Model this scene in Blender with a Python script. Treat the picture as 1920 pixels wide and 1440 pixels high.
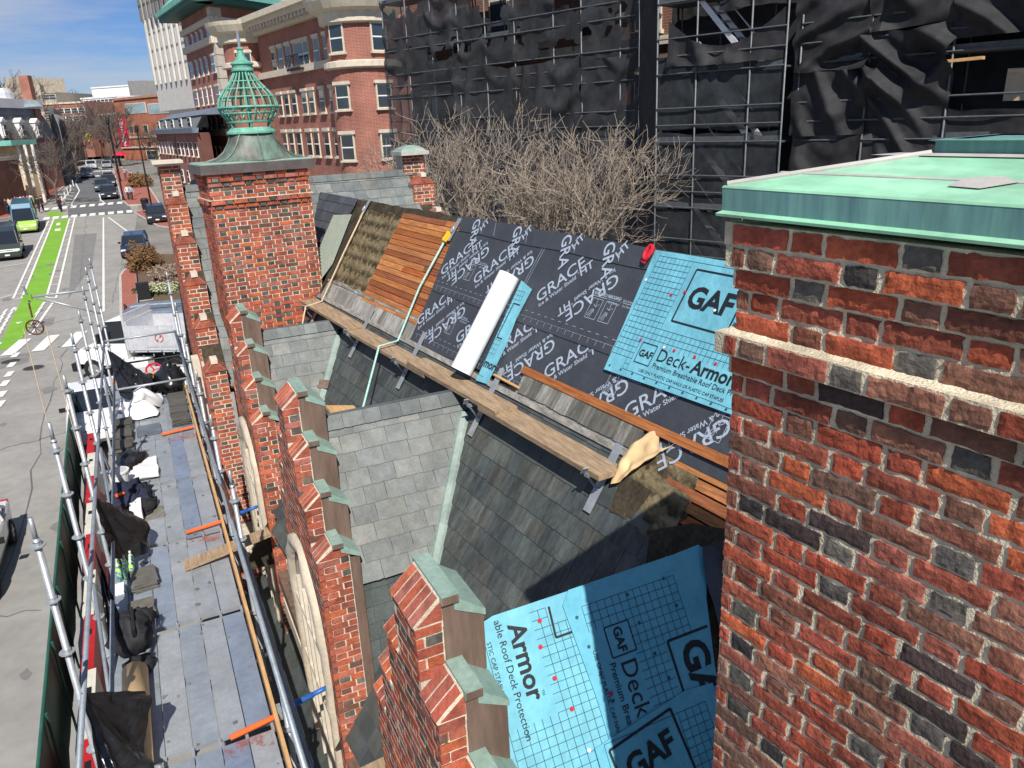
import bpy, math, random
from mathutils import Vector as V, Matrix, noise
random.seed(11)
R=math.radians
for o in list(bpy.data.objects): bpy.data.objects.remove(o)
SC=bpy.context.scene; COL=SC.collection
# ---------------------------------------------------------------- camera
def cam_axes(yaw,pit,rol):
    f=V((math.sin(yaw)*math.cos(pit),math.cos(yaw)*math.cos(pit),-math.sin(pit)))
    r0=V((math.cos(yaw),-math.sin(yaw),0)); u0=r0.cross(f)
    r=math.cos(rol)*r0+math.sin(rol)*u0; u=-math.sin(rol)*r0+math.cos(rol)*u0
    return r,u,f
CR,CU,CF=cam_axes(R(25.137),R(19.063),R(-2.628))
FPX=1449.3
cd=bpy.data.cameras.new('camera'); co=bpy.data.objects.new('camera',cd); COL.objects.link(co)
m=Matrix.Identity(4)
for i,a in enumerate((CR,CU,-CF)):
    for j in range(3): m[j][i]=a[j]
co.matrix_world=m
cd.sensor_width=36; cd.sensor_fit='HORIZONTAL'; cd.lens=FPX/1920*36; cd.clip_end=6000; cd.clip_start=.05
SC.camera=co
# ---------------------------------------------------------------- sky and sun
SUN=V((.168,.661,-.731)).normalized()
w=bpy.data.worlds.new('World'); SC.world=w; w.use_nodes=True
nt=w.node_tree; N=nt.nodes; LK=nt.links; N.clear()
out=N.new('ShaderNodeOutputWorld'); bg=N.new('ShaderNodeBackground'); bg.inputs[1].default_value=.066
sky=N.new('ShaderNodeTexSky'); sky.sky_type='NISHITA'; sky.sun_disc=False
sky.sun_elevation=math.asin(-SUN.z); sky.sun_rotation=math.atan2(-SUN.x,-SUN.y)
sky.air_density=1.0; sky.dust_density=.0; sky.ozone_density=4.5
tc=N.new('ShaderNodeTexCoord'); mp=N.new('ShaderNodeMapping'); mp.inputs['Scale'].default_value=(1.6,1.6,11)
mp.inputs['Rotation'].default_value=(R(5),R(-3),0)
nz=N.new('ShaderNodeTexNoise'); nz.inputs['Scale'].default_value=1.9; nz.inputs['Detail'].default_value=9; nz.inputs['Roughness'].default_value=.58
cr=N.new('ShaderNodeValToRGB'); cr.color_ramp.elements[0].position=.42; cr.color_ramp.elements[1].position=.66
cr.color_ramp.elements[0].color=(0,0,0,1); cr.color_ramp.elements[1].color=(.8,.8,.8,1)
mx=N.new('ShaderNodeMixRGB'); mx.inputs[2].default_value=(5.6,6.1,7.0,1)
LK.new(tc.outputs['Generated'],mp.inputs[0]); LK.new(mp.outputs[0],nz.inputs[0]); LK.new(nz.outputs[0],cr.inputs[0])
LK.new(cr.outputs[0],mx.inputs[0]); tint=N.new('ShaderNodeMixRGB'); tint.blend_type='MULTIPLY'; tint.inputs[0].default_value=1; tint.inputs[2].default_value=(.50,.63,.92,1); LK.new(sky.outputs[0],tint.inputs[1]); LK.new(tint.outputs[0],mx.inputs[1]); LK.new(mx.outputs[0],bg.inputs[0]); LK.new(bg.outputs[0],out.inputs[0])
sl=bpy.data.lights.new('sun','SUN'); sl.energy=4.4; sl.angle=R(.53); sl.color=(1,.95,.88)
so=bpy.data.objects.new('sun',sl); COL.objects.link(so); so.rotation_euler=SUN.to_track_quat('-Z','Y').to_euler(); so.location=(-5,-20,30)
SC.view_settings.view_transform='Standard'; SC.view_settings.look='None'; SC.view_settings.exposure=.5; SC.view_settings.gamma=1
SC.view_settings.use_curve_mapping=False
SC.render.engine='CYCLES'; SC.cycles.transparent_max_bounces=24; SC.cycles.max_bounces=6
# ---------------------------------------------------------------- frames
DR=R(5.55)
RA=V((-math.sin(DR),math.cos(DR),0)); RB=V((math.cos(DR),math.sin(DR),0)); UZ=V((0,0,1)); UX=V((1,0,0)); UY=V((0,1,0))
TH=R(55.7); S0,Z0=3.65,-2.67
US=RB*math.cos(TH)+UZ*math.sin(TH); NR=UZ*math.cos(TH)-RB*math.sin(TH)
def RR(t,s,z): return RA*t+RB*s+UZ*z
def RP(t,L,n=0): return RR(t,S0,Z0)+US*L+NR*n
def ray(u,v): return CR*((u-960)/FPX)+CU*(-(v-720)/FPX)+CF
def atZ(u,v,z): r=ray(u,v); return r*(z/r.z)
def atY(u,v,y): r=ray(u,v); return r*(y/r.y)
def atX(u,v,x): r=ray(u,v); return r*(x/r.x)
def onplane(u,v,P,n): r=ray(u,v); return r*(P.dot(n)/r.dot(n))
GP=[(-60,-10.4),(50,-10.4),(98,-8.35),(112,-7.8),(180,-6.2),(300,-4.9),(600,-3.4),(3000,-3.4)]
def gz(y):
    for (a,za),(b,zb) in zip(GP,GP[1:]):
        if y<=b: return za+(zb-za)*(y-a)/(b-a)
    return GP[-1][1]
def G(u,v,up=0):                      # the street surface where a sight line meets it
    r=ray(u,v); y=60.
    lo,hi=3.,900.
    for k in range(60):
        mid=(lo+hi)/2; z=r.z/r.y*mid
        if z>gz(mid)+up: lo=mid
        else: hi=mid
    return V((r.x/r.y*lo,lo,gz(lo)+up))
def frame(O,x,y,z=None):
    z=z or x.cross(y)
    return Matrix(((x[0],y[0],z[0],O[0]),(x[1],y[1],z[1],O[1]),(x[2],y[2],z[2],O[2]),(0,0,0,1)))
def TR(x,y,z): return Matrix.Translation((x,y,z))
def SCL(x,y,z): return Matrix.Diagonal((x,y,z,1))
def RZ(a): return Matrix.Rotation(a,4,'Z')
def rnd(a,b): return random.uniform(a,b)
# ---------------------------------------------------------------- materials
MATS={}
def mat(name,col,rough=.75,metal=0,var=.18,scale=6,bump=0,bscale=70,src=None,col2=None,spec=.4,stretch=None,thr=(.35,.68),alpha=None,coat=0,mott=0,bd=.01,stain=0):
    """procedural surface: base colour (own, per object or per vertex) broken by noise, with fine relief"""
    m=bpy.data.materials.new(name); m.use_nodes=True; nt=m.node_tree; n=nt.nodes; l=nt.links
    b=n['Principled BSDF']; b.inputs['Roughness'].default_value=rough; b.inputs['Metallic'].default_value=metal
    b.inputs['Specular IOR Level'].default_value=spec; b.inputs['Coat Weight'].default_value=coat
    tc=n.new('ShaderNodeTexCoord'); mp=n.new('ShaderNodeMapping'); l.new(tc.outputs['Object'],mp.inputs[0])
    if stretch: mp.inputs['Scale'].default_value=stretch
    oi=n.new('ShaderNodeObjectInfo')
    sh=n.new('ShaderNodeVectorMath'); sh.operation='MULTIPLY_ADD'; sh.inputs[1].default_value=(37,37,37)
    cb=n.new('ShaderNodeCombineXYZ'); 
    for i in range(3): l.new(oi.outputs['Random'],cb.inputs[i])
    l.new(cb.outputs[0],sh.inputs[0]); l.new(mp.outputs[0],sh.inputs[2])
    nz=n.new('ShaderNodeTexNoise'); nz.inputs['Scale'].default_value=scale; nz.inputs['Detail'].default_value=8; nz.inputs['Roughness'].default_value=.62
    l.new(sh.outputs[0],nz.inputs['Vector'])
    rp=n.new('ShaderNodeMapRange'); rp.inputs[1].default_value=thr[0]; rp.inputs[2].default_value=thr[1]; l.new(nz.outputs[0],rp.inputs[0])
    if src=='obj': base=oi.outputs['Color']
    elif src=='vc':
        at=n.new('ShaderNodeAttribute'); at.attribute_name='Col'; base=at.outputs['Color']
    else:
        rg=n.new('ShaderNodeRGB'); rg.outputs[0].default_value=(*col,1); base=rg.outputs[0]
    if col2 is None:
        mr=n.new('ShaderNodeMapRange'); mr.inputs[3].default_value=1-var; mr.inputs[4].default_value=1+var; l.new(rp.outputs[0],mr.inputs[0])
        mu=n.new('ShaderNodeVectorMath'); mu.operation='SCALE'; l.new(base,mu.inputs[0]); l.new(mr.outputs[0],mu.inputs['Scale']); c=mu.outputs[0]
    else:
        mu=n.new('ShaderNodeMixRGB'); mu.inputs[2].default_value=(*col2,1); l.new(rp.outputs[0],mu.inputs[0]); l.new(base,mu.inputs[1]); c=mu.outputs[0]
    if mott:
        n2=n.new('ShaderNodeTexNoise'); n2.inputs['Scale'].default_value=scale*5.3; n2.inputs['Detail'].default_value=6; l.new(sh.outputs[0],n2.inputs['Vector'])
        r2=n.new('ShaderNodeMapRange'); r2.inputs[1].default_value=.3; r2.inputs[2].default_value=.7; r2.inputs[3].default_value=1-mott; r2.inputs[4].default_value=1+mott; l.new(n2.outputs[0],r2.inputs[0])
        m2=n.new('ShaderNodeVectorMath'); m2.operation='SCALE'; l.new(c,m2.inputs[0]); l.new(r2.outputs[0],m2.inputs['Scale']); c=m2.outputs[0]
    if stain:
        ge=n.new('ShaderNodeNewGeometry'); sm=n.new('ShaderNodeMapping'); sm.inputs['Scale'].default_value=(1,1,.35); l.new(ge.outputs['Position'],sm.inputs[0])
        n4=n.new('ShaderNodeTexNoise'); n4.inputs['Scale'].default_value=3.4; n4.inputs['Detail'].default_value=7; n4.inputs['Roughness'].default_value=.6; l.new(sm.outputs[0],n4.inputs['Vector'])
        r4=n.new('ShaderNodeMapRange'); r4.inputs[1].default_value=.34; r4.inputs[2].default_value=.62; r4.inputs[3].default_value=1-stain; r4.inputs[4].default_value=1.08; l.new(n4.outputs[0],r4.inputs[0])
        m4=n.new('ShaderNodeVectorMath'); m4.operation='SCALE'; l.new(c,m4.inputs[0]); l.new(r4.outputs[0],m4.inputs['Scale']); c=m4.outputs[0]
    l.new(c,b.inputs['Base Color'])
    if bump:
        n3=n.new('ShaderNodeTexNoise'); n3.inputs['Scale'].default_value=bscale; n3.inputs['Detail'].default_value=7; l.new(sh.outputs[0],n3.inputs['Vector'])
        bp=n.new('ShaderNodeBump'); bp.inputs['Strength'].default_value=bump; bp.inputs['Distance'].default_value=bd
        l.new(n3.outputs[0],bp.inputs['Height']); l.new(bp.outputs[0],b.inputs['Normal'])
    if alpha is not None: b.inputs['Alpha'].default_value=alpha
    MATS[name]=m; return m
mat('brick',(0,0,0),.88,src='obj',var=.3,scale=9,bump=.55,bscale=60,mott=.16,spec=.25,stain=.3)
mat('brick_near',(0,0,0),.85,src='obj',var=.34,scale=12,bump=.6,bscale=60,mott=.2,spec=.3,stain=.42)
mat('brick_field',(0,0,0),.88,src='vc',var=.28,scale=6,bump=.4,bscale=60,mott=.1,spec=.25)
mat('mortar',(.62,.555,.43),.95,var=.22,scale=5,bump=.9,bscale=120,mott=.15,spec=.1)
mat('mortar_near',(.66,.585,.43),.95,var=.2,scale=5,bump=.8,bscale=120,mott=.15,stain=.4,spec=.1)
mat('slate',(0,0,0),.62,src='obj',var=.16,scale=7,bump=.35,bscale=30,mott=.1,spec=.35,stain=.2)
mat('slate_old',(0,0,0),.6,src='obj',var=.35,scale=4,bump=.4,bscale=25,mott=.2,spec=.35,stretch=(4,1,1),stain=.3)
mat('slate_field',(0,0,0),.62,src='vc',var=.2,scale=5,bump=.3,bscale=25,spec=.35)
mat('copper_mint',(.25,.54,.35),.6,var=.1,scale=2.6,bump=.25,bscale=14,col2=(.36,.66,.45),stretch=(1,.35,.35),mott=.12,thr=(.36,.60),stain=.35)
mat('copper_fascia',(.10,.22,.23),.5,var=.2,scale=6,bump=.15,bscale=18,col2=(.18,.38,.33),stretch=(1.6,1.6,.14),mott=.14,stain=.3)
mat('copper_green',(.19,.285,.235),.6,var=.25,scale=5,bump=.2,bscale=40,col2=(.27,.37,.315),mott=.12)
mat('copper_cage',(.075,.27,.20),.55,var=.3,scale=6,bump=.3,bscale=50,col2=(.20,.45,.34),mott=.15)
mat('copper_valley',(.175,.235,.205),.6,scale=5,bump=.2,bscale=40,col2=(.25,.31,.27),mott=.12,stain=.25)
mat('copper_brown',(.115,.075,.055),.5,var=.3,scale=4,bump=.1,bscale=30,col2=(.19,.13,.10),stretch=(3,3,.5),spec=.5,mott=.08)
mat('copper_flare',(.085,.06,.05),.5,scale=3,bump=.15,bscale=30,col2=(.13,.22,.175),stretch=(2,2,.6),mott=.15)
mat('copper_pale',(.30,.37,.32),.6,scale=4,bump=.2,bscale=30,col2=(.38,.38,.29),mott=.1)
mat('fascia_dark',(.10,.085,.08),.5,var=.2,scale=5,bump=.1,bscale=20,mott=.1)
mat('board',(0,0,0),.7,src='obj',var=.35,scale=3,bump=.35,bscale=30,stretch=(1.2,16,16),mott=.2,spec=.3)
mat('plank',(.33,.235,.15),.85,var=.3,scale=3,bump=.4,bscale=40,stretch=(12,1.2,12),mott=.18,spec=.2)
mat('plank_new',(.55,.33,.15),.8,var=.2,scale=3,bump=.3,bscale=40,stretch=(12,1.2,12),mott=.1,spec=.2)
mat('felt',(.105,.085,.05),.95,scale=4,bump=.5,bscale=40,col2=(.22,.175,.10),stretch=(3,1,1),mott=.3,spec=.1)
mat('felt_dark',(.035,.03,.022),.95,scale=5,bump=.6,bscale=40,col2=(.075,.06,.04),mott=.3,spec=.1)
mat('bleached',(.16,.155,.135),.9,scale=5,bump=.4,bscale=40,col2=(.40,.38,.34),stretch=(7,1,1),mott=.25,spec=.15)
mat('membrane',(.040,.045,.055),.55,scale=3,bump=.5,bscale=4.5,bd=.03,col2=(.053,.060,.072),mott=.06,spec=.35)
mat('print_grey',(.36,.42,.50),.6,var=.12,scale=8,mott=.1)
mat('print_black',(.012,.014,.018),.6,var=.2,scale=8)
mat('print_teal',(.02,.07,.10),.6,var=.2,scale=8)
def blue_mat(name,ux,uy,cell):
    m=mat(name,(.135,.40,.50),.55,var=.1,scale=3,bump=.8,bscale=3.2,col2=(.165,.45,.54),stain=.12,mott=.07,spec=.35,bd=.05)
    return m
blue_mat('blue_sheet',0,0,0)
mat('blue_dusty',(.12,.39,.50),.6,scale=5,bump=.6,bscale=3.2,bd=.05,col2=(.08,.30,.40),mott=.06,spec=.3,thr=(.5,.8))
mat('roll_white',(.80,.80,.80),.55,var=.05,scale=5,stretch=(1,1,40),bump=.15,bscale=30)
mat('galv',(.36,.385,.40),.45,metal=.4,var=.16,scale=9,bump=.08,bscale=60,mott=.1,spec=.5)
mat('galv_dull',(.27,.31,.345),.48,metal=.4,var=.16,scale=7,bump=.08,bscale=60,mott=.1,spec=.5)
mat('deck_steel',(0,0,0),.45,metal=.35,src='obj',var=.14,scale=2.5,bump=.12,bscale=55,mott=.08,spec=.5)
mat('galv_grey',(.15,.165,.175),.55,metal=.3,var=.2,scale=7)
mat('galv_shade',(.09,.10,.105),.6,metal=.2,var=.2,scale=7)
mat('alu',(.62,.63,.65),.4,metal=.35,var=.1,scale=4,mott=.06)
mat('asphalt',(.235,.228,.212),.92,scale=.55,bump=.35,bscale=45,col2=(.31,.298,.275),mott=.08,spec=.2,thr=(.3,.7))
mat('asphalt_patch',(.19,.187,.18),.92,var=.12,scale=1.5,bump=.3,bscale=45,mott=.08,spec=.2)
mat('asphalt_far',(.125,.13,.135),.9,var=.15,scale=.4,bump=.2,bscale=45,mott=.06,spec=.2)
mat('paint_white',(.70,.69,.65),.8,var=.12,scale=3,mott=.08,bump=.1)
mat('paint_green',(.17,.36,.03),.8,var=.1,scale=.8,mott=.05,bump=.15)
mat('paver',(.34,.12,.085),.9,scale=4,col2=(.25,.085,.06),mott=.2,bump=.3,bscale=30)
mat('kerb',(.42,.40,.37),.9,var=.15,scale=3,mott=.1,bump=.2)
mat('soil',(.085,.055,.035),.95,scale=6,col2=(.15,.10,.06),bump=.8,bscale=20,mott=.3)
mat('ground',(.20,.19,.17),.95,var=.2,scale=.2,mott=.1)
mat('metal_dark',(.02,.02,.022),.5,var=.2,metal=.3)
mat('iron',(.06,.055,.05),.7,var=.3,scale=9,metal=.4,mott=.2)
mat('rust',(.10,.04,.02),.85,var=.4,scale=9,mott=.3)
mat('green_sheet',(.012,.055,.042),.6,scale=3,bump=.3,bscale=9,col2=(.02,.085,.06))
mat('barrier_red',(.42,.015,.02),.45,var=.15,scale=3,mott=.05)
mat('barrier_white',(.60,.58,.50),.5,var=.12,scale=3,mott=.08)
mat('orange',(.80,.12,.02),.6,var=.15,scale=6)
mat('blue_steel',(.03,.13,.42),.45,var=.15,scale=6,metal=.2)
mat('yellow',(.75,.5,.02),.5,var=.1,scale=6)
mat('red',(.5,.015,.03),.5,var=.1,scale=6)
mat('plastic_black',(.012,.012,.013),.28,scale=5,var=.3,bump=.5,bscale=14,spec=.6)
mat('cloth_black',(.018,.018,.02),.8,scale=9,var=.4,bump=.5,bscale=25)
mat('cloth_navy',(.018,.022,.045),.85,scale=9,var=.35,bump=.6,bscale=22)
mat('cloth_white',(.72,.72,.72),.7,scale=5,var=.08,bump=.4,bscale=12)
mat('cloth_cream',(.50,.43,.33),.85,scale=4,var=.15,bump=.6,bscale=14,mott=.08)
mat('tan_paper',(.62,.43,.22),.6,scale=4,var=.1,bump=.1)
mat('kraft',(.68,.48,.25),.75,scale=5,var=.15,bump=.5,bscale=14)
mat('bottle_blue',(.03,.22,.55),.25,scale=30,col2=(.55,.75,.08),thr=(.45,.55),spec=.6)
mat('rope_mint',(.36,.58,.50),.9,scale=60,var=.3)
mat('rope_tan',(.55,.42,.28),.9,scale=60,var=.3)
mat('glass',(.03,.04,.05),.06,var=.3,scale=.6,spec=.9)
mat('glass_pale',(.30,.40,.42),.12,var=.25,scale=1.2,spec=.8)
mat('glass_car',(.012,.016,.022),.05,var=.1,spec=.9)
mat('trim_cream',(.60,.54,.42),.8,var=.12,scale=3,mott=.05)
mat('trim_white',(.72,.72,.70),.7,var=.08,scale=3)
mat('limestone',(.58,.51,.41),.85,var=.14,scale=3,mott=.06)
mat('concrete_white',(.58,.56,.52),.85,var=.1,scale=1.5,mott=.04)
mat('concrete_dark',(.20,.195,.19),.85,var=.15,scale=1.5)
mat('concrete_tan',(.40,.35,.27),.85,var=.15,scale=1.5,mott=.06)
mat('white_wall',(.78,.78,.77),.7,var=.06,scale=.5)
mat('shingle_grey',(.155,.165,.165),.85,var=.2,scale=2,mott=.2)
mat('lead',(.14,.17,.22),.6,var=.25,scale=2,mott=.1)
mat('green_roof',(.16,.42,.34),.6,var=.15,scale=1,mott=.06)
mat('green_dark',(.02,.10,.075),.6,var=.2,scale=2)
def brickwork(name,c1,c2,mortar,sc):
    m=bpy.data.materials.new(name); m.use_nodes=True; n=m.node_tree.nodes; l=m.node_tree.links; b=n['Principled BSDF']; b.inputs['Roughness'].default_value=.9
    tc=n.new('ShaderNodeTexCoord'); uv=n.new('ShaderNodeUVMap'); bt=n.new('ShaderNodeTexBrick'); bt.inputs['Scale'].default_value=1
    bt.inputs['Color1'].default_value=(*c1,1); bt.inputs['Color2'].default_value=(*c2,1); bt.inputs['Mortar'].default_value=(*mortar,1)
    bt.inputs['Brick Width'].default_value=.32*sc; bt.inputs['Row Height'].default_value=.075*sc; bt.inputs['Mortar Size'].default_value=.010*sc
    l.new(uv.outputs[0],bt.inputs['Vector']); nz=n.new('ShaderNodeTexNoise'); nz.inputs['Scale'].default_value=.7; nz.inputs['Detail'].default_value=8; l.new(tc.outputs['Object'],nz.inputs[0])
    mr=n.new('ShaderNodeMapRange'); mr.inputs[1].default_value=.3; mr.inputs[2].default_value=.7; mr.inputs[3].default_value=.78; mr.inputs[4].default_value=1.2; l.new(nz.outputs[0],mr.inputs[0])
    mu=n.new('ShaderNodeVectorMath'); mu.operation='SCALE'; l.new(bt.outputs[0],mu.inputs[0]); l.new(mr.outputs[0],mu.inputs['Scale']); l.new(mu.outputs[0],b.inputs['Base Color'])
    bp=n.new('ShaderNodeBump'); bp.inputs['Strength'].default_value=.4; l.new(bt.outputs['Fac'],bp.inputs['Height']); bp.invert=True; l.new(bp.outputs[0],b.inputs['Normal'])
    MATS[name]=m
brickwork('bw_red',(.31,.085,.055),(.24,.065,.045),(.36,.25,.19),1.2)
brickwork('bw_orange',(.40,.115,.055),(.36,.10,.05),(.38,.20,.13),1.2)
brickwork('bw_brown',(.21,.075,.05),(.16,.06,.045),(.26,.18,.14),1.2)
def banded(name,period):
    m=MATS[name]; n=m.node_tree.nodes; l=m.node_tree.links; b=n['Principled BSDF']; src=b.inputs['Base Color'].links[0].from_socket
    tc=n.new('ShaderNodeTexCoord'); sp=n.new('ShaderNodeSeparateXYZ'); l.new(tc.outputs['Object'],sp.inputs[0])
    nz=n.new('ShaderNodeTexNoise'); nz.inputs['Scale'].default_value=11; nz.inputs['Detail'].default_value=5; l.new(tc.outputs['Object'],nz.inputs[0])
    a=n.new('ShaderNodeMath'); a.operation='MULTIPLY_ADD'; a.inputs[1].default_value=6.2832/period; l.new(sp.outputs[2],a.inputs[0])
    k=n.new('ShaderNodeMath'); k.operation='MULTIPLY'; k.inputs[1].default_value=6.0; l.new(nz.outputs[0],k.inputs[0]); l.new(k.outputs[0],a.inputs[2])
    s=n.new('ShaderNodeMath'); s.operation='SINE'; l.new(a.outputs[0],s.inputs[0])
    q=n.new('ShaderNodeMath'); q.operation='MULTIPLY_ADD'; q.inputs[1].default_value=.13; l.new(s.outputs[0],q.inputs[0]); l.new(nz.outputs[0],q.inputs[2])
    r=n.new('ShaderNodeMapRange'); r.inputs[1].default_value=.42; r.inputs[2].default_value=.68; r.inputs[3].default_value=1.15; r.inputs[4].default_value=.35; l.new(q.outputs[0],r.inputs[0])
    u=n.new('ShaderNodeVectorMath'); u.operation='SCALE'; l.new(src,u.inputs[0]); l.new(r.outputs[0],u.inputs['Scale']); l.new(u.outputs[0],b.inputs['Base Color'])
banded('felt',.16)
def speckled(name):
    m=MATS[name]; n=m.node_tree.nodes; l=m.node_tree.links; b=n['Principled BSDF']
    tc=n.new('ShaderNodeTexCoord'); nz=n.new('ShaderNodeTexNoise'); nz.inputs['Scale'].default_value=9; nz.inputs['Detail'].default_value=9; nz.inputs['Roughness'].default_value=.75; l.new(tc.outputs['Object'],nz.inputs[0])
    r=n.new('ShaderNodeMapRange'); r.inputs[1].default_value=.46; r.inputs[2].default_value=.8; l.new(nz.outputs[0],r.inputs[0]); l.new(r.outputs[0],b.inputs['Alpha'])
def netting(name,col,alpha):
    m=mat(name,col,.75,var=.35,scale=.9,mott=.25,spec=.25); n=m.node_tree.nodes; l=m.node_tree.links; b=n['Principled BSDF']
    tc=n.new('ShaderNodeTexCoord'); nz=n.new('ShaderNodeTexNoise'); nz.inputs['Scale'].default_value=.35; nz.inputs['Detail'].default_value=4; l.new(tc.outputs['Object'],nz.inputs[0])
    mr=n.new('ShaderNodeMapRange'); mr.inputs[1].default_value=.3; mr.inputs[2].default_value=.7; mr.inputs[3].default_value=alpha-(1-alpha)*.6; mr.inputs[4].default_value=min(1,alpha+(1-alpha)*.6); l.new(nz.outputs[0],mr.inputs[0]); l.new(mr.outputs[0],b.inputs['Alpha'])
netting('netting',(.032,.033,.036),.91); netting('netting_fine',(.032,.036,.040),.72); netting('netting_heavy',(.026,.026,.028),.997)
mat('bark',(.25,.205,.16),.9,var=.3,scale=8,mott=.2,bump=.3)
mat('bark_dark',(.11,.09,.075),.9,var=.3,scale=8,mott=.2,bump=.3)
mat('twig_red',(.26,.19,.14),.9,var=.3,scale=8)
mat('leaf_dry',(.16,.085,.035),.9,var=.5,scale=3)
mat('leaf_green',(.07,.10,.025),.9,var=.5,scale=3)
mat('leaf_dark',(.02,.04,.018),.9,var=.4,scale=3)
mat('petal',(.80,.80,.55),.8,var=.1)
mat('tyre',(.012,.012,.012),.8,var=.2)
mat('rim',(.45,.45,.47),.35,metal=.7,var=.1)
mat('paint',(0,0,0),.28,src='obj',var=.05,scale=1,spec=.6,coat=.6)
mat('lamp_glass',(.75,.76,.78),.15,var=.05,spec=.8)
mat('tail_red',(.4,.01,.01),.25,var=.05)
mat('grille',(.02,.02,.02),.5,var=.2)
mat('chrome',(.6,.6,.62),.2,metal=.9,var=.05)
mat('cloth',(0,0,0),.85,src='obj',var=.2,scale=6)
mat('trousers',(.02,.025,.05),.85,var=.2)
mat('skin',(.50,.28,.19),.6,var=.08)
mat('banner_red',(.55,.015,.06),.7,var=.06,scale=2)
mat('sign_green',(.01,.22,.10),.6,var=.05)
mat('sign_yellow',(.75,.62,.02),.6,var=.05)
mat('tarp_blue',(.10,.40,.62),.5,var=.15,scale=3)
mat('painted_orange',(.55,.20,.13),.5,metal=.3,var=.3,scale=6,mott=.2)
mat('plywood',(.50,.40,.27),.8,var=.15,scale=2,stretch=(1,1,6))
speckled('painted_orange')
# ---------------------------------------------------------------- mesh helpers
class MB:
    def __init__(s): s.v=[]; s.f=[]; s.mi=[]; s.c=[]; s.cur=0; s.col=None
    def add(s,vs,fs):
        k=len(s.v); s.v+= [tuple(p) for p in vs]
        for f in fs: s.f.append([i+k for i in f]); s.mi.append(s.cur); s.c.append(s.col)
        return s
    def box(s,c,d,X=None):
        x,y,z=[q/2 for q in d]; c=V(c)
        P=[V((a*x,b*y,e*z))+c for e in (-1,1) for b in (-1,1) for a in (-1,1)]
        if X is not None: P=[X@p for p in P]
        return s.add(P,[(0,2,3,1),(4,5,7,6),(0,1,5,4),(2,6,7,3),(0,4,6,2),(1,3,7,5)])
    def bar(s,p,q,w,h,up=UZ):          # squared timber or strap between two points
        p=V(p);q=V(q); x=(q-p); L=x.length; x=x/L; y=up.cross(x); y.normalize(); z=x.cross(y)
        return s.box((L/2,0,0),(L,w,h),frame(p,x,y,z))
    def hexa(s,P): return s.add(P,[(0,3,2,1),(4,5,6,7),(0,1,5,4),(1,2,6,5),(2,3,7,6),(3,0,4,7)])
    def tube(s,p,q,r,n=7,r2=None,caps=True):
        p=V(p);q=V(q); r2=r if r2 is None else r2; d=(q-p).normalized(); a=d.orthogonal().normalized(); b=d.cross(a)
        P=[];
        for c,rr in ((p,r),(q,r2)):
            for i in range(n): t=2*math.pi*i/n; P.append(c+a*(rr*math.cos(t))+b*(rr*math.sin(t)))
        F=[(i,(i+1)%n,n+(i+1)%n,n+i) for i in range(n)]
        if caps: F+= [tuple(reversed(range(n))),tuple(range(n,2*n))]
        return s.add(P,F)
    def path(s,pts,r,n=6,rs=None):
        pts=[V(p) for p in pts]; P=[]; a=None
        for i,p in enumerate(pts):
            d=(pts[min(i+1,len(pts)-1)]-pts[max(i-1,0)]).normalized()
            a=(d.orthogonal() if a is None else a-d*a.dot(d)).normalized(); b=d.cross(a); rr=rs[i] if rs else r
            for k in range(n): t=2*math.pi*k/n; P.append(p+a*(rr*math.cos(t))+b*(rr*math.sin(t)))
        F=[(i*n+k,i*n+(k+1)%n,(i+1)*n+(k+1)%n,(i+1)*n+k) for i in range(len(pts)-1) for k in range(n)]
        F+=[tuple(reversed(range(n))),tuple(range((len(pts)-1)*n,len(pts)*n))]
        return s.add(P,F)
    def lathe(s,prof,c,n=16,sq=False):
        c=V(c); P=[]
        for r,z in prof:
            for k in range(n): t=2*math.pi*(k+.5)/n; P.append(c+V((r*math.cos(t),r*math.sin(t),z)))
        F=[(i*n+k,i*n+(k+1)%n,(i+1)*n+(k+1)%n,(i+1)*n+k) for i in range(len(prof)-1) for k in range(n)]
        F+=[tuple(reversed(range(n))),tuple(range((len(prof)-1)*n,len(prof)*n))]
        return s.add(P,F)
    def prism(s,poly,d):
        poly=[V(p) for p in poly]; d=V(d); n=len(poly)
        return s.add(poly+[p+d for p in poly],[tuple(reversed(range(n))),tuple(range(n,2*n))]+[(i,(i+1)%n,n+(i+1)%n,n+i) for i in range(n)])
    def grid(s,fn,nu,nv):
        P=[fn(i/nu,j/nv) for j in range(nv+1) for i in range(nu+1)]
        return s.add(P,[(j*(nu+1)+i,j*(nu+1)+i+1,(j+1)*(nu+1)+i+1,(j+1)*(nu+1)+i) for j in range(nv) for i in range(nu)])
    def sheet(s,fn,nu,nv,th):           # a sheet with thickness th(normal vector)
        th=V(th); s.grid(fn,nu,nv); s.grid(lambda a,b:V(fn(1-a,b))-th,nu,nv)
        e=lambda P: s.add(sum([[V(p),V(p)-th] for p in P],[]),[(2*i,2*i+1,2*i+3,2*i+2) for i in range(len(P)-1)])
        e([fn(i/nu,0) for i in range(nu+1)]); e([fn(1-i/nu,1) for i in range(nu+1)]); e([fn(0,1-j/nv) for j in range(nv+1)]); e([fn(1,j/nv) for j in range(nv+1)])
        return s
    def mesh(s,name,mats,smooth=False):
        me=bpy.data.meshes.new(name); me.from_pydata(s.v,[],s.f)
        mats=[mats] if isinstance(mats,str) else mats
        for q in mats: me.materials.append(MATS[q])
        if len(mats)>1: me.polygons.foreach_set('material_index',s.mi)
        if smooth: me.polygons.foreach_set('use_smooth',[True]*len(s.f))
        if any(c is not None for c in s.c):
            ca=me.color_attributes.new('Col','FLOAT_COLOR','CORNER'); d=[]
            for f,c in zip(s.f,s.c): d+= list((*(c or (.2,.2,.2)),1))*len(f)
            ca.data.foreach_set('color',d)
        me.update(); return me
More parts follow.
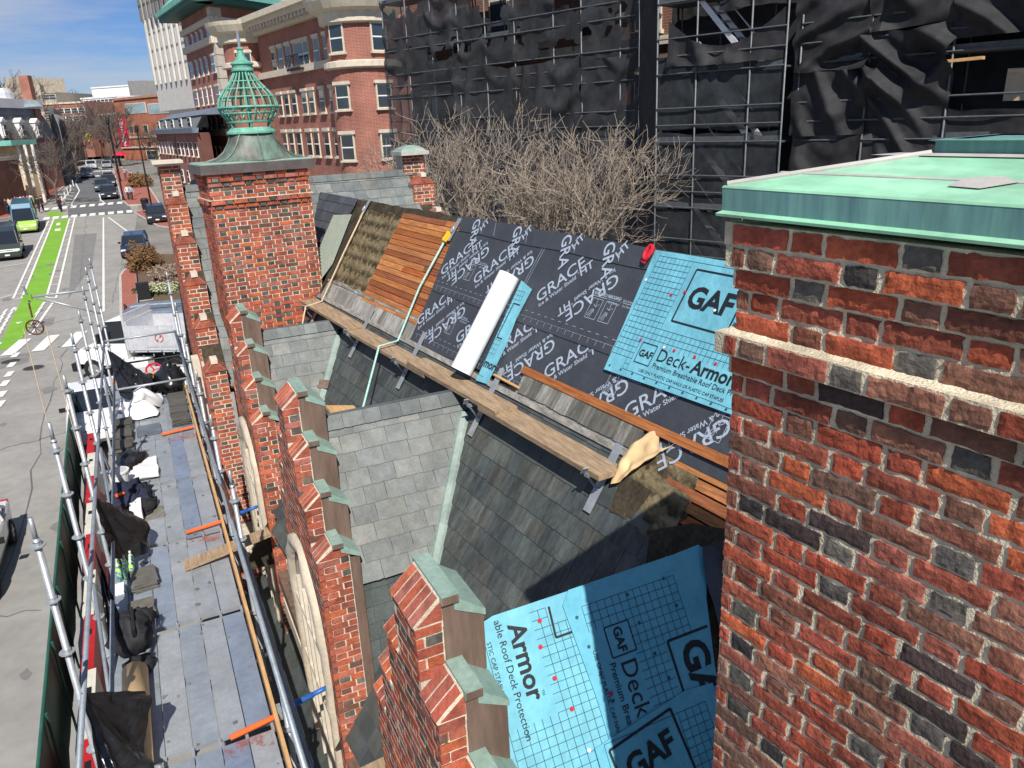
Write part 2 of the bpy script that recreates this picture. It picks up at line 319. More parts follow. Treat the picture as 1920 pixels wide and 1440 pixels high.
    def build(s,name,mats,parent=None,smooth=False,color=None):
        return ob(name,s.mesh(name,mats,smooth),None,parent,color)
def uv_box(me,sc=1.0,xd=None,O=None):        # wall coordinates (metres) for the brickwork material
    uv=me.uv_layers.new(name='UV')
    for p in me.polygons:
        nn=p.normal
        for li in p.loop_indices:
            c=me.vertices[me.loops[li].vertex_index].co
            if abs(nn.z)>.7: q=(c.x,c.y)
            else:
                h=V((-nn.y,nn.x,0)).normalized(); q=(c.dot(h),c.z)
            uv.data[li].uv=q
def ob(name,me,M=None,parent=None,color=None):
    o=bpy.data.objects.new(name,me); COL.objects.link(o)
    if M is not None: o.matrix_basis=M
    if parent is not None:
        o.parent=parent
        p=parent; off=V((0,0,0))
        if 'base' in p: o.matrix_parent_inverse=Matrix.Translation(-V(p['base']))
    if color is not None: o.color=(*color,1)
    return o
def thing(name,label,cat,base,group=None,kind=None):
    o=bpy.data.objects.new(name,None); COL.objects.link(o); o.location=base; o['base']=tuple(base); o.empty_display_size=.2
    return tag(o,label,cat,group,kind)
def tag(o,label=None,cat=None,group=None,kind=None):
    if label: o['label']=label
    if cat: o['category']=cat
    if group: o['group']=group
    if kind: o['kind']=kind
    return o
def struct(name,mb,mats,uv=False,smooth=False):
    o=mb.build(name,mats,None,smooth); o['kind']='structure'
    if uv: uv_box(o.data)
    return o
def copy_tree(o,parent=None,M=None,color=None):
    c=o.copy(); COL.objects.link(c); c.parent=parent
    if M is not None: c.matrix_basis=M
    for ch in o.children:
        d=copy_tree(ch,c)
        if color and d.get('painted'): d.color=(*color,1)
    return c
_txt={}
def text_mesh(s,bold=0,shear=0,space=1.0):
    k=(s,bold,shear,space)
    if k in _txt: return _txt[k]
    cu=bpy.data.curves.new('lettering','FONT'); cu.body=s; cu.size=1; cu.offset=bold; cu.shear=shear; cu.resolution_u=3; cu.space_character=space
    cu.align_x='LEFT'; cu.align_y='BOTTOM_BASELINE'
    t=bpy.data.objects.new('lettering',cu); COL.objects.link(t); bpy.context.view_layer.update()
    me=bpy.data.meshes.new_from_object(t.evaluated_get(bpy.context.evaluated_depsgraph_get()))
    bpy.data.objects.remove(t); me.materials.clear(); _txt[k]=me
    return me
def text(parent,s,M,size,matn,bold=0,shear=0,xs=1,space=1.0,name='lettering'):
    me=text_mesh(s,bold,shear,space); 
    if not me.materials: me.materials.append(MATS[matn])
    elif me.materials[0].name!=matn: me=me.copy(); me.materials.clear(); me.materials.append(MATS[matn])
    return ob(name,me,M@SCL(size*xs,size,size),parent)
def text_w(s,bold=0,space=1.0):
    me=text_mesh(s,bold,0,space); return max(v.co.x for v in me.vertices)
# ---------------------------------------------------------------- bricks and slates
RED=[(.40,.10,.055),(.43,.12,.065),(.36,.09,.055),(.39,.115,.07),(.32,.095,.065),(.45,.115,.05),(.37,.13,.095)]
BRN=[(.17,.075,.05),(.20,.085,.06),(.145,.08,.06)]; DRK=[(.075,.068,.058),(.105,.098,.082),(.14,.125,.10)]
def shade(c,a,b):
    k=rnd(a,b); return tuple(q*k for q in c)
def brick_col(header,dark=.75):
    r=random.random(); k=rnd(.85,1.15)
    if header: c=random.choice(DRK if r<dark else (BRN if r<dark+.1 else RED))
    else: c=random.choice(RED if r<.86 else BRN)
    return tuple(q*k for q in c)
def brick_meshes(L,H,D,n,matn,nx=2,nz=1,amp=.0012,chip=.004):
    out=[]
    for k in range(n):
        b=MB(); sd=V((k*7.3,L*91,H*31)); B=chip
        def fp(i,j):
            x=-L/2+L*i/nx; z=-H/2+H*j/nz
            e=(i in(0,nx)) or (j in (0,nz))
            q=noise.noise_vector(V((x*40,z*40,0))+sd)
            return V((x+q.x*amp*1.6-(math.copysign(rnd(0,B),x) if i in (0,nx) else 0), (rnd(.2,1)*B if e else 0)+q.y*amp, z+q.z*amp*1.3-(math.copysign(rnd(0,B*.7),z) if j in(0,nz) else 0)))
        P=[fp(i,j) for j in range(nz+1) for i in range(nx+1)]
        b.add(P,[(j*(nx+1)+i,j*(nx+1)+i+1,(j+1)*(nx+1)+i+1,(j+1)*(nx+1)+i) for j in range(nz) for i in range(nx)])
        ring=[i for i in range(nx+1)]+[j*(nx+1)+nx for j in range(1,nz+1)]+[nz*(nx+1)+i for i in range(nx-1,-1,-1)]+[j*(nx+1) for j in range(nz-1,0,-1)]
        back=[V((P[i].x,D,P[i].z)) for i in ring]; kk=len(ring); base=len(P)
        b.v+= [tuple(p) for p in back]
        for a in range(kk): b.f.append([ring[a],base+a,base+(a+1)%kk,ring[(a+1)%kk]]); b.mi.append(0); b.c.append(None)
        out.append(b.mesh('brick',matn))
    return out
BST=brick_meshes(.205,.056,.05,6,'brick'); BHD=brick_meshes(.098,.056,.05,6,'brick')
NST=brick_meshes(.204,.0575,.05,20,'brick_near',11,4,.0042,.0042); NHD=brick_meshes(.097,.0575,.05,20,'brick_near',6,4,.0042,.0042)
def brick_wall(parent,O,xd,yd,W,z1,z0,c=.0677,maxn=300,offs=None,st=BST,hd=BHD,dark=.75,clip=None,colour=None,j=.011,count=None,field='brick_field',lead=0):
    """Flemish bond courses from z1 down to z0; each brick an object of its own until maxn, the rest one field"""
    fb=MB(); n=0; Fm=frame(O,xd,yd,UZ); S,Hd=.205,.098; rows=int((z1-z0)/c)
    for i in range(rows):
        z=z1-(i+.5)*c; off=offs(i) if offs else 0
        u=-( .16 if i%2 else 0)-lead; k=0
        while u<W:
            L=S if k%2==0 else Hd; a=max(u,0); b=min(u+L,W); u+=L+j; k+=1
            if b-a<.03: continue
            if clip:
                cl=clip((a+b)/2,z,a,b)
                if cl is False: continue
                if isinstance(cl,tuple): a,b=cl
            hdr=(b-a)<.13; col=colour(hdr) if colour else brick_col(k%2==0,dark)
            if hdr and k%2: col=brick_col(False,dark) if not colour else colour(False)
            ml=hd if hdr else st; me=random.choice(ml); nom=Hd if hdr else S
            X=TR((a+b)/2,-off-rnd(0,.003),z+rnd(-.0015,.0015))@Matrix.Rotation(rnd(-.008,.008),4,'Y')@SCL((b-a)/nom*rnd(.985,1.0),1,c/.0677*rnd(.95,1.02))
            if n<maxn:
                o=ob('brick',me,Fm@X,parent,col)
            else:
                fb.col=col; fb.box((0,.025,0),(nom,.05,.056),Fm@X)
            n+=1
    if fb.f:
        o=fb.build(field,'brick_field',parent); o['kind']='stuff'
    return n
def slate_meshes(w,h,th,n,matn):
    out=[]
    for k in range(n):
        b=MB(); q=lambda a: rnd(-a,a)
        nx=4; low=[V((-w/2+w*i/nx,q(.004)+(rnd(0,.012) if i in (0,nx) and random.random()<.35 else 0),0)) for i in range(nx+1)]
        top=[V((-w/2+w*i/nx,h,0)) for i in range(nx+1)]
        P=low+top; m=len(P)
        b.add(P+[p-V((0,0,th)) for p in P],[(i,i+1,nx+2+i,nx+1+i) for i in range(nx)]+[(i,m+i,m+i+1,i+1) for i in range(nx)]+[(0,nx+1,m+nx+1,m),(nx,m+nx,m+2*nx+1,2*nx+1)])
        out.append(b.mesh('slate',matn))
    return out
SL=slate_meshes(.27,.27,.009,8,'slate'); SLO=slate_meshes(.27,.27,.009,8,'slate_old')
def slates(parent,O,xd,up,nn,L0,L1,bounds,expo=.19,wid=.27,cols=None,meshes=SL,maxn=300,skip=None,vary=.25,field='slate_field'):
    """courses of slates from L0 (low) to L1 (high) along up; bounds(L)->(x0,x1)"""
    Fm=frame(O,xd,up,nn); n=0; i=0; L=L0; fb=MB()
    tilt=Matrix.Rotation(-R(2.6),4,'X')
    while L<L1:
        x0,x1=bounds(L+expo*.5); x=x0-(wid*.5 if i%2 else 0)-rnd(0,.04)
        while x<x1-.02:
            wv=wid*rnd(1-vary,1+vary*.6); a=max(x,x0); b=min(x+wv,x1); x+=wv
            if b-a<.03: continue
            if skip and skip((a+b)/2,L): continue
            col=random.choice(cols); k=rnd(.88,1.12); col=tuple(q*k for q in col)
            X=Fm@TR((a+b)/2,L+rnd(-.004,.004),.018)@Matrix.Rotation(rnd(-.006,.006),4,'Z')@tilt@SCL((b-a-.004)/.27,min((expo*1.28),L1-L+.02)/.27,1)
            if n<maxn: ob('slate',random.choice(meshes),X,parent,col)
            else: fb.col=col; fb.box((0,.135,-.0045),(.27,.27,.009),X)
            n+=1
        L+=expo; i+=1
    if fb.f: o=fb.build(field,'slate_field',parent); o['kind']='stuff'
    return n
# ================================================================ street and ground (large structure first)
def ground_sheet(name,xs,ys,dz,matn,fx=None):
    b=MB(); ys=sorted(set(ys))
    P=[]; nx=len(xs)
    for y in ys:
        for x in xs: P.append(V((x+(fx(y) if fx else 0),y,gz(y)+dz)))
    b.add(P,[(j*nx+i,j*nx+i+1,(j+1)*nx+i+1,(j+1)*nx+i) for j in range(len(ys)-1) for i in range(nx-1)])
    return struct(name,b,matn)
YS=[-60,-20,0,20,50,98,112,180,300,600]
ground_sheet('ground',[-1500,-40,40,1500],YS+[3000],-.03,'ground')
ground_sheet('road',[-13.2,-1.75],[-60,-20,0,20,50],0,'asphalt')
ground_sheet('forecourt',[-1.745,20],[-60,-20,0,20,47.5],.002,'asphalt')
b=MB()                              # road beyond the crossing, following the bend
cl=[(50,-13.2,-1.75),(98,-12.2,.6),(112,-11.8,1.2),(125,-11.6,.2),(180,-11.5,-1.7),(300,-12.5,-4.2),(420,-12,-4),(600,-14,-6)]
b.add(sum([[V((a,y,gz(y)+.001)),V((c,y,gz(y)+.001))] for y,a,c in cl],[]),[(2*i,2*i+1,2*i+3,2*i+2) for i in range(len(cl)-1)])
struct('far_road',b,'asphalt')
b=MB(); P=[]
for l_,r_ in (((128,405),(252,400)),((127,390),(241,384)),((122,375),(231,374)),((124,360),(226,360)),((130,347),(222,347)),((136,337),(219,337)),((150,327),(214,327)),((166,318),(211,318)),((178,305),(208,305)),((184,296),(206,296))): P+=[G(*l_,.02),G(*r_,.02)]
b.add(P,[(2*i,2*i+1,2*i+3,2*i+2) for i in range(len(P)//2-1)]); struct('new_asphalt',b,'asphalt_far')
def strip(b,p,q,w,up=.03):
    p=V(p); q=V(q); d=(q-p); d.z=0; d.normalize(); s=V((-d.y,d.x,0))*(w/2); k=max(1,int((q-p).length/8))
    P=[]
    for i in range(k+1):
        c=p.lerp(q,i/k)
        for e in (-1,1): a=c+s*e; P.append(V((a.x,a.y,gz(a.y)+up)))
    b.add(P,[(2*i,2*i+1,2*i+3,2*i+2) for i in range(k)])
def poly(b,pts,up=.01):
    P=[G(u,v,up) for u,v in pts]; b.add(P,[tuple(range(len(P)))])
# green cycle lane
b=MB(); pts=[((0,643),(40,636)),((41,560),(87,558.5)),((66,500),(104,499)),((85,450),(118,449)),((101,411.5),(130.5,410))]
P=[];
for a,c in pts: P+= [G(*a,.008),G(*c,.008)]
P=[V((P[0].x-.4,P[0].y-2,P[0].z))]+[V((P[1].x-.4,P[1].y-2,P[1].z))]+P
b.add(P,[(2*i,2*i+1,2*i+3,2*i+2) for i in range(len(P)//2-1)]); tag(struct('cycle_lane',b,'paint_green'))
b=MB(); poly(b,((84,399),(106,396),(124,403),(97,408)),.008); poly(b,((118,345),(131,344),(143,327),(134,328)),.008); struct('cycle_lane_patch',b,'paint_green')
# painted lines
b=MB()
for q in (((194,408),(194.4,585)),((203,407.5),(240,435)),((194,408),(203,407.5)),((41,560),(101,411)),((87,558.5),(130.5,410)),((105,560),(141,406)),((25,560),(91,415)),((87,558),(105,560)),((25,562),(41,560))): strip(b,G(*q[0]),G(*q[1]),.14)
for k in range(14):
    f=(k+.5)/14; 
    for (a0,a1),(c0,c1) in ((((41,560),(101,411)),((25,560),(91,415))),(((87,558.5),(130.5,410)),((105,560),(141,406)))):
        A0,A1,B0,B1=G(*a0),G(*a1),G(*c0),G(*c1); strip(b,A0.lerp(A1,f),B0.lerp(B1,f),.10)
for q in (((0,455),(45,449)),((0,502),(53,493)),((0,560),(24,553)),((0,420),(90,417))): strip(b,G(*q[0]),G(*q[1]),.12)
for q in (((110,382),(120,372)),((120,372),(132,358)),((132,358),(133,343)),((133,343),(141,332)),((135,390),(135,382)),((135,382),(149,358)),((149,358),(141,342)),((141,342),(147,332)),((186,364),(189,375)),((189,375),(198,383)),((188,378),(192,361)),((150,322),(163,311)),((190,318),(194,312))): strip(b,G(*q[0]),G(*q[1]),.16)
for k in range(7):
    f=(k+.5)/7; strip(b,G(118+24*f,382-42*f),G(134+10*f,384-44*f),.16)
struct('lane_lines',b,'paint_white')
b=MB()                                                   # dashes beside the cycle lane
for f0 in range(8):
    f=f0/8
    for (u0,v0),(u1,v1) in (((84,567),(42,632)),((102,565),(58,628)),((28,577),(-8,640)),((14,580),(-20,640))):
        p=G(u0+(u1-u0)*f,v0+(v1-v0)*f); strip(b,p,p-V((.12,1.0,0)),.16)
for p in ((100,672),(26,680),(22,697),(14,714),(8,734),(5,752)):
    q=G(*p) if p[0]<90 else G(33,662); strip(b,q,q-V((.1,.9,0)),.3)
struct('lane_dashes',b,'paint_white')
b=MB()                                                   # zebra bars, near and far
for k in range(-1,3):
    a=V((-7.05+1.38*k,45.4,0)); strip(b,a,a+V((.55,3.3,0)),.62)
for k in range(12):
    u=60+k*15.5; p=G(106+k*0,409); 
for k in range(10):
    f=k/9; p=G(86+f*157,412.5-f*13.5); strip(b,p,p+V((0,2.2,0)),.6); 
for k in range(9):
    f=k/8; p=G(84+f*140,395-f*12.5); strip(b,p,p+V((.1,2.2,0)),.6)
for k in range(6):
    f=k/5; p=G(151+f*52,332-f*1.5); strip(b,p,p+V((0,2.4,0)),.7); p=G(175+f*30,322-f*1); strip(b,p,p+V((0,2.4,0)),.7)
struct('zebra_crossing',b,'paint_white')
b=MB()                                                   # cycle symbol and arrow
c=G(52,577); 
for dx in (-.42,.42):
    for k in range(10):
        a0=k/10*6.283;a1=(k+1)/10*6.283; strip(b,c+V((dx+.26*math.cos(a0),.5*math.sin(a0),0)),c+V((dx+.26*math.cos(a1),.5*math.sin(a1),0)),.09,.014)
strip(b,c+V((-.42,0,0)),c+V((.1,.6,0)),.1,.014); strip(b,c+V((.42,0,0)),c+V((-.1,.6,0)),.1,.014); strip(b,c+V((-.1,.6,0)),c+V((.3,.6,0)),.1,.014)
c=G(39,600); strip(b,c+V((.05,1.1,0)),c,.28,.014); b.add([c+V((-.5,.1,.014)),c+V((-.05,-1.1,.014)),c+V((.5,.1,.014))],[(0,1,2)])
c=G(109,421); strip(b,c+V((0,1.2,0)),c-V((0,.6,0)),.35,.014); c=G(109,429); strip(b,c,c-V((0,1.4,0)),.5,.014)
struct('cycle_symbol',b,'paint_white')
b=MB(); 
for pts in (((0,672),(58,660),(52,680),(0,692)),((58,603),(103,595),(101,604),(60,612)),((140,440),(182,437),(172,500),(128,560))): poly(b,pts,.005)
struct('asphalt_patch',b,'asphalt_patch')
b=MB(); random.seed(5)
for (x0_,y0_),(x1_,y1_) in (((-4.6,8),(-4.4,45)),((-6.9,14),(-7.1,40)),((-9,50),(-3,53)),((-8.5,30),(-3.3,31.5)),((-9.6,20),(-3.6,18.8)),((-4.2,60),(-4.6,100)),((-2.2,55),(-1.0,75))):
    q=V((x0_,y0_,0)); 
    for k in range(1,25):
        f=k/24; p=V((x0_+(x1_-x0_)*f+rnd(-.12,.12),y0_+(y1_-y0_)*f+rnd(-.12,.12),0)); strip(b,q,p,rnd(.02,.05),.012); q=p
struct('road_cracks',b,'asphalt_far')
b=MB()
for k in range(26):
    c=V((rnd(-9,-3.4),rnd(9,75),0)); r=rnd(.1,.45); n=9; P=[c+V((math.cos(i/n*6.283)*r*rnd(.6,1.2),math.sin(i/n*6.283)*r*1.6*rnd(.6,1.2),0)) for i in range(n)]; b.add([V((p.x,p.y,gz(p.y)+.009)) for p in P],[tuple(range(n))])
struct('oil_stains',b,'asphalt_patch')
for (u,v),r,lb in (((20,678),.42,'iron manhole cover beside the patched asphalt by the zebra bars'),((63,690),.44,'iron manhole cover alone on the grey road past the zebra bars'),((70,606),.40,'iron manhole cover just right of the green cycle lane')):
    p=G(u,v); h=thing('manhole_cover',lb,'manhole',p,'manhole covers in the road')
    MB().lathe([(r,.0),(r,.016)],p,20).build('cover',"iron",h); MB().lathe([(r*1.12,0),(r*1.12,.011)],p,20).build('ring','asphalt_patch',h)
# pavements and kerbs
def pavement(name,pts,matn='paver',kerb=True,h=.13):
    P=[G(u,v) for u,v in pts]; b=MB(); n=len(P); up=V((0,0,h))
    b.add(P+[p+up for p in P],[tuple(range(n,2*n))]+[(i,(i+1)%n,n+(i+1)%n,n+i) for i in range(n)])
    o=struct(name,b,matn)
    if kerb:
        b=MB(); c=sum(P,V())/n
        for i in range(n):
            a,q=P[i],P[(i+1)%n]; b.bar(a+up*.52,q+up*.52,.16,h*1.04+.006)
        k=b.build('kerb','kerb',o)
    return o
pavement('pavement_island',((228,598),(226,520),(231,512),(243,503),(257,505),(262,600)))
pavement('pavement_right',((240,386),(229,376),(219,340),(213,318),(226,314),(272,340),(300,384),(262,385)))
pavement('pavement_corner',((252,400),(272,394),(330,400),(330,430),(296,425)))
pavement('pavement_left',((-40,420),(40,404),(84,384),(118,352),(140,333),(152,318),(146,316),(60,345),(-40,370)))
pavement('planting_bed',((262,600),(256,506),(300,480),(360,480),(380,600)),'soil',False,.16)
# ================================================================ right chimney
ch=thing('brick_chimney','weathered red brick chimney under a mint copper cap, filling the right edge','chimney',RR(1.0,2.3,-7))
CFACE=1.80; CT=1.645
def off_r(i): return {0:.034,1:.03,2:.012,5:.045,6:.012,7:.004}.get(i,0)
def off_rb(i): return off_r(i)+.0062
near_pal=[(.32,.072,.04),(.37,.085,.042),(.29,.075,.046),(.23,.085,.055),(.42,.10,.042),(.31,.095,.066),(.24,.105,.068),(.19,.09,.06),(.34,.08,.05),(.18,.10,.07),(.33,.068,.036),(.30,.08,.048)]
def ncol(h):
    r=random.random()
    if h and r<.24: c=random.choice([(.045,.04,.038),(.075,.068,.062),(.11,.10,.088),(.14,.125,.105)])
    elif not h and r<.04: c=(.06,.04,.038)
    else: c=random.choice(near_pal)
    k=rnd(.8,1.2); return tuple(q*k for q in c)
b=MB(); b.box((0,0,0),(2.2,.96,9),frame(RR(.543,2.279,-4.83),RA,-RB,UZ)); b.build('mortar_core','mortar_near',ch)
for i in (0,1,2,5,6,7):
    o_=off_r(i); b=MB(); b.box((0,0,0),(2.2+o_,.05,.0669),frame(RR(.543+o_/2,CFACE+.024-o_,-.325-(i+.5)*.0677),RA,-RB,UZ)); b.build('mortar_course','mortar_near',ch)
OW=RR(CT,CFACE,0)
brick_wall(ch,OW,-RA,RB,1.30,-.325,-2.50,maxn=330,offs=off_rb,st=NST,hd=NHD,colour=ncol,j=.0125)
brick_wall(ch,OW,-RA,RB,2.2,-2.505,-5.2,maxn=0,colour=ncol)
b=MB(); brick_wall(ch,RR(.34,CFACE,0),-RA,RB,.9,-.325,-2.5,maxn=0,colour=ncol,offs=off_rb)
brick_wall(ch,RR(CT,CFACE+.06,0)+RA*.0,RB,-RA,.9,-.325,-5.2,maxn=0,colour=ncol) if False else None
b=MB()                                                  # mortar wash on the projecting course
b.hexa([RR(t,s,z) for t,s,z in ((-.5,CFACE+.02,-.667),(1.668,CFACE+.02,-.667),(1.668,CFACE-.036,-.6665),(-.5,CFACE-.036,-.6665),(-.5,CFACE+.02,-.646),(1.668,CFACE+.02,-.646),(1.668,CFACE-.022,-.663),(-.5,CFACE-.022,-.663))]); b.build('mortar_wash','mortar_near',ch)
s0,t0=1.736,1.687; s1,t1=2.86,-.75; zl,zt=-.306,-.2245
b=MB()
def ringq(b,A,B):
    n=len(A); b.add(A+B,[(i,(i+1)%n,n+(i+1)%n,n+i) for i in range(n)])
def rect(i,z): return [RR(t0-i,s0+i,z),RR(t1+i,s0+i,z),RR(t1+i,s1-i,z),RR(t0-i,s1-i,z)]
ringq(b,rect(.0,zl),rect(-.002,zl+.008)); ringq(b,rect(-.002,zl+.008),rect(.012,zl+.016)); b.add(rect(.0,zl),[(0,3,2,1)]); b.build('drip_lip','copper_mint',ch)
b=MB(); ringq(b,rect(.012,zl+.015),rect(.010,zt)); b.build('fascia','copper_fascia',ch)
zk=-.148; k=.40
b=MB(); ringq(b,rect(.009,zt),rect(.012,zt+.006)); ringq(b,rect(.012,zt+.006),rect(k,zk)); b.add(rect(k,zk),[(0,1,2,3)]); b.build('hip_roof','copper_mint',ch)
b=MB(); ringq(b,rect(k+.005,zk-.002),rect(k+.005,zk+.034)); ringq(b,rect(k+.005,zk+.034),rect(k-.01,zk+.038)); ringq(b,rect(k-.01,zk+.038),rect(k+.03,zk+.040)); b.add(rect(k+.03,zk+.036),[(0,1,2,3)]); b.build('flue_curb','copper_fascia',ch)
b=MB(); b.tube(RR(t0-.02,s0+.02,zt+.008),RR(t0-k,s0+k,zk+.002),.011,6); b.build('hip_seam','kerb',ch)
def hr(t,f,n=.003): return RR(t,s0+.012+(k-.012)*f,zt+.006+(zk-zt-.006)*f+n)
b=MB(); b.hexa([hr(1.60,.38,.0),hr(-.4,.38,.0),hr(-.4,.415,.0),hr(1.60,.415,.0),hr(1.60,.38),hr(-.4,.38),hr(-.4,.415),hr(1.60,.415)]); b.build('roof_seam','kerb',ch)
b=MB(); b.add([hr(1.06,.24,.004),hr(.98,.22,.004),hr(.93,.38,.004),hr(.99,.5,.004),hr(1.06,.42,.004)],[(0,1,2,3,4)]); b.build('sealant_patch','kerb',ch)
b=MB(); b.add([hr(1.45,.92,.004),hr(-.4,.92,.004),hr(-.4,1.0,.004),hr(1.38,1.0,.004)],[(0,1,2,3)]); b.build('curb_sealant','kerb',ch)
# ================================================================ left chimney
LT,LS0,LS1=12.35,2.28,3.81
ch2=thing('brick_chimney','tall brick chimney topped by a green copper cage finial','chimney',RR(13.1,3.05,-8))
MB().box((0,0,0),(.78,1.53-.02,9.4),frame(RR(12.75,3.045,-5.3),RA,-RB,UZ)).build('mortar_core','mortar',ch2)
c2=.0655
def off_l(i): return {0:.05,1:.045,2:.02,6:.05,7:.025}.get(i,0)
b=MB()
n0=brick_wall(ch2,RR(LT,LS0,0),RB,RA,LS1-LS0,-.60,-3.75,c=c2,maxn=300,offs=off_l,dark=.62)
brick_wall(ch2,RR(LT+.79,LS0,0),-RA,RB,.73,-.60,-4.0,c=c2,maxn=0,offs=off_l,dark=.4)
MB().box((0,0,0),(.86,1.585,.012),frame(RR(12.75,3.045,-.600-6*c2+.005),RA,-RB,UZ)).build('mortar_band','mortar',ch2)
zc0,zc1=-.615,-.475; o=.085
def rc(i,z): return [RR(LT-i,LS0-i,z),RR(LT-i,LS1+i,z),RR(LT+.80+i,LS1+i,z),RR(LT+.80+i,LS0-i,z)]
b=MB(); ringq(b,rc(o,zc0),rc(o,zc1)); b.add(rc(o,zc0),[(0,3,2,1)]); b.add(rc(o,zc1),[(0,1,2,3)]); cap=b.build('cap_slab','fascia_dark',ch2)
b=MB(); ringq(b,rc(o+.004,zc1-.01),rc(o-.05,zc1+.02)); b.add(rc(o-.05,zc1+.02),[(0,1,2,3)]); b.build('cap_edge','copper_green',cap)
cc=RR(12.77,3.13,0)
b=MB(); pr=[]                                             # flared base, square turning to round
lev=[(.74,-.457,1.0),(.58,-.42,1.0),(.46,-.33,.9),(.38,-.21,.7),(.33,-.10,.4),(.315,-.06,0.2)]
P=[]; n=24
for r,z,q in lev:
    for k_ in range(n):
        a=2*math.pi*(k_+.5)/n; sq=1/max(abs(math.cos(a)),abs(math.sin(a))); rr=r*(1+(min(sq,1.3)-1)*q*.75); P.append(cc+RB*(rr*math.cos(a))+RA*(min(rr,.30+.25*rr) if rr>.36 else rr)*math.sin(a)+UZ*z)
b.add(P,[(i*n+k_,i*n+(k_+1)%n,(i+1)*n+(k_+1)%n,(i+1)*n+k_) for i in range(len(lev)-1) for k_ in range(n)]); b.build('flared_base','copper_flare',ch2,True)
b=MB()
for k_ in range(8):
    a=2*math.pi*k_/8; pts=[]
    for r,z,q in lev:
        sq=1/max(abs(math.cos(a)),abs(math.sin(a))); rr=r*(1+(min(sq,1.3)-1)*q*.75)+.006; pts.append(cc+RB*(rr*math.cos(a))+RA*(min(rr,.30+.25*rr) if rr>.36 else rr)*math.sin(a)+UZ*(z+.004))
    b.path(pts,.013,5)
b.build('standing_seam','copper_flare',ch2)
b=MB(); b.lathe([(.34,-.075),(.37,-.07),(.37,-.045),(.33,-.01),(.305,.02)],cc,24); b.build('foot_ring','copper_cage',ch2,False)
b=MB(); b.lathe([(.32,.085),(.345,.09),(.35,.115),(.32,.12)],cc,24); b.build('lower_ring','copper_cage',ch2)
prof=[(.32,.11),(.385,.19),(.43,.27),(.44,.32),(.415,.42),(.355,.51),(.275,.60),(.20,.69),(.145,.78),(.125,.83)]
for k_ in range(20):
    a=2*math.pi*k_/20; d=RB*math.cos(a)+RA*math.sin(a)
    MB().path([cc+d*r+UZ*z for r,z in prof],.011 if k_%5 else .018,5).build('cage_rib','copper_cage',ch2,True)
for k_ in range(6):
    a=2*math.pi*(k_+.3)/6; d=RB*math.cos(a)+RA*math.sin(a); MB().tube(cc+d*.30+UZ*0.0,cc+d*.32+UZ*.09,.018,5).build('cage_post','copper_cage',ch2)
for r,z,q in ((.443,.31,.02),(.395,.455,.011),(.305,.57,.011),(.41,.225,.01),(.215,.675,.011)):
    b=MB(); b.path([cc+V((r*math.cos(i/28*6.2832),r*math.sin(i/28*6.2832),z)) for i in range(29)],q,5); b.build('cage_ring','copper_cage',ch2)
b=MB(); b.lathe([(.135,.81),(.165,.82),(.165,.845),(.145,.86),(.15,.90),(.17,.915),(.165,.935),(.10,.965),(.065,1.02),(.045,1.09),(.04,1.11),(.055,1.12),(.055,1.14),(.03,1.15)],cc,18); b.build('finial','copper_cage',ch2,False)
b=MB(); b.tube(cc+UZ*1.15,cc+UZ*1.37,.022,8); b.build('spike','galv_dull',ch2)
b=MB(); b.tube(cc+UZ*-.1,cc+UZ*.85,.03,6); b.build('cage_mast','copper_cage',ch2)
# ================================================================ main roof
rf=thing('slate_roof','steep street-side roof half stripped to boards and black underlayment','roof',RP(7,-3.9))
def tmax(L,x=.99): return (RB.x*(S0+L*math.cos(TH))-x)/-RA.x
P=[RP(1.2,-3.75,-.03),RP(1.2,1.80,-.03),RP(15.2,1.80,-.03),RP(15.2,-1.75,-.03),RP(tmax(-3.0),-3.0,-.03),RP(tmax(-3.75),-3.75,-.03)]
b=MB(); b.add([p-NR*.12 for p in P]+P,[(5,4,3,2,1,0),(6,7,8,9,10,11)]+[(i,6+i,6+(i+1)%6,(i+1)%6) for i in range(6)]); b.build('roof_deck','felt_dark',rf)
b=MB(); P=[RP(15.2,1.80,-.03)-UZ*.02,RP(1.2,1.80,-.03)-UZ*.02]; e=V((RB*2.6-UZ*3.7)); b.hexa([P[0]-UZ*.15,P[1]-UZ*.15,P[1]+e-UZ*.15,P[0]+e-UZ*.15,P[0],P[1],P[1]+e,P[0]+e]); b.build('rear_slope','slate_old',rf,color=(.12,.13,.13))
DKS=[(.066,.077,.075),(.075,.086,.081),(.058,.069,.071),(.088,.097,.088),(.079,.083,.075),(.062,.075,.071)]
# lower slates (x runs towards the viewer along -RA)
n=slates(rf,RP(12.3,0),-RA,US,NR,-1.95,.10,lambda L:(0,8.75),expo=.195,wid=.25,cols=DKS,meshes=SLO,maxn=300,skip=lambda x,L:(12.3-x<4.35 and L>-.25) or (12.3-x<3.9 and L>-.5))
slates(rf,RP(12.3,0),-RA,US,NR,-3.7,-1.95,lambda L:(max(0,12.3-tmax(L)),10.4),expo=.195,wid=.25,cols=DKS,maxn=0)
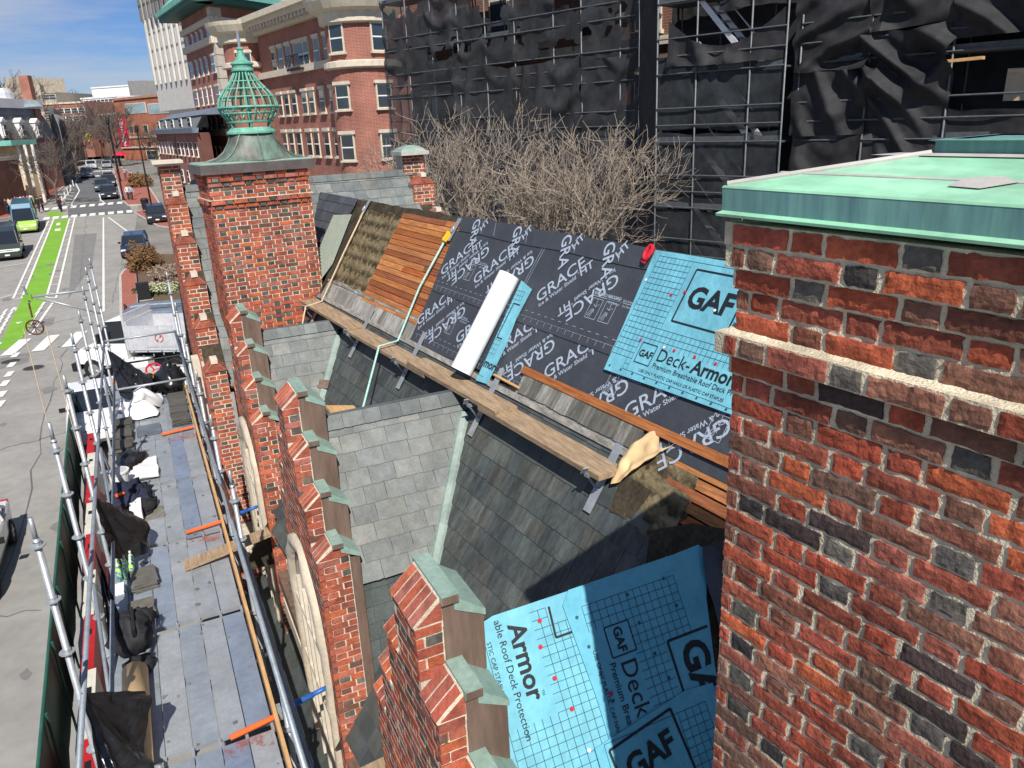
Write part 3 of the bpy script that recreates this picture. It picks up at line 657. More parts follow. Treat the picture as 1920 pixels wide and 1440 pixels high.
# slates beyond the left chimney and by its side
slates(rf,RP(15.0,0),-RA,US,NR,.9,1.78,lambda L:(0,2.4),expo=.19,wid=.27,cols=[(.055,.062,.07),(.07,.075,.085)],maxn=40)
MB().hexa([RP(t,L,n_) for n_ in (.02,.035) for t,L in ((12.95,.95),(12.28,.95),(12.28,1.2),(12.95,1.2))])
def patch(parent,name,pts,matn,n0,th=.006,sub=None):
    b=MB(); P=[RP(t,L,n0) for t,L in pts]; k=len(P); b.add([p-NR*th for p in P]+P,[tuple(range(k,2*k))]+[(i,(i+1)%k,k+(i+1)%k,k+i) for i in range(k)])
    return b.build(name,matn,parent)
def ragged(t0,t1,L,a=.02,n=10): return [(t0+(t1-t0)*i/n,L+rnd(-a,a)) for i in range(n+1)]
patch(rf,'copper_saddle',[(13.05,.50),(12.36,.30),(12.20,.62),(12.42,1.50),(13.2,1.42)],'copper_pale',.05)
# bleached course below the stripped part, as separate slates
slates(rf,RP(12.15,0),-RA,US,NR,.05,.36,lambda L:(0,3.46),expo=.30,wid=.16,cols=[(.30,.29,.26),(.24,.235,.21),(.36,.35,.32),(.20,.19,.165)],meshes=slate_meshes(.27,.27,.008,5,'slate_old'),maxn=60,vary=.3)
patch(rf,'bleached_band',ragged(12.15,8.7,.43,.02,16)+[(8.7,.10),(12.15,.10)],'bleached',.006)
slates(rf,RP(6.1,0,.032),-RA,US,NR,.12,.34,lambda L:(0,1.75),expo=.22,wid=.17,cols=[(.17,.165,.14),(.22,.21,.18),(.12,.115,.095),(.26,.25,.22)],meshes=slate_meshes(.27,.27,.008,5,'slate_old'),maxn=60,vary=.3)
patch(rf,'bleached_band',[(6.15,.36),(4.42,.34),(4.42,.10),(6.15,.10)],'bleached',.034)
patch(rf,'lead_strip',[(12.2,.10),(4.3,.10),(4.3,.04),(12.2,.04)],'bleached',.036,.012)
patch(rf,'felt_panel',ragged(12.16,10.62,1.68,.03,8)+ragged(10.58,12.1,.40,.03,6),'felt',.008)
patch(rf,'felt_edge',[(12.5,1.72),(12.0,1.70),(12.08,.36),(12.25,.2)],'felt_dark',.014)
patch(rf,'felt_ridge',ragged(12.6,8.9,1.79,.02,20)+ragged(8.9,12.5,1.66,.035,20),'felt_dark',.012)
# boards
BRD=[(.40,.145,.045),(.34,.115,.035),(.46,.19,.065),(.30,.095,.035),(.37,.15,.055),(.25,.085,.035),(.43,.165,.05),(.40,.11,.03)]
bm=[]
for k_ in range(4):
    b=MB(); b.box((0,0,0),(1,.076,.022)); bm.append(b.mesh('board','board'))
def boards(t0,t1,L0,L1,pitch=.083,cut=None,n0=0):
    L=L0+pitch/2; 
    while L<L1:
        t=t0; first=True
        while t>t1+.01:
            ln=rnd(.8,2.2); e=max(t1,t-ln); 
            if e-t1<.25: e=t1
            a=t; 
            if not cut or not cut((a+e)/2,L):
                ob('board',random.choice(bm),frame(RP((a+e)/2,L,n0+rnd(-.003,.004)),-RA,US,NR)@SCL((a-e)-.004,rnd(.97,1.02),1),rf,shade(random.choice(BRD),.8,1.15))
            t=e
        L+=pitch
boards(10.62,8.72,.30,1.70)
boards(6.2,3.3,.30,.40,.083,None,.042)
boards(3.95,3.2,-.30,.30,.09,lambda t,L:t>3.72+.35*L or L<-.28)
patch(rf,'felt_panel',[(4.46,.30),(3.72,.29),(3.62,-.15),(3.85,-.42),(4.30,-.38),(4.42,-.1)],'felt',.012)
patch(rf,'felt_panel',[(3.98,.02),(3.66,.0),(3.66,-.34),(3.98,-.32)],'felt',.02)
patch(rf,'felt_panel',[(4.38,-.08),(4.02,-.10),(4.08,-.36),(4.32,-.40)],'felt_dark',.021)
patch(rf,'torn_felt',[(3.86,-.36),(3.55,-.16),(3.2,-.06),(3.05,-.3),(3.35,-.62),(3.7,-.72)],'felt_dark',.024)
patch(rf,'copper_apron',[(3.62,-.46),(3.12,-.2),(2.9,-.5),(3.3,-.86)],'copper_pale',.034)
# black underlayment: lower, upper and ridge sheet
lower=patch(rf,'underlayment',[(8.74,.80),(3.2,.80),(3.2,.2),(6.12,.2),(6.12,.18),(8.66,.07)],'membrane',.020)
upper=patch(rf,'underlayment',ragged(8.86,8.70,1.60,.0,2)+[(3.2,1.66),(3.2,.77),(8.72,.775)],'membrane',.030)
ridge=patch(rf,'underlayment',ragged(8.86,3.2,1.80,.006,14)+ragged(3.2,8.76,1.60,.01,10),'membrane',.040)
def RF(t,L,ang,n): return frame(RP(t,L,n),-RA,US,NR)@RZ(ang)
def grace(sheet,t,L,n,sc=1.0,flip=False):
    M=RF(t,L,R(47)+(math.pi if flip else 0),n)
    text(sheet,'GRACE',M@TR(0,.075*sc,0),.225*sc,'print_grey',.006,xs=1.06)
    text(sheet,'Ice & Water Shield',M@TR(.02*sc,.0,0),.076*sc,'print_grey',.012)
    text(sheet,'HT',M@TR(.66*sc,-.015*sc,0)@RZ(0),.15*sc,'print_grey',.016)
    text(sheet,'®',M@TR(.63*sc,.04*sc,0),.04*sc,'print_grey')
def lines(sheet,name,segs,n,w=.006,matn='print_grey'):
    b=MB()
    for (t0_,L0_),(t1_,L1_) in segs:
        p=RP(t0_,L0_,n);q=RP(t1_,L1_,n); d=(q-p).normalized(); s=NR.cross(d)*(w/2); b.add([p-s,q-s,q+s,p+s],[(0,1,2,3)])
    return b.build(name,matn,sheet)
def hand_box(sheet,t,L,n):
    s=[]
    M=RF(t,L,R(-6),n); w_,h_=.15,.20
    q=lambda x,y:(t-x,L+y)
    for k_ in (0,):
        s+=[(q(0,0),q(w_,0)),(q(w_,0),q(w_,h_)),(q(w_,h_),q(0,h_)),(q(0,h_),q(0,0)),(q(w_*.5,h_),q(w_*.55,h_*.6)),(q(w_*.3,h_*.7),q(w_*.55,h_*.6)),(q(w_*.55,h_*.6),q(w_*.8,h_*.75))]
        s+=[(q(w_*.1,h_*.1),q(w_*.35,h_*.5)),(q(w_*.25,h_*.06),q(w_*.45,h_*.48)),(q(w_*.42,h_*.06),q(w_*.5,h_*.45)),(q(w_*.6,h_*.3),q(w_*.5,h_*.5))]
    lines(sheet,'printed_diagram',s,n,.005)
    text(sheet,'RIPCORD',RF(t+.02,L+h_+.035,0,n),.045,'print_grey',.01); text(sheet,'Split Release',RF(t-.20,L+h_+.035,0,n),.032,'print_grey')
    lines(sheet,'printed_rule',[(q(-.02,h_+.022),q(.42,h_+.022))],n,.005)
    text(sheet,'On Demand',RF(t-.22,L+h_-.015,0,n),.032,'print_grey')
def sheet_edge(sheet,t0_,t1_,L,n):
    s=[]; t=t0_
    while t>t1_: s+=[((t,L+.012),(t-.05,L+.012)),((t,L-.045),(t-.11,L-.045)),((t-.06,L-.045),(t-.06,L-.095))]; t-=.12
    s+=[((t0_,L-.045),(t1_,L-.045))]
    lines(sheet,'printed_edge',s,n,.004)
n1,n2,n3=.0225,.0325,.0425
for t,L in ((8.60,.93),(7.77,.95),(6.45,.97)): grace(upper,t,L,n2,.9)
for t,L in ((7.97,1.56),(7.02,1.57),(5.60,1.57)): grace(upper,t,L,n2,.9,True)
for t,L in ((8.60,.24),(7.55,.24),(6.72,.30),(5.78,.29),(4.56,.26)): grace(lower,t,L,n1,.9)
for t,L in ((7.86,.80),(6.04,.80),(4.87,.70),(3.73,.70)): grace(lower,t,L,n1,.9,True)
for t in (8.12,5.70,5.50): hand_box(upper,t,1.03,n2)
for t in (7.98,5.02,3.80): hand_box(lower,t,.36 if t>6 else .44,n1)
sheet_edge(upper,8.68,5.15,.90,n2); sheet_edge(lower,8.6,6.15,.25,n1)
for t in (8.5,7.55,6.6,5.9):
    text(ridge,'GRA',RF(t,1.76,R(-62),n3),.20,'print_grey',.012); text(ridge,'HT',RF(t-.28,1.64,R(62),n3),.13,'print_grey',.014)
lines(ridge,'printed_rule',[((8.2,1.62),(8.28,1.78)),((7.9,1.62),(7.98,1.78)),((7.2,1.62),(7.28,1.78)),((6.3,1.62),(6.36,1.78)),((5.6,1.62),(5.66,1.78))],n3,.005)
lines(upper,'printed_rule',[((6.90,.80),(6.86,1.6)),((6.86,.80),(6.82,1.6))],n2,.005)
# blue sheet over the near end
def blue_piece(parent,name,pts,n0,matn='blue_sheet'): return patch(parent,name,pts,matn,n0)
gaf=blue_piece(rf,'breather_membrane',[(5.19,1.785),(4.9,1.79),(3.1,1.80),(3.1,.665),(3.6,.665),(4.4,.65),(5.10,.635),(5.13,1.1)],.052)
def grid_lines(sheet,t0_,t1_,L0_,L1_,n,holes,step=.052,matn='print_teal'):
    s=[]
    k_=int((t0_-t1_)/step)
    ins=lambda t,L: any(a>t>c and d<L<e for a,c,d,e in holes)
    nL=int((L1_-L0_)/step)
    for i in range(k_+1):
        for j_ in range(nL):
            a=(t0_-i*step,L0_+j_*step); c=(a[0],a[1]+step)
            if not ins(a[0],(a[1]+c[1])/2): s.append((a,c))
    for j_ in range(nL+1):
        for i in range(k_):
            a=(t0_-i*step,L0_+j_*step); c=(a[0]-step,a[1])
            if not ins((a[0]+c[0])/2,a[1]): s.append((a,c))
    lines(sheet,'printed_grid',s,n,.0035,matn)
grid_lines(gaf,5.10,3.3,.70,1.77,.0545,[(4.68,4.0,1.14,1.74),(4.82,3.3,.70,.98),(5.15,4.9,.62,.80)])
def box_print(sheet,t0_,t1_,L0_,L1_,n,w=.016,matn='print_black'):
    lines(sheet,'printed_frame',[((t0_,L0_),(t1_,L0_)),((t1_,L0_),(t1_,L1_)),((t1_,L1_),(t0_,L1_)),((t0_,L1_),(t0_,L0_))],n,w,matn)
n4=.0555
box_print(gaf,4.61,4.02,1.21,1.68,n4)
text(gaf,'GAF',RF(4.555,1.36,0,n4),.255,'print_black',.035)
box_print(gaf,4.80,4.62,.79,.97,n4,.008); text(gaf,'GAF',RF(4.788,.85,0,n4),.085,'print_black',.03)
text(gaf,'Deck-',RF(4.58,.855,0,n4),.155,'print_black'); text(gaf,'Armor',RF(4.18,.855,0,n4),.155,'print_black',.025); text(gaf,'™',RF(3.72,.95,0,n4),.05,'print_black')
text(gaf,'Premium Breathable Roof Deck Protection',RF(4.58,.79,0,n4),.062,'print_black',.004)
text(gaf,'USE ONLY PLASTIC CAP NAILS OR PLASTIC CAP STAPLES',RF(4.70,.725,0,n4),.037,'print_black',.004)
b=MB(); b.lathe([(.014,0),(.013,.004)],(0,0,0),10); capn=b.mesh('cap_nail','red'); b=MB(); b.lathe([(.013,0),(.012,.004)],(0,0,0),10); capw=b.mesh('cap_nail','trim_white')
for t,L in ((4.75,1.42),(4.84,.98),(4.43,.98),(4.2,.98),(4.62,1.47),(3.98,.98)): ob('cap_nail',capn,frame(RP(t,L,n4),-RA,US,NR),gaf)
for t,L in ((5.12,1.5),(4.55,.98),(4.23,1.38)): ob('cap_nail',capw,frame(RP(t,L,n4),-RA,US,NR),gaf)
for t in (5.05,4.9,4.75,4.6,4.45,4.3,4.15,4.0,3.85,3.7): ob('cap_mark',MB().lathe([(.011,0),(.011,.0005)],(0,0,0),8).mesh('cap_mark','print_teal') if t==5.05 else bpy.data.meshes['cap_mark'],frame(RP(t,.685,n4),-RA,US,NR),gaf)
# narrow blue strip under the roll
gs=blue_piece(rf,'breather_membrane',[(6.93,1.2),(6.68,1.14),(6.70,.8),(6.65,.5),(6.64,.05),(6.86,.03)],.046)
grid_lines(gs,6.92,6.72,.10,1.10,.048,[(6.86,6.7,.52,.98),(6.86,6.66,.10,.32)])
lines(gs,'printed_frame',[((6.86,.54),(6.86,.94)),((6.86,.94),(6.74,.94)),((6.86,.54),(6.76,.54))],.049,.014,'print_black')
text(gs,'mor',RF(6.86,.2,0,.049),.13,'print_black',.03)
# ---------------- things on the roof
rl=thing('membrane_roll','white roll of breather membrane standing against the black underlayment','roll',RP(7.05,.02,.12))
a=RP(7.04,.045,.15); bb=RP(7.06,1.20,.13)
b=MB(); b.tube(a,bb,.118,28); b.build('wrap','roll_white',rl,False)
d=(bb-a).normalized(); b=MB(); b.tube(a-d*.004,a-d*.002,.06,16); b.build('core_hole','plastic_black',rl)
def plank(label,P,Q,w_,h_,matn='plank',group='planks set on the roof brackets'):
    o=MB().bar(P,Q,w_,h_).build('scaffold_plank',matn); return tag(o,label,'plank',group)
ps=3.485; pz=-2.69
plank('dark-ended plank beside the left chimney, farthest on the roof brackets',RR(12.25,ps+.02,pz+.02),RR(10.05,ps,pz+.02),.26,.04)
plank('middle roof plank between the mint rope and the dark-ended one',RR(10.15,ps,pz-.025),RR(7.6,ps,pz-.022),.25,.04)
plank('grey plank with its end under the white roll',RR(8.05,ps+.0,pz+.022),RR(6.0,ps,pz+.022),.25,.042)
plank('nearest roof plank, jutting out with a bare end',RR(6.35,ps+.005,pz-.022),RR(4.38,ps-.005,pz-.022),.26,.045)
for i,(t,lb) in enumerate(((11.9,'steel roof bracket under the plank end by the left chimney'),(10.02,'steel roof bracket under the step between the two farthest planks'),(8.36,'steel roof bracket under the plank beside the mint rope'),(6.52,'steel roof bracket under the plank by the white roll'),(4.53,'steel roof bracket under the nearest plank end'))):
    j_=thing('roof_bracket',lb,'bracket',RP(t,-.5),'roof brackets carrying the planks')
    b=MB(); b.hexa([RP(t+e,L,n_) for n_ in (.035,.042) for e,L in ((.045,-.50),(-.045,-.50),(-.045,.26),(.045,.26))]); b.build('strap','galv',j_)
    b=MB(); b.bar(RR(t,ps-.15,pz-.045),RR(t,ps+.17,pz-.05),.05,.03); b.build('arm','galv_dull',j_)
    b=MB(); b.bar(RR(t,ps-.13,pz-.06),RP(t,-.30,.045),.045,.008); b.build('brace','galv_dull',j_)
    b=MB(); b.bar(RR(t+.02,ps-.16,pz-.03),RR(t-.03,ps-.17,pz+.035),.05,.008); b.build('lip','galv',j_)
def rope(name,label,pts,r,matn): 
    o=MB().path(pts,r,6).build(name,matn,None,True); return tag(o,label,'rope')
rope('rope','tan rope running down beside the left chimney',[RP(11.98,1.62,.05),RP(11.9,.8,.07),RR(11.85,ps+.12,pz+.06),RR(11.8,ps-.16,pz+.03),RR(11.3,3.02,-3.05),RR(11.0,2.7,-3.35)],.014,'rope_tan')
rope('rope','mint green rope stretched down over the boards and planks',[RP(8.93,1.50,.06),RP(8.95,.75,.08),RR(8.9,ps+.14,pz+.06),RR(8.85,ps-.14,pz+.05),RR(8.4,2.9,-3.20),RR(8.0,2.35,-3.95),atY(672,775,7.75)],.014,'rope_mint')
for t,L,lb,mt in ((11.98,1.68,'grey steel ridge anchor where the tan rope is tied','galv'),(8.86,1.64,'steel ridge anchor with a yellow rope grab, top of the mint rope','galv')):
    a_=thing('roof_anchor',lb,'anchor',RP(t,L,.05),'roof anchors on the ridge')
    b=MB(); b.hexa([RP(t+e,L_,n_) for n_ in (.045,.056) for e,L_ in ((.05,L-.2),(-.02,L-.2),(-.05,L+.12),(.03,L+.12))]); b.build('plate',mt,a_)
    b=MB(); b.path([RP(t+.02*math.cos(q/8*6.283),L-.05+.045*math.sin(q/8*6.283),.075) for q in range(9)],.008,5); b.build('ring','galv',a_)
    if t<9: MB().bar(RP(8.90,1.55,.07),RP(8.93,1.42,.075),.07,.04,NR).build('rope_grab','yellow',a_)
ra=thing('roof_anchor','red swivel anchor clipped at the corner of the blue sheet','anchor',RP(5.2,1.74,.06),'roof anchors on the ridge')
b=MB(); b.path([RP(5.22+.035*math.cos(q/10*6.283),1.74+.07*math.sin(q/10*6.283),.09) for q in range(11)],.016,6); b.build('ring','red',ra); MB().bar(RP(5.24,1.64,.075),RP(5.2,1.80,.07),.05,.02,NR).build('plate','red',ra)
def crumple(fn,amp,sc,seed):
    def f(a,c):
        p=V(fn(a,c)); return p+noise.noise_vector(p*sc+V((seed,seed*2,0)))*amp
    return f
b=MB(); bl=lambda a,c: RP(4.36-.34*a-.05*c+.1*(1-c)*a,-.10+.40*c-.02*a*(1-c),.06+.05*math.sin(a*3)*(1-c))
def kp(a,c):
    top=V(RP(4.30-.32*a,.28+.05*math.sin(a*7),.06)); low=V(RP(4.38-.06*a,-.20+.05*a,.07)); mid=V(RP(4.44-.30*a,.10,.10+.03*math.sin(a*9)))
    return (top*(1-c)**2+mid*2*c*(1-c)+low*c*c)
b.sheet(crumple(kp,.016,11,3),22,26,NR*.003); tag(b.build('kraft_paper','kraft'),'torn tan kraft paper hanging at the edge of the underlayment','paper')
b=MB(); b.bar(RP(6.6,.17,.05),RP(6.1,.16,.05),.03,.012); tag(b.build('lath_strip','plank_new'),'thin pale wood lath lying by the foot of the underlayment','lath')
# ================================================================ crow-stepped dormers
X0=.929; C56,S56=math.cos(R(56)),math.sin(R(56))
ZCAP=-2.34; RUN,DROP=.255,.41; ZR=-2.73; HW=.92
LGT=[(.165,.176,.165),(.178,.187,.171),(.156,.168,.159),(.187,.191,.174),(.169,.174,.162),(.148,.159,.153)]
MIDS=[(.14,.155,.15),(.16,.175,.165),(.12,.135,.135)]
def main_x(y,z): return ((S0+(z-Z0)/math.tan(TH))-y*RB.y)/RB.x
def wcol(h):
    r=random.random(); return shade(random.choice(DRK if (h and r<.45) else (BRN if r<.4 else RED)),.75,1.05)
def dormer(yc,label,blue=False,steps=4,maxn=290,hoods=True):
    d=thing('dormer',label,'dormer',V((1.4,yc,-6)),'crow-stepped dormers along the street front')
    hw=.2+RUN*(steps-1)
    # wall core
    def prof(ins,zi=0):
        P=[(yc-hw-.0+ins,-10.35)]
        for k in range(steps-1,-1,-1):
            y=yc-.2-RUN*k+ins; z=ZCAP-.16-DROP*k-zi; P+=[(y,z)]
            if k: P+=[(y+RUN,z)]
        Q=[(2*yc-a,b_) for a,b_ in reversed(P)]
        return P+Q
    b=MB(); b.prism([V((X0+.0035,y,z)) for y,z in prof(.008)],(.29,0,0)); b.build('wall_core','mortar',d)
    def top(y):
        a=abs(y-yc)
        if a<.2: return ZCAP-.15
        k=math.ceil((a-.2)/RUN); return ZCAP-.15-DROP*k
    def clip(u,z,a,b_):
        y=yc+hw-u
        ya,yb=yc+hw-a,yc+hw-b_
        if z+.03<min(top(ya),top(yb)): return True
        if z+.03<max(top(ya),top(yb)) or z+.03<top((ya+yb)/2):
            lim=0
            for k in range(steps-1,-1,-1):
                if z+.03<ZCAP-.15-DROP*k: lim=.2+RUN*k; break
            if not lim: return False
            aa=max(a,hw-lim); bb_=min(b_,hw+lim)
            return (aa,bb_) if bb_-aa>.05 else False
        return False
    brick_wall(d,V((X0,yc+hw,0)),V((0,-1,0)),UX,2*hw,ZCAP-.15,-5.6,maxn=maxn,clip=clip,colour=wcol)
    brick_wall(d,V((X0,yc+hw,0)),V((0,-1,0)),UX,2*hw,-5.6,-10.3,maxn=0,dark=.5)
    # risers, near side and far side
    for k in range(steps):
        zc=ZCAP-DROP*k; last=(k==steps-1)
        for sg in (-1,1):
            yr=yc+sg*(.2+RUN*k)
            xd,yd=(UX,UY) if sg<0 else (-UX,-UY)
            zb=zc-.13-DROP if not last else -6.3
            if sg<0:
                wv=.15 if not last else .29
                brick_wall(d,V((X0-.004,yr-.004,0)),UX,UY,wv,zc-.150,zb,maxn=100,dark=.4)
                if not last: b=MB(); b.prism([V((X0+.012,yr-.003,zc-.145)),V((X0+.152,yr-.003,zc-.145)),V((X0+.152,yr-.003,zc-.03))],(0,.02,0)); b.build('gablet','brick',d,color=(.33,.09,.055))
                if last:
                    b=MB(); b.hexa([V((X0+.295,yr+.002,zb)),V((X0+.385,yr+.002,zb)),V((X0+.385,yr+.1,zb)),V((X0+.295,yr+.1,zb)),V((X0+.295,yr+.002,zc-.17)),V((X0+.385,yr+.002,zc-.24)),V((X0+.385,yr+.1,zc-.24)),V((X0+.295,yr+.1,zc-.17))]); b.build('copper_edge','copper_brown',d)
                    # brick gablet under the last cap
                    b=MB(); b.prism([V((X0+.004,yr-.001,zc-.15)),V((X0+.30,yr-.001,zc-.15)),V((X0+.19,yr-.001,zc-.03))],(0,.02,0)); b.build('gablet','brick',d,color=(.33,.09,.055))
                else:
                    b=MB(); b.hexa([V((X0+.155,yr-.004,zb+.0)),V((X0+.385,yr-.004,zb+.0)),V((X0+.385,yr+RUN*0+.06,zb+.0)),V((X0+.155,yr+.06,zb)),V((X0+.155,yr-.004,zc-.02)),V((X0+.385,yr-.004,zc-.15)),V((X0+.385,yr+.06,zc-.15)),V((X0+.155,yr+.06,zc-.02))]); b.build('riser_plate','copper_brown',d)
            if k==0 and sg>0: continue
            y0_,y1_=(yr,yr+RUN) if sg<0 else (yr-RUN,yr)
            if k==0: y0_,y1_=yc-.2,yc+.2
            # sloped brick weathering
            m_=max(3,int((y1_-y0_)/.068)); pt=(y1_-y0_)/m_
            ang=math.atan2(.13,.15); up=V((math.cos(ang),0,math.sin(ang))); nn=V((-math.sin(ang),0,math.cos(ang)))
            for q in range(m_):
                o_=V((X0-.012,y0_+(q+.5)*pt,zc-.15))+up*.102+nn*.012
                ob('brick',random.choice(BST),frame(o_,up,-nn,UY.copy()*1)@SCL(.98,1,(pt-.009)/.056),d,tuple(q_*1.05 for q_ in random.choice(RED)))
            b=MB(); b.hexa([V((X0+.005,y0_,zc-.19)),V((X0+.2,y0_,zc-.19)),V((X0+.2,y1_,zc-.19)),V((X0+.005,y1_,zc-.19)),V((X0-.0105,y0_+.004,zc-.1395)),V((X0+.145,y0_+.004,zc-.0045)),V((X0+.145,y1_,zc-.0045)),V((X0-.0105,y1_,zc-.1395))]); b.build('mortar_bed','mortar',d)
            # copper: cap and back slope
            e=.03 if sg<0 or k==0 else -.0; e2=.03 if k==0 else 0
            b=MB(); b.box((X0+.195,(y0_+y1_)/2-(e-e2)/2,zc-.018),(.098,y1_-y0_+e+e2,.055)); cp=b.build('coping_cap','copper_green',d)
            b=MB(); b.box((X0+.195,y0_-e-.001,zc-.02),(.094,.003,.045)); b.build('cap_end','copper_brown',cp)
            b=MB(); b.hexa([V((X0+.22,y0_-.012,zc-.10)),V((X0+.395,y0_-.012,zc-.19)),V((X0+.395,y1_,zc-.19)),V((X0+.22,y1_,zc-.10)),V((X0+.22,y0_-.012,zc-.02)),V((X0+.395,y0_-.012,zc-.150)),V((X0+.395,y1_,zc-.150)),V((X0+.22,y1_,zc-.02))]); b.build('back_flashing','copper_green',d)
            # copper-clad back of the wall
            b=MB(); b.box((X0+.342,(y0_+y1_)/2,zc-.19-.6),(.085,y1_-y0_-.002,1.2)); b.build('back_plate','copper_brown',d)
    # roof slopes
    ye,ze=yc-HW,ZR-HW*S56/C56
    up=V((0,C56,S56)); nn=V((0,-S56,C56)); L1=HW/C56
    xr=lambda L: main_x(ye+L*C56,ze+L*S56)
    b=MB(); Pn=[V((X0+.3,ye,ze)),V((xr(0)+.25,ye,ze)),V((xr(L1)+.25,yc,ZR)),V((X0+.3,yc,ZR))]
    b.hexa([p-nn*.10 for p in Pn]+[p-nn*.012 for p in Pn]); b.build('slope_deck','felt_dark',d)
    up2=V((0,-C56,S56)); n2_=V((0,S56,C56)); Pf=[V((X0+.3,yc+.13,ZR-.19)),V((xr(L1)+.2,yc+.13,ZR-.19)),V((xr(0)+.1,yc+HW,ze)),V((X0+.3,yc+HW,ze))]
    b=MB(); b.hexa([p-n2_*.14 for p in Pf]+[p-n2_*.045 for p in Pf]); b.build('far_slope','slate_old',d,color=(.12,.13,.13))
    xl=X0+.392
    if not blue:
        slates(d,V((0,ye,ze)),UX,up,nn,0,L1-.10,lambda L:(xl,xr(L)-.06),expo=.18,wid=.26,cols=LGT,vary=.25)
        # ridge slates
        x=xl; 
        while x<xr(L1)-.02:
            w_=rnd(.17,.23); w_=min(w_,xr(L1)-x)
            ob('ridge_slate',random.choice(SL),frame(V((x+w_/2,ye,ze))+up*(L1-.14)+nn*.034,UX,up,nn)@SCL((w_-.004)/.27,.15/.27,1),d,shade(random.choice(MIDS),.8,1.05))
            x+=w_
        MB().bar(V((xl,yc+.01,ZR+.022)),V((xr(L1),yc+.01,ZR+.022)),.05,.02).build('ridge_strip','slate',d,color=(.10,.11,.115))
    # valley flashing
    if not blue:
        va,vb=V((xr(.0)-.05,ye,ze)),V((xr(L1*.86)-.05,ye+L1*.86*C56,ze+L1*.86*S56)); mid=(nn+NR).normalized()
        dv=(vb-va).normalized(); sd=dv.cross(mid).normalized()
        b=MB(); pts=[]
        prof_=[(-.085,-.004),(-.05,.028),(0,.05),(.05,.035),(.09,.0)]
        P=[a_+sd*u_+mid*h_ for a_ in (va-dv*.02,vb) for u_,h_ in prof_]; b.add(P,[(i,i+1,6+i,5+i) for i in range(4)]); b.add([p-mid*.012 for p in P],[(5+i,6+i,i+1,i) for i in range(4)])
        b.build('valley_flashing','copper_valley',d)
        b=MB(); q=va.lerp(vb,.5); b.hexa([q+sd*u_+dv*w_+mid*h_ for h_ in (.052,.058) for u_,w_ in ((-.1,-.06),(.1,-.06),(.1,.07),(-.1,.07))]); 
        if yc>9: b.build('flashing_clip','copper_brown',d)
    # slate-hung cheek
    b=MB(); Pc=[V((X0+.3,ye+.05,ze)),V((xr(0),ye+.05,ze)),V((main_x(ye,-5.9),ye+.05,-5.9)),V((X0+.3,ye+.05,-5.9))]; b.hexa([p+UY*.05 for p in Pc]+Pc) if False else b.add(Pc,[(0,3,2,1)])
    b.build('cheek_board','felt_dark',d)
    slates(d,V((0,ye+.045,-5.9)),UX,UZ,-UY,0,5.9+ze-.02,lambda L:(xl,max(xl+.05,main_x(ye,-5.9+L)+.05)),expo=.19,wid=.27,cols=[(.085,.10,.095),(.10,.115,.11),(.075,.09,.09)],maxn=60)
    if hoods:                                               # window hood and jambs wrapped in cream cloth
        zt_=-4.05
        arch=[V((0,yc-.72,-6.9)),V((0,yc-.72,-5.6))]+[V((0,yc-.72*math.cos(a_/14*math.pi),-4.85+.80*math.sin(a_/14*math.pi))) for a_ in range(15)]+[V((0,yc+.72,-5.6)),V((0,yc+.72,-6.9))]
        pts=sum([[arch[i].lerp(arch[i+1],j_/4) for j_ in range(4)] for i in range(len(arch)-1)],[])+[arch[-1]]
        cen=V((0,yc,-5.0)); rows_=[]
        for i,p in enumerate(pts):
            o_=(p-cen); o_.x=0; o_.normalize(); wob=noise.noise(V((0,p.y*4,p.z*4+yc)))*.03; wob2=noise.noise(V((3,p.y*7,p.z*7)))*.02
            rows_.append([V((X0-.004,p.y,p.z))+o_*(.09+wob),V((X0-.05+wob2,p.y,p.z))+o_*(.085+wob),V((X0-.07+wob,p.y,p.z))+o_*(.015+wob2),V((X0-.04-wob2,p.y,p.z))-o_*(.06+wob2),V((X0-.004,p.y,p.z))-o_*(.075)])
        b=MB(); b.add(sum(rows_,[]),[(i*5+k,i*5+k+1,(i+1)*5+k+1,(i+1)*5+k) for i in range(len(rows_)-1) for k in range(4)]); b.build('wrapped_hood','cloth_cream',d,True)
        win=thing if False else None
        b=MB(); pts=[V((X0-.012,yc+.60*math.cos(a_/12*math.pi),-4.9+.62*math.sin(a_/12*math.pi))) for a_ in range(13)]+[V((X0-.012,yc-.60,-7)),V((X0-.012,yc+.60,-7))]
        b.prism(pts,(.008,0,0)); wd=b.build('window','glass',d)
        for yy in (-.3,0,.3):
            MB().box((X0-.03,yc+yy,-5.75),(.04,.05,2.4)).build('mullion','limestone',wd)
        for zz in (-4.95,-5.7,-6.4): MB().box((X0-.028,yc,zz),(.036,1.2,.05)).build('transom','limestone',wd)
    return d
d1=dormer(11.12,'farthest slate dormer, its light slope right below the left chimney')
d2=dormer(7.236,'middle slate dormer with a crow-stepped brick gable and light grey slope')
d3=dormer(3.5,'nearest dormer, its slope covered in blue printed membrane',blue=True)
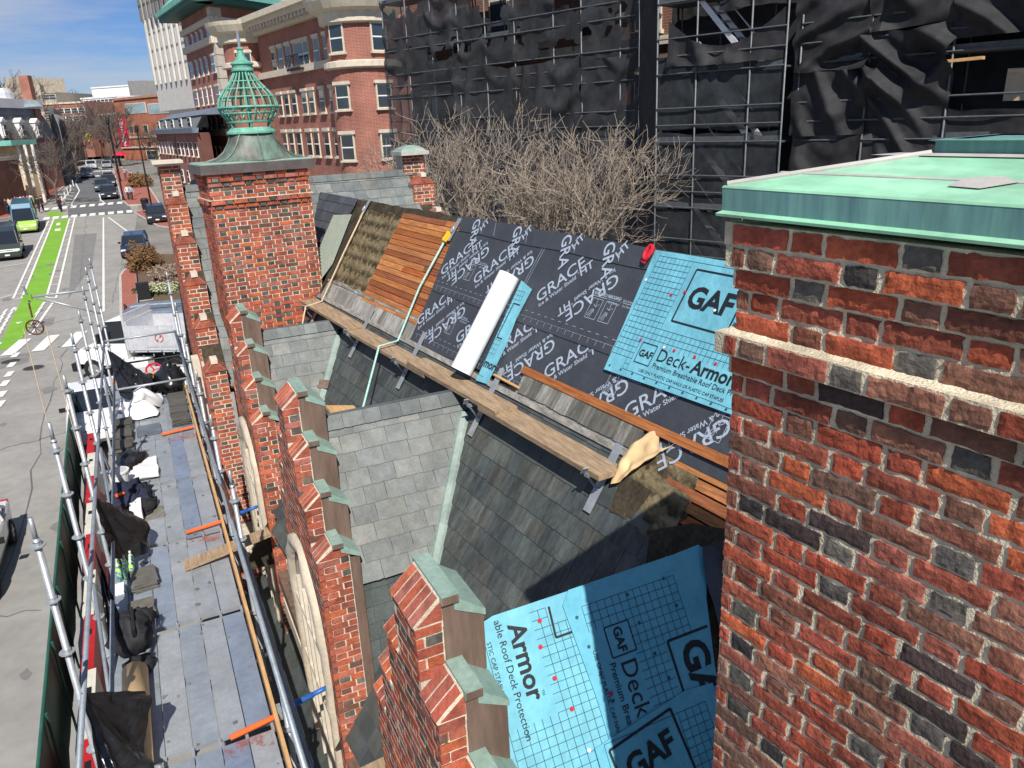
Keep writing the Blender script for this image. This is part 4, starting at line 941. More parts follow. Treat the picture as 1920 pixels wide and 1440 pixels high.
# blue sheets on the near dormer
yc=3.5; O3=V((0,yc,ZR)); DN=V((0,-C56,-S56)); N3=V((0,-S56,C56))
def DP(x,L,n=.0): return O3+UX*x+DN*L+N3*n
def sheet3(name,pts,n0,matn='blue_sheet',th=.004):
    b=MB(); P=[DP(x,L,n0) for x,L in pts]; k=len(P); b.add([p-N3*th for p in P]+P,[tuple(range(2*k-1,k-1,-1))]+[(i,k+i,k+(i+1)%k,(i+1)%k) for i in range(k)]); return b.build(name,matn,d3)
sA=sheet3('breather_membrane',[(1.33,.02),(1.45,-.01),(1.96,-.01),(1.99,.7),(1.99,1.66),(1.33,1.66)],.010)
sB=sheet3('breather_membrane',[(1.885,.06),(1.95,-.015),(2.3,-.018),(2.74,-.02),(2.93,-.03),(2.98,.03),(2.86,.3),(2.76,.7),(2.70,1.0),(2.66,1.66),(1.94,1.66),(1.925,.6)],.022,'blue_dusty')
sC=sheet3('breather_membrane',[(1.82,.86),(2.5,.76),(2.7,.78),(2.66,1.67),(1.82,1.67)],.034,'blue_dusty')
def lines3(sheet,name,segs,n,w=.005,matn='print_teal'):
    b=MB()
    for (a,c),(e,f) in segs:
        p,q=DP(a,c,n),DP(e,f,n); dd=(q-p).normalized(); s=N3.cross(dd)*(w/2); b.add([p-s,q-s,q+s,p+s],[(0,1,2,3)])
    return b.build(name,matn,sheet)
def grid3(sheet,x0,x1,L0,L1,n,holes,step=.052):
    s=[]; ins=lambda x,L:any(a<x<c and e<L<f for a,c,e,f in holes)
    nx=int((x1-x0)/step); nl=int((L1-L0)/step)
    for i in range(nx+1):
        for j_ in range(nl):
            a,c=x0+i*step,L0+j_*step
            if not ins(a,c+step/2): s.append(((a,c),(a,c+step)))
            if i<nx and not ins(a+step/2,c): s.append(((a,c),(a+step,c)))
    lines3(sheet,'printed_grid',s,n,.0034)
grid3(sA,1.36,1.94,.04,1.62,.0125,[(1.37,1.68,.0,.62),(1.80,1.96,-.1,.13)]); grid3(sB,2.0,2.72,.10,1.0,.0245,[(1.98,2.28,.24,1.0),(2.46,2.8,.46,1.1)]); grid3(sC,1.88,2.64,.86,1.64,.0365,[(1.9,2.4,.86,1.4)])
def T3(x,L,n): return frame(DP(x,L,n),DN,UX,N3)
text(sA,'Armor',T3(1.52,.07,.0135),.155,'print_black',.025); text(sA,'able Roof Deck Protection',T3(1.445,.02,.0135),.062,'print_black',.004); text(sA,'STIC CAP STAPLES',T3(1.37,.12,.0135),.038,'print_black',.004); text(sA,'™',T3(1.60,.46,.0135),.04,'print_black')
lines3(sA,'printed_frame',[((1.80,.04),(1.79,.22)),((1.79,.22),(1.93,.22))],.0135,.014,'print_black')
n5=.0255
lines3(sB,'printed_frame',[((2.10,.26),(2.27,.26)),((2.27,.26),(2.27,.44)),((2.27,.44),(2.10,.44)),((2.10,.44),(2.10,.26))],n5,.008,'print_black'); text(sB,'GAF',T3(2.155,.275,n5),.08,'print_black',.03)
text(sB,'Deck-',T3(2.14,.47,n5),.155,'print_black'); text(sB,'Premium Breathable',T3(2.065,.46,n5),.062,'print_black',.004); text(sB,'USE ONLY PLASTIC CAP NAILS OR',T3(1.985,.36,n5),.037,'print_black',.004)
lines3(sB,'printed_frame',[((2.49,.46),(2.80,.46)),((2.49,.46),(2.49,1.0))],n5,.016,'print_black'); text(sB,'GAF',T3(2.57,.50,n5),.255,'print_black',.035)
lines3(sC,'printed_frame',[((1.90,.90),(2.36,.82)),((2.36,.82),(2.42,1.36)),((1.90,.90),(1.96,1.44))],.0375,.016,'print_black')
text(sC,'GAF',frame(DP(1.985,1.10,.0375),(UX*.985-DN*.17).normalized(),(-DN*.985-UX*.17).normalized(),N3),.185,'print_black',.035)
for x,L in ((1.72,.10),(1.68,.24),(1.71,.43),(1.76,.62)): ob('cap_nail',capn,frame(DP(x,L,.014),UX,-DN,N3),sA)
for x,L in ((1.79,.86),(1.36,.9)): ob('cap_nail',capw,frame(DP(x,L,.014),UX,-DN,N3),sA)
ob('cap_nail',capn,frame(DP(2.02,.62,.026),UX,-DN,N3),sB)
cm=bpy.data.meshes['cap_mark']
for x,L in ((1.95,.15),(1.97,.33),(1.99,.5),(2.02,.66),(2.32,.12),(2.34,.3),(2.38,.5),(2.42,.66),(2.6,.1),(2.63,.28)): ob('cap_mark',cm,frame(DP(x,L,.0265),UX,-DN,N3),sB)
# black sheet edge beside the chimney
b=MB(); b.sheet(crumple(lambda a,c: V(DP(2.70+.28*a+.22*(1-c),-.02+1.75*c,.05+.10*math.sin(a*3))),.03,6,9),6,14,N3*.004); b.build('black_edge','plastic_black',d3,True)
# ================================================================ front between the dormers and lower eaves
fw=thing('front_wall','brick street front below the dormers, behind the metal deck','wall',V((1.3,6,-10.4)))
b=MB(); b.box((X0+.30,6,-8.3),(.3,14,4.2)); o=b.build('wall','bw_red',fw); uv_box(o.data)
b=MB(); b.box((X0+.12,6,-6.08),(.22,14,.2)); b.build('eaves_gutter','copper_brown',fw)
b=MB(); b.box((X0+.10,6,-6.55),(.14,14,.25)); b.build('string_course','limestone',fw)
lt=thing('lean_to_roof','dark slate lean-to roof in the gap between the deck and the front wall','roof',V((.6,8,-8)))
lup=V((.62,0,.785)).normalized(); ln=V((-lup.z,0,lup.x)); lo_=V((.12,13.0,-8.1))
b=MB(); P=[lo_,lo_-UY*8.5,lo_-UY*8.5+lup*1.5,lo_+lup*1.5]; b.hexa([p-ln*.1 for p in P]+[p-ln*.01 for p in P]); b.build('roof_deck','felt_dark',lt)
slates(lt,lo_,-UY,lup,ln,0,1.45,lambda L:(0,8.5),expo=.19,wid=.26,cols=DKS,maxn=240)
# ================================================================ far cross wing with stepped parapets
wg=thing('cross_wing','far slate cross wing between two stepped brick parapets','wing',V((3,15,-8)))
yw,zw=15.2,-.93; up=V((0,math.sqrt(.5),math.sqrt(.5))); nn=V((0,-math.sqrt(.5),math.sqrt(.5)))
b=MB(); P=[V((.6,yw-2.9,zw-2.9)),V((5.3,yw-2.9,zw-2.9)),V((5.3,yw,zw)),V((.6,yw,zw))]; b.hexa([p-nn*.15 for p in P]+[p-nn*.012 for p in P]); b.build('slope_deck','felt_dark',wg)
P=[V((.6,yw,zw)),V((5.3,yw,zw)),V((5.3,yw+4,zw-4)),V((.6,yw+4,zw-4))]; b=MB(); b.add(P,[(0,1,2,3)]); b.build('far_slope','slate_old',wg,color=(.2,.22,.21))
GRY=[(.145,.165,.16),(.165,.18,.172),(.13,.145,.145),(.18,.19,.178),(.155,.162,.15)]
O_=V((0,yw-4.2,zw-4.2)); LL=4.2*math.sqrt(2)
slates(wg,O_,UX,up,nn,1.85,LL-.12,lambda L:(.90,1.75 if L>2 else 2.6),expo=.225,wid=.28,cols=GRY,maxn=160)
slates(wg,O_,UX,up,nn,LL-2.2,LL-.12,lambda L:(2.6,5.05),expo=.225,wid=.30,cols=GRY,maxn=140)
x=.92
while x<5.05:
    ob('ridge_slate',random.choice(SL),frame(V((x+.14,yw,zw))-up*.14+nn*.034,UX,up,nn)@SCL(1.02,.16/.27,1),wg,shade(random.choice(GRY),.75,.95)); x+=.28
def parapet(xa,xb,steps,label,cap,zt):
    p=thing('stepped_parapet',label,'parapet',V((xa,yw,-10)),'stepped parapets of the far cross wing')
    for i,(y,z) in enumerate(steps):
        y2=steps[i-1][0] if i else yw+.35
        zb=(steps[i+1][1]-.15) if i+1<len(steps) else -6.2
        b=MB(); b.box(((xa+xb)/2,(y+y2)/2+.006,(z+min(zb,z-.9)-.6)/2),(xb-xa-.02,y2-y+.02-.02,abs(z-min(zb,z-.9)+.6))); b.build('wall_core','mortar',p)
        brick_wall(p,V((xa,y,0)),UX,UY,xb-xa,z,zb,maxn=120,dark=.3)
        hh=.16 if i else .03
        if i:
            b=MB(); b.prism([V((xa-.01,y-.012,z)),V((xb+.01,y-.012,z)),V(((xa+xb)/2+.04,y-.012,z+hh)),V(((xa+xb)/2-.04,y-.012,z+hh))],(0,.30,0)); b.build('gablet','brick',p,color=(.34,.10,.06))
            b=MB(); b.hexa([V(((xa+xb)/2+sx*.05,y-.03+dy,z+hh-.03+dz)) for dz in (0,.075) for sx,dy in ((-1,0),(1,0),(1,.22),(-1,.22))]); b.build('cap_stone','limestone',p)
            b=MB()
            for k in range(3):
                b.tube(V((xa+.02,y-.014,z+.01+.0*k)),V(((xa+xb)/2-.03,y-.014,z+hh-.015)),.004,4); b.tube(V((xb-.02,y-.014,z+.01)),V(((xa+xb)/2+.03,y-.014,z+hh-.015)),.004,4)
            b.build('gablet_joint','mortar',p)
    y,z=steps[0]
    if cap=='stone':
        b=MB(); b.box(((xa+xb)/2-.02,y+.22,z+.05),(xb-xa+.16,.75,.05)); b.box(((xa+xb)/2-.02,y+.2,z+.005),(xb-xa+.08,.62,.04)); b.build('coping','limestone',p)
    else:
        b=MB(); b.box(((xa+xb)/2,y+.2,z+.03),(xb-xa+.14,.7,.07)); b.build('coping','kerb',p)
        b=MB(); c_=V(((xa+xb)/2,y+.2,z+.065)); b.lathe([(.36,0),(.30,.05),(.10,.11)],c_,4); b.build('copper_top','copper_green',p)
    return p
pw=parapet(.55,.88,[(15.0,-.53),(14.5,-1.15),(13.92,-1.75),(13.33,-2.34),(12.9,-2.96),(12.2,-3.50)],'left stepped brick parapet of the far wing, running down beside the left chimney','stone',0)
brick_wall(pw,V((.55,15.55,0)),V((0,-1,0)),UX,3.35,-3.6,-7.5,maxn=0,dark=.3)
for i,(y,z) in enumerate([(15.0,-.53),(14.5,-1.15),(13.92,-1.75),(13.33,-2.34),(12.9,-2.96),(12.2,-3.50)]):
    y2=[15.55,15.0,14.5,13.92,13.33,12.9][i]; brick_wall(pw,V((.55,y2,0)),V((0,-1,0)),UX,y2-y-.06,z,-3.6 if z>-3.55 else -3.6,maxn=0,dark=.3) if z>-3.4 else None
b=MB(); b.box((.72,13.9,-8.5),(.3,3.3,4.4)); o=b.build('lower_wall','bw_red',pw); uv_box(o.data)
b=MB(); b.box((.50,13.2,-5.2),(.12,.4,3.4)); b.build('stone_jamb','limestone',pw)
pe=parapet(4.95,5.38,[(15.1,-.62),(14.6,-1.15),(13.9,-1.75)],'right stepped brick parapet of the far wing, in front of the bare trees','copper',0)
b=MB(); b.add([V((1.0,15.9,-1.0)),V((1.25,15.9,-1.02)),V((1.22,15.6,-.78)),V((1.08,15.6,-.84))],[(0,1,2,3)]); tag(b.build('blue_tarp','tarp_blue'),'scrap of blue tarp behind the left parapet ridge','tarp')
# ================================================================ scaffold beside the front
PX,QX,DZ=-1.13,.46,-5.4
YB=[6.44+2.13*k for k in range(-1,8)]
def rosette(b,p,r=.062): b.lathe([(r,-.005),(r,.005)],p,10); b.lathe([(.034,-.03),(.034,.03)],p,8)
lab_out=['','galvanised scaffold standard nearest the camera on the street side','second scaffold standard on the street side, next to the hanging black sheet','third scaffold standard on the street side','fourth scaffold standard on the street side','fifth scaffold standard on the street side','sixth scaffold standard on the street side, below the pulley arm','seventh scaffold standard on the street side, carrying the pulley arm','farthest scaffold standard on the street side']
def standard(x,y,zt,zb,label,rings,grp):
    s=thing('scaffold_standard',label,'scaffold pole',V((x,y,zb)),grp)
    MB().tube((x,y,zb),(x,y,zt-.18),.0265,10).build('tube','galv',s,True)
    MB().tube((x,y,zt-.18),(x,y,zt),.019,10).build('spigot','galv',s,True)
    MB().tube((x,y,zt-.215),(x,y,zt-.205),.0285,10).build('band','metal_dark',s)
    for z in rings:
        b=MB(); rosette(b,V((x,y,z))); b.build('rosette','galv',s)
    return s
rz=[-3.0-.5*k for k in range(15)]
for k,y in enumerate(YB):
    if k==0: continue
    standard(PX,y,-2.76+.03*((k*7)%5-2),-10.4,lab_out[k],rz,'street-side scaffold standards')
for k,(y,zt) in enumerate(((8.57,-3.62),(10.7,-3.65),(12.83,-3.6),(14.96,-3.5),(17.09,-3.3),(19.22,-3.0),(6.44,-4.9))):
    standard(QX,y,zt,-10.4,['scaffold standard beside the wall, level with the middle dormer','scaffold standard beside the wall, level with the farthest dormer','scaffold standard beside the wall, by the parapet foot','scaffold standard beside the wall, left of the stepped parapet','scaffold standard beside the wall, second from the deck end','tallest scaffold standard on the wall side, at the deck end','short scaffold standard beside the wall, nearest the camera'][k],[z for z in rz if z<zt-.2],'wall-side scaffold standards')
def ledger(label,p,q,r=.0242,grp='scaffold tubes along the deck',matn='galv_dull'):
    return tag(MB().tube(p,q,r,10).build('scaffold_tube',matn,None,True),label,'scaffold tube',grp)
ledger('upper guard tube along the street side of the deck',(-1.09,4.2,-4.4),(-1.09,19.3,-4.4))
ledger('lower guard tube along the street side of the deck',(-.985,4.2,-4.95),(-.985,19.3,-4.95))
ledger('upper guard tube along the wall side of the deck',(.40,4.2,-4.4),(.40,19.3,-4.4))
ledger('middle guard tube along the wall side of the deck',(.44,4.2,-4.62),(.44,19.3,-4.62))
ledger('lower guard tube along the wall side of the deck',(.49,4.2,-4.9),(.49,14.2,-4.9))
ledger('cross tube over the far end of the deck',(-1.15,19.25,-4.4),(.5,19.25,-4.4),grp='scaffold cross tubes',matn='galv')
ledger('lower cross tube at the far end of the deck',(-1.15,17.12,-4.95),(.5,17.12,-4.95),grp='scaffold cross tubes',matn='galv')
for i,y in enumerate(YB[:7]):
    ledger(['diagonal brace under the nearest bay','diagonal brace below the hanging black sheet','diagonal brace below the water bottles','diagonal brace below the clothes pile','diagonal brace below the white folded sheet','diagonal brace below the white bag','diagonal brace below the last deck bay'][i],(PX+.03,y,-6.6 if i%2 else -4.6),(PX+.03,y+2.13,-4.6 if i%2 else -6.6),.02,'scaffold diagonal braces')
# pulley arm
pa=thing('hoist_bracket','scaffold bracket with a green clamp reaching out over the street','bracket',V((PX,19.22,-3.3)))
tip=V((-2.35,19.3,-3.22))
MB().tube((PX+.1,19.22,-3.2),tip,.024,8).build('arm','galv',pa,True); MB().tube((PX+.1,19.22,-3.75),tip+V((.15,0,-.02)),.024,8).build('strut','galv',pa,True)
MB().tube(tip+V((-.02,0,.25)),tip+V((.02,0,-.12)),.024,8).build('stub','galv_dull',pa); MB().box(tip,(.16,.1,.12)).build('clamp','paint_green',pa)
pl=thing('hoist_pulley','rusty spoked pulley wheel hanging from the bracket arm','pulley',tip-UZ*.5)
c=tip+V((0,-.02,-.66)); ax=V((.25,.95,.2)).normalized(); a1=ax.orthogonal().normalized(); a2=ax.cross(a1)
MB().path([tip-UZ*.12,tip-UZ*.25,c+UZ*.22],.02,6).build('hook','rust',pl); 
MB().path([c+(a1*math.cos(i/24*6.2832)+a2*math.sin(i/24*6.2832))*.17 for i in range(25)],.018,6).build('rim','rust',pl,True)
for k in range(4):
    a=k/4*math.pi; d_=a1*math.cos(a)+a2*math.sin(a); MB().tube(c-d_*.17,c+d_*.17,.009,5).build('spoke','rust',pl)
tag(MB().path([c+V((-.21,0,0)),c+V((-.2,-.1,-2)),c+V((-.15,-.2,-6.3))],.011,5).build('hoist_rope','rope_tan'),'left side of the hoist rope hanging from the pulley','rope','hoist rope lines')
tag(MB().path([c+V((.21,0,0)),c+V((.25,-.1,-2)),c+V((.4,-.3,-6.3))],.011,5).build('hoist_rope','rope_tan'),'right side of the hoist rope hanging from the pulley','rope','hoist rope lines')
# deck planks: bays between cross transoms
dk=thing('scaffold_deck','galvanised steel plank deck along the front wall','deck',V((-.4,11,DZ-.1)))
xs=[.325-.237*k for k in range(7)]
STC=[(.33,.365,.395),(.31,.35,.39),(.36,.385,.40),(.28,.33,.39),(.34,.37,.385),(.30,.34,.37)]
def plank_mesh(L):
    b=MB(); b.box((0,0,-.025),(.228,L,.05)); 
    nb=int(L/.085)
    for i in range(nb):
        for e in (-.07,-.025,.025,.07): b.box((e+rnd(-.003,.003),-L/2+.06+i*.085,.001),(.011,.011,.002))
    return b.mesh('deck_plank','deck_steel')
def plank_ribbed(L):
    b=MB(); b.box((0,0,-.025),(.228,L,.05))
    for e in (-.09,-.06,-.03,0,.03,.06,.09): b.box((e,0,.003),(.012,L-.05,.006))
    return b.mesh('deck_plank','deck_steel')
pm=plank_mesh(2.0); pr_=plank_ribbed(2.0)
for j_,y in enumerate(YB[:-1]):
    for i,x in enumerate(xs[:-1]):
        if j_>=7: continue
        c_=random.choice(STC) if i>1 else random.choice([(.235,.285,.38),(.25,.30,.38),(.34,.365,.385)])
        ob('deck_plank',pr_ if j_==5 and i<3 else pm,TR(x-.114,y+1.065,DZ+rnd(0,.004)),dk,c_)
for j_,y in enumerate(YB):
    MB().tube((PX,y,DZ-.12),(QX,y,DZ-.12),.024,8).build('transom','metal_dark',dk)
    for i in range(7): MB().box((xs[i]-.004,y,DZ-.02),(.028,.13,.04)).build('plank_hook','galv',dk)
MB().box((.365,11.0,DZ+.06),(.035,13.3,.19)).build('toe_board','plank_new',dk)
MB().box((-.4,19.1,DZ+.07),(1.4,.04,.18)).build('end_toe_board','plank_new',dk)
# overspray of orange marking paint on some planks: thin coat sheets
for j_,y,x0_,x1_ in ((1,6.44,-.13,.30),(3,10.7,-.1,.30),(5,14.96,-.16,.32)):
    b=MB(); b.box(((x0_+x1_)/2,y-.17,DZ+.0075),(x1_-x0_,.2,.001)); b.build('paint_overspray','painted_orange',dk)
for y,x0_,x1_,lb in ((10.80,-.13,.36,'orange painted tube end lying across the deck, level with the middle dormer'),(6.42,-.06,.38,'orange painted tube end across the near end of the deck'),(15.05,-.25,.32,'orange painted board lying across the deck, far half')):
    tag(MB().tube((x0_,y-.02,DZ+.05),(x1_,y+.05,DZ+.06),.027,8).build('orange_tube','orange'),lb,'tube','orange tube ends on the deck')
for y,z,lb in ((10.86,DZ+.06,'blue telescopic prop from the deck to the farther dormer wall'),(6.48,DZ+.06,'blue telescopic prop from the deck to the middle dormer wall')):
    tp=thing('telescopic_prop',lb,'prop',V((.38,y,z)),'blue props against the wall')
    MB().tube((.36,y+.03,z),(X0-.18,y+.06,z+.04),.03,10).build('outer_tube','blue_steel',tp,True); MB().tube((X0-.2,y+.06,z+.04),(X0+.0,y+.08,z+.06),.024,10).build('inner_tube','blue_steel',tp,True); MB().box((.40,y+.03,z),(.06,.11,.11)).build('coupler','galv',tp)
tag(MB().bar((-.22,9.86,DZ+.04),(.90,9.95,DZ+.18),.22,.045).build('loose_board','plank'),'weathered board bridging from the deck to the farther dormer','board')
tag(MB().bar((-.1,5.15,DZ+.1),(1.15,5.25,DZ+.14),.26,.05).build('loose_board','plank'),'wide weathered board at the bottom, from the deck to the nearest dormer','board')
tag(MB().bar(atY(615,768,7.9),atY(668,768,7.9),.22,.03).build('plywood_scrap','plank_new'),'orange wood offcut behind the middle dormer ridge, under the mint rope','offcut')
# crowbar on the tubes
tag(MB().path([(.41,9.9,-4.36),(.43,9.6,-4.35),(.42,8.9,-4.36),(.44,8.8,-4.37)],.02,6).build('pry_bar','rust'),'rusty pry bar lying on the wall-side tubes','tool')
# ---- things on the deck
def blob(fn_r,c,n=18,m=10,seed=0,amp=.25,sc=3,flat=.0):
    b=MB(); P=[]
    for j_ in range(m+1):
        th=math.pi*j_/m
        for i in range(n):
            ph=2*math.pi*i/n; d_=V((math.sin(th)*math.cos(ph),math.sin(th)*math.sin(ph),math.cos(th)))
            r=1+amp*noise.noise(d_*sc+V((seed,seed,seed)))+amp*.5*noise.noise(d_*sc*3+V((seed,0,0)))
            p=V((d_.x*fn_r[0],d_.y*fn_r[1],d_.z*fn_r[2]))*r; p.z=max(p.z,-fn_r[2]*.55); P.append(V(c)+p)
    b.add(P,[(j_*n+i,j_*n+(i+1)%n,(j_+1)*n+(i+1)%n,(j_+1)*n+i) for j_ in range(m) for i in range(n)]); return b
D0=DZ+.004
def bag(label,c,r,seed,matn='plastic_black',name='rubbish_bag',cat='bag'):
    t=thing(name,label,cat,V(c)); blob(r,V(c)+UZ*r[2]*.55,26,16,seed,.32,2.6).build('sack',matn,t,True); blob((r[0]*.3,r[1]*.3,r[2]*.4),V(c)+V((0,0,r[2]*1.5)),12,8,seed+3,.5,3).build('knot',matn,t,True); return t
bag('black rubbish bag against the wall-side tubes at the far end of the deck',(.10,18.0,D0),(.30,.55,.36),1)
bag('slumped black rubbish bag beside the white plastic, far end of the deck',(-.55,18.1,D0),(.34,.62,.28),2)
b=MB(); b.sheet(crumple(lambda a,c: V((-.98+.75*a,16.2+1.3*c,D0+.05+.35*math.sin(a*3.1)*math.sin(c*2.8))),.22,2.6,4),26,22,(0,0,.004)); tag(b.build('plastic_sheet','cloth_white',None,True),'crumpled white plastic heap on the deck in front of the black bag','plastic')
def slate_stack(label,c,n,w_,l_,ang,colr=(.12,.115,.10)):
    t=thing('slate_stack',label,'slates',V(c),'stacks of old slates on the deck'); z=c[2]
    for i in range(n):
        th=rnd(.012,.02); b=MB(); b.box((0,0,th/2),(w_*rnd(.93,1.03),l_*rnd(.93,1.03),th))
        ob('slate',b.mesh('slate','slate'),TR(c[0]+rnd(-.015,.015),c[1]+rnd(-.02,.02),z)@RZ(ang+rnd(-.1,.1)),t,shade(colr,.8,1.25)); z+=th
    return t
slate_stack('low stack of grey slates with a small dark piece on top, by the water bottles',(-.70,9.75,D0),7,.30,.42,.08)
slate_stack('stack of slates nearer than the one by the water bottles, above the backpack',(-.73,9.05,D0),6,.27,.40,.05,(.16,.15,.125))
slate_stack('single slates lying alone mid-deck beside the clothes pile',(-.55,11.75,D0),2,.34,.36,.15,(.19,.18,.15))
for i,y in enumerate((15.6,16.1,16.6,17.1)): slate_stack(['stack of dark slates on the wall side, right by the orange board','second stack of dark slates on the wall side','third stack of dark slates on the wall side','farthest stack of dark slates on the wall side, beside the black bag'][i],(.14,y,D0),9,.33,.40,.02,(.085,.08,.07))
for i,y in enumerate((14.7,15.3,15.9)): slate_stack(['stack of dark slates on the street side, in front of the black plastic','middle stack of dark slates on the street side','stack of dark slates on the street side next to the white plastic heap'][i],(-.90,y,D0),10,.32,.42,.03,(.085,.08,.07))
slate_stack('thin blue-grey slates lying flat in the middle of the ribbed deck',(-.45,15.5,D0),3,.42,.5,.1,(.13,.15,.18))
b=blob((.24,.45,.13),(-.78,14.0,D0+.05),22,12,8,.4,3); tag(b.build('plastic_scrap','plastic_black',None,True),'glossy black plastic scrap against the street-side tubes','plastic')
b=MB()
for k in range(3): b.sheet(crumple(lambda a,c: V((-.86+.38*a+.05*k,13.15+.92*c-.06*k,D0+.03+.03*k+.02*math.sin(c*5))),.02,5,k),12,14,(0,0,.024))
tag(b.build('folded_cloth','cloth_white',None,True),'folded white dust sheet on the deck','cloth')
t=thing('bucket','white plastic bucket beside the folded dust sheet','bucket',V((-.95,12.95,D0))); b=MB(); b.lathe([(.13,0),(.155,.30),(.165,.30),(.165,.33)],V((-.95,12.95,D0)),18); b.build('shell','trim_white',t); MB().lathe([(.14,.315),(.14,.331)],V((-.95,12.95,D0)),18).build('paint_surface','alu',t)
t=thing('clothes_pile','heap of dark navy work clothes with an orange tag','clothes',V((-.82,12.3,D0))); blob((.30,.42,.20),(-.82,12.35,D0+.1),26,14,5,.5,3.2).build('jacket','cloth_navy',t,True); blob((.26,.26,.12),(-.72,11.95,D0+.06),20,12,6,.5,3).build('sweater','cloth_black',t,True); MB().bar((-1.0,12.15,D0+.24),(-.88,12.2,D0+.25),.08,.02).build('orange_tag','orange',t)
MB().box((-.62,12.45,D0+.05),(.07,.12,.09)).build('yellow_tag','yellow',t)
MB().box((-.74,11.75,D0+.10),(.16,.5,.2)).build('white_box','trim_white',None); bpy.data.objects['white_box'].update_tag(); tag(bpy.data.objects['white_box'],'white carton half under the clothes pile','box')
wt=thing('water_pack','shrink-wrapped pack of blue and lime water bottles','bottles',V((-.93,10.5,D0)))
for i in range(3):
    for j_ in range(4):
        bt=MB(); bt.lathe([(.034,0),(.036,.13),(.03,.17),(.014,.20),(.014,.225)],V((-.98+.075*i,9.98+.09*j_,D0)),10); q=bt.build('bottle','bottle_blue',wt,True); MB().lathe([(.015,.222),(.015,.24)],V((-.98+.075*i,9.98+.09*j_,D0)),8).build('bottle_cap','trim_white',q)
t=thing('backpack','black tool backpack slumped on the deck','backpack',V((-.86,8.45,D0))); blob((.22,.30,.24),(-.86,8.45,D0+.15),24,16,12,.28,2.4).build('body','cloth_black',t,True); blob((.14,.12,.12),(-.72,8.62,D0+.2),16,10,4,.3,3).build('pocket','cloth_black',t,True)
for dx in (-.1,.06): MB().path([V((-.86+dx,8.25,D0+.10)),V((-.86+dx,8.2,D0+.33)),V((-.86+dx,8.5,D0+.43)),V((-.88+dx,8.7,D0+.30))],.022,5).build('strap','metal_dark',t)
b=blob((.16,.16,.08),(-.80,7.95,D0+.05),16,10,7,.45,3); tag(b.build('tool_pouch','cloth_black',None,True),'small black pouch between the backpack and the tan roll','pouch')
t=thing('paper_roll','tan paper roll lying under the black sheet','roll',V((-.80,7.2,D0))); MB().tube((-.83,6.15,D0+.13),(-.83,7.75,D0+.13),.125,22).build('roll','tan_paper',t,True); MB().tube((-.83,7.751,D0+.13),(-.83,7.756,D0+.13),.04,12).build('core','metal_dark',t)
t=thing('metal_tray','clear grey tray with a tool beside the slates','tray',V((-1.0,9.1,D0)))
MB().box((-.98,9.25,D0+.03),(.17,.9,.05)).build('tray','galv_dull',t); MB().box((-.98,9.65,D0+.06),(.10,.25,.04)).build('tool','trim_white',t)
def tarp(label,tie,ends,seed,mid=None):
    tie=V(tie); ends=[V(p) for p in ends]; m_=len(ends)-1
    def f(a,c):
        q=a*m_; i=min(m_-1,int(q)); e_=ends[i].lerp(ends[i+1],q-i); p=tie.lerp(e_,c**.9)
        ns=(ends[-1]-tie).cross(ends[0]-tie).normalized(); fold=math.sin(a*21+3*noise.noise(V((a*4,c,seed))))*.035*c+math.sin(a*9+seed)*.05*c
        return p+ns*(fold+.03*noise.noise(p*9+V((seed,0,0))))-UZ*(.10*math.sin(c*math.pi)*(1-abs(2*a-1)))
    b=MB(); b.sheet(f,40,18,(0,0,.003)); return tag(b.build('black_sheet','plastic_black'),label,'plastic sheet','black plastic sheets tied to the guard tubes')
tarp('black plastic sheet tied to the street-side tube over the tan roll',(-1.09,6.35,-4.36),[(-1.02,5.75,-5.0),(-.88,5.85,-5.15),(-.70,6.05,-5.1),(-.66,6.45,-4.95),(-.70,6.72,-4.8)],2)
tarp('black plastic sheet tied to the street-side tube above the water bottles',(-1.09,10.45,-4.38),[(-1.06,9.85,-4.95),(-.90,10.05,-5.15),(-.66,10.35,-5.3),(-.60,10.75,-5.15),(-.66,11.0,-4.95)],5)
tarp('black plastic sheet drooping beside the backpack',(-1.08,9.2,-4.5),[(-1.05,8.3,-5.2),(-.96,8.25,-5.25),(-.92,8.5,-5.15)],8)
tarp('torn black plastic draped over the tubes at the far street side',(-1.05,18.9,-4.5),[(-.9,17.0,-5.1),(-.4,16.8,-5.3),(-.3,17.6,-5.1),(-.5,18.2,-4.8)],11)
b=MB()
for k in range(70):
    c_=V((rnd(-.9,.3),rnd(5.6,18.5),DZ+.007)); r_=rnd(.012,.045); n_=random.choice((3,4,5)); P=[c_+V((math.cos(i/n_*6.283+k)*r_*rnd(.5,1.2),math.sin(i/n_*6.283+k)*r_*rnd(.5,1.2),0)) for i in range(n_)]; b.add([p+UZ*.006 for p in P]+P,[tuple(range(n_))]+[(i,n_+i,n_+(i+1)%n_,(i+1)%n_) for i in range(n_)])
tag(b.build('slate_chips','shingle_grey'),'scattered slate chips and crumbs over the metal deck','debris',kind='stuff')
# green netting on the street side of the scaffold
b=MB(); b.sheet(crumple(lambda a,c: V((-1.02,4.2+14.8*a,-5.5-1.5*c)),.08,1.5,4),40,6,(.004,0,0)); tag(b.build('debris_net','green_sheet',None,True),'dark green debris net below the street-side tubes','net')
b=MB(); b.sheet(crumple(lambda a,c: V((-1.04,4.0+15*a,-4.46-.9*c)),.05,1.5,7),40,6,(.004,0,0)) ; 
for y in (6.3,8.4,10.5,12.6): pass
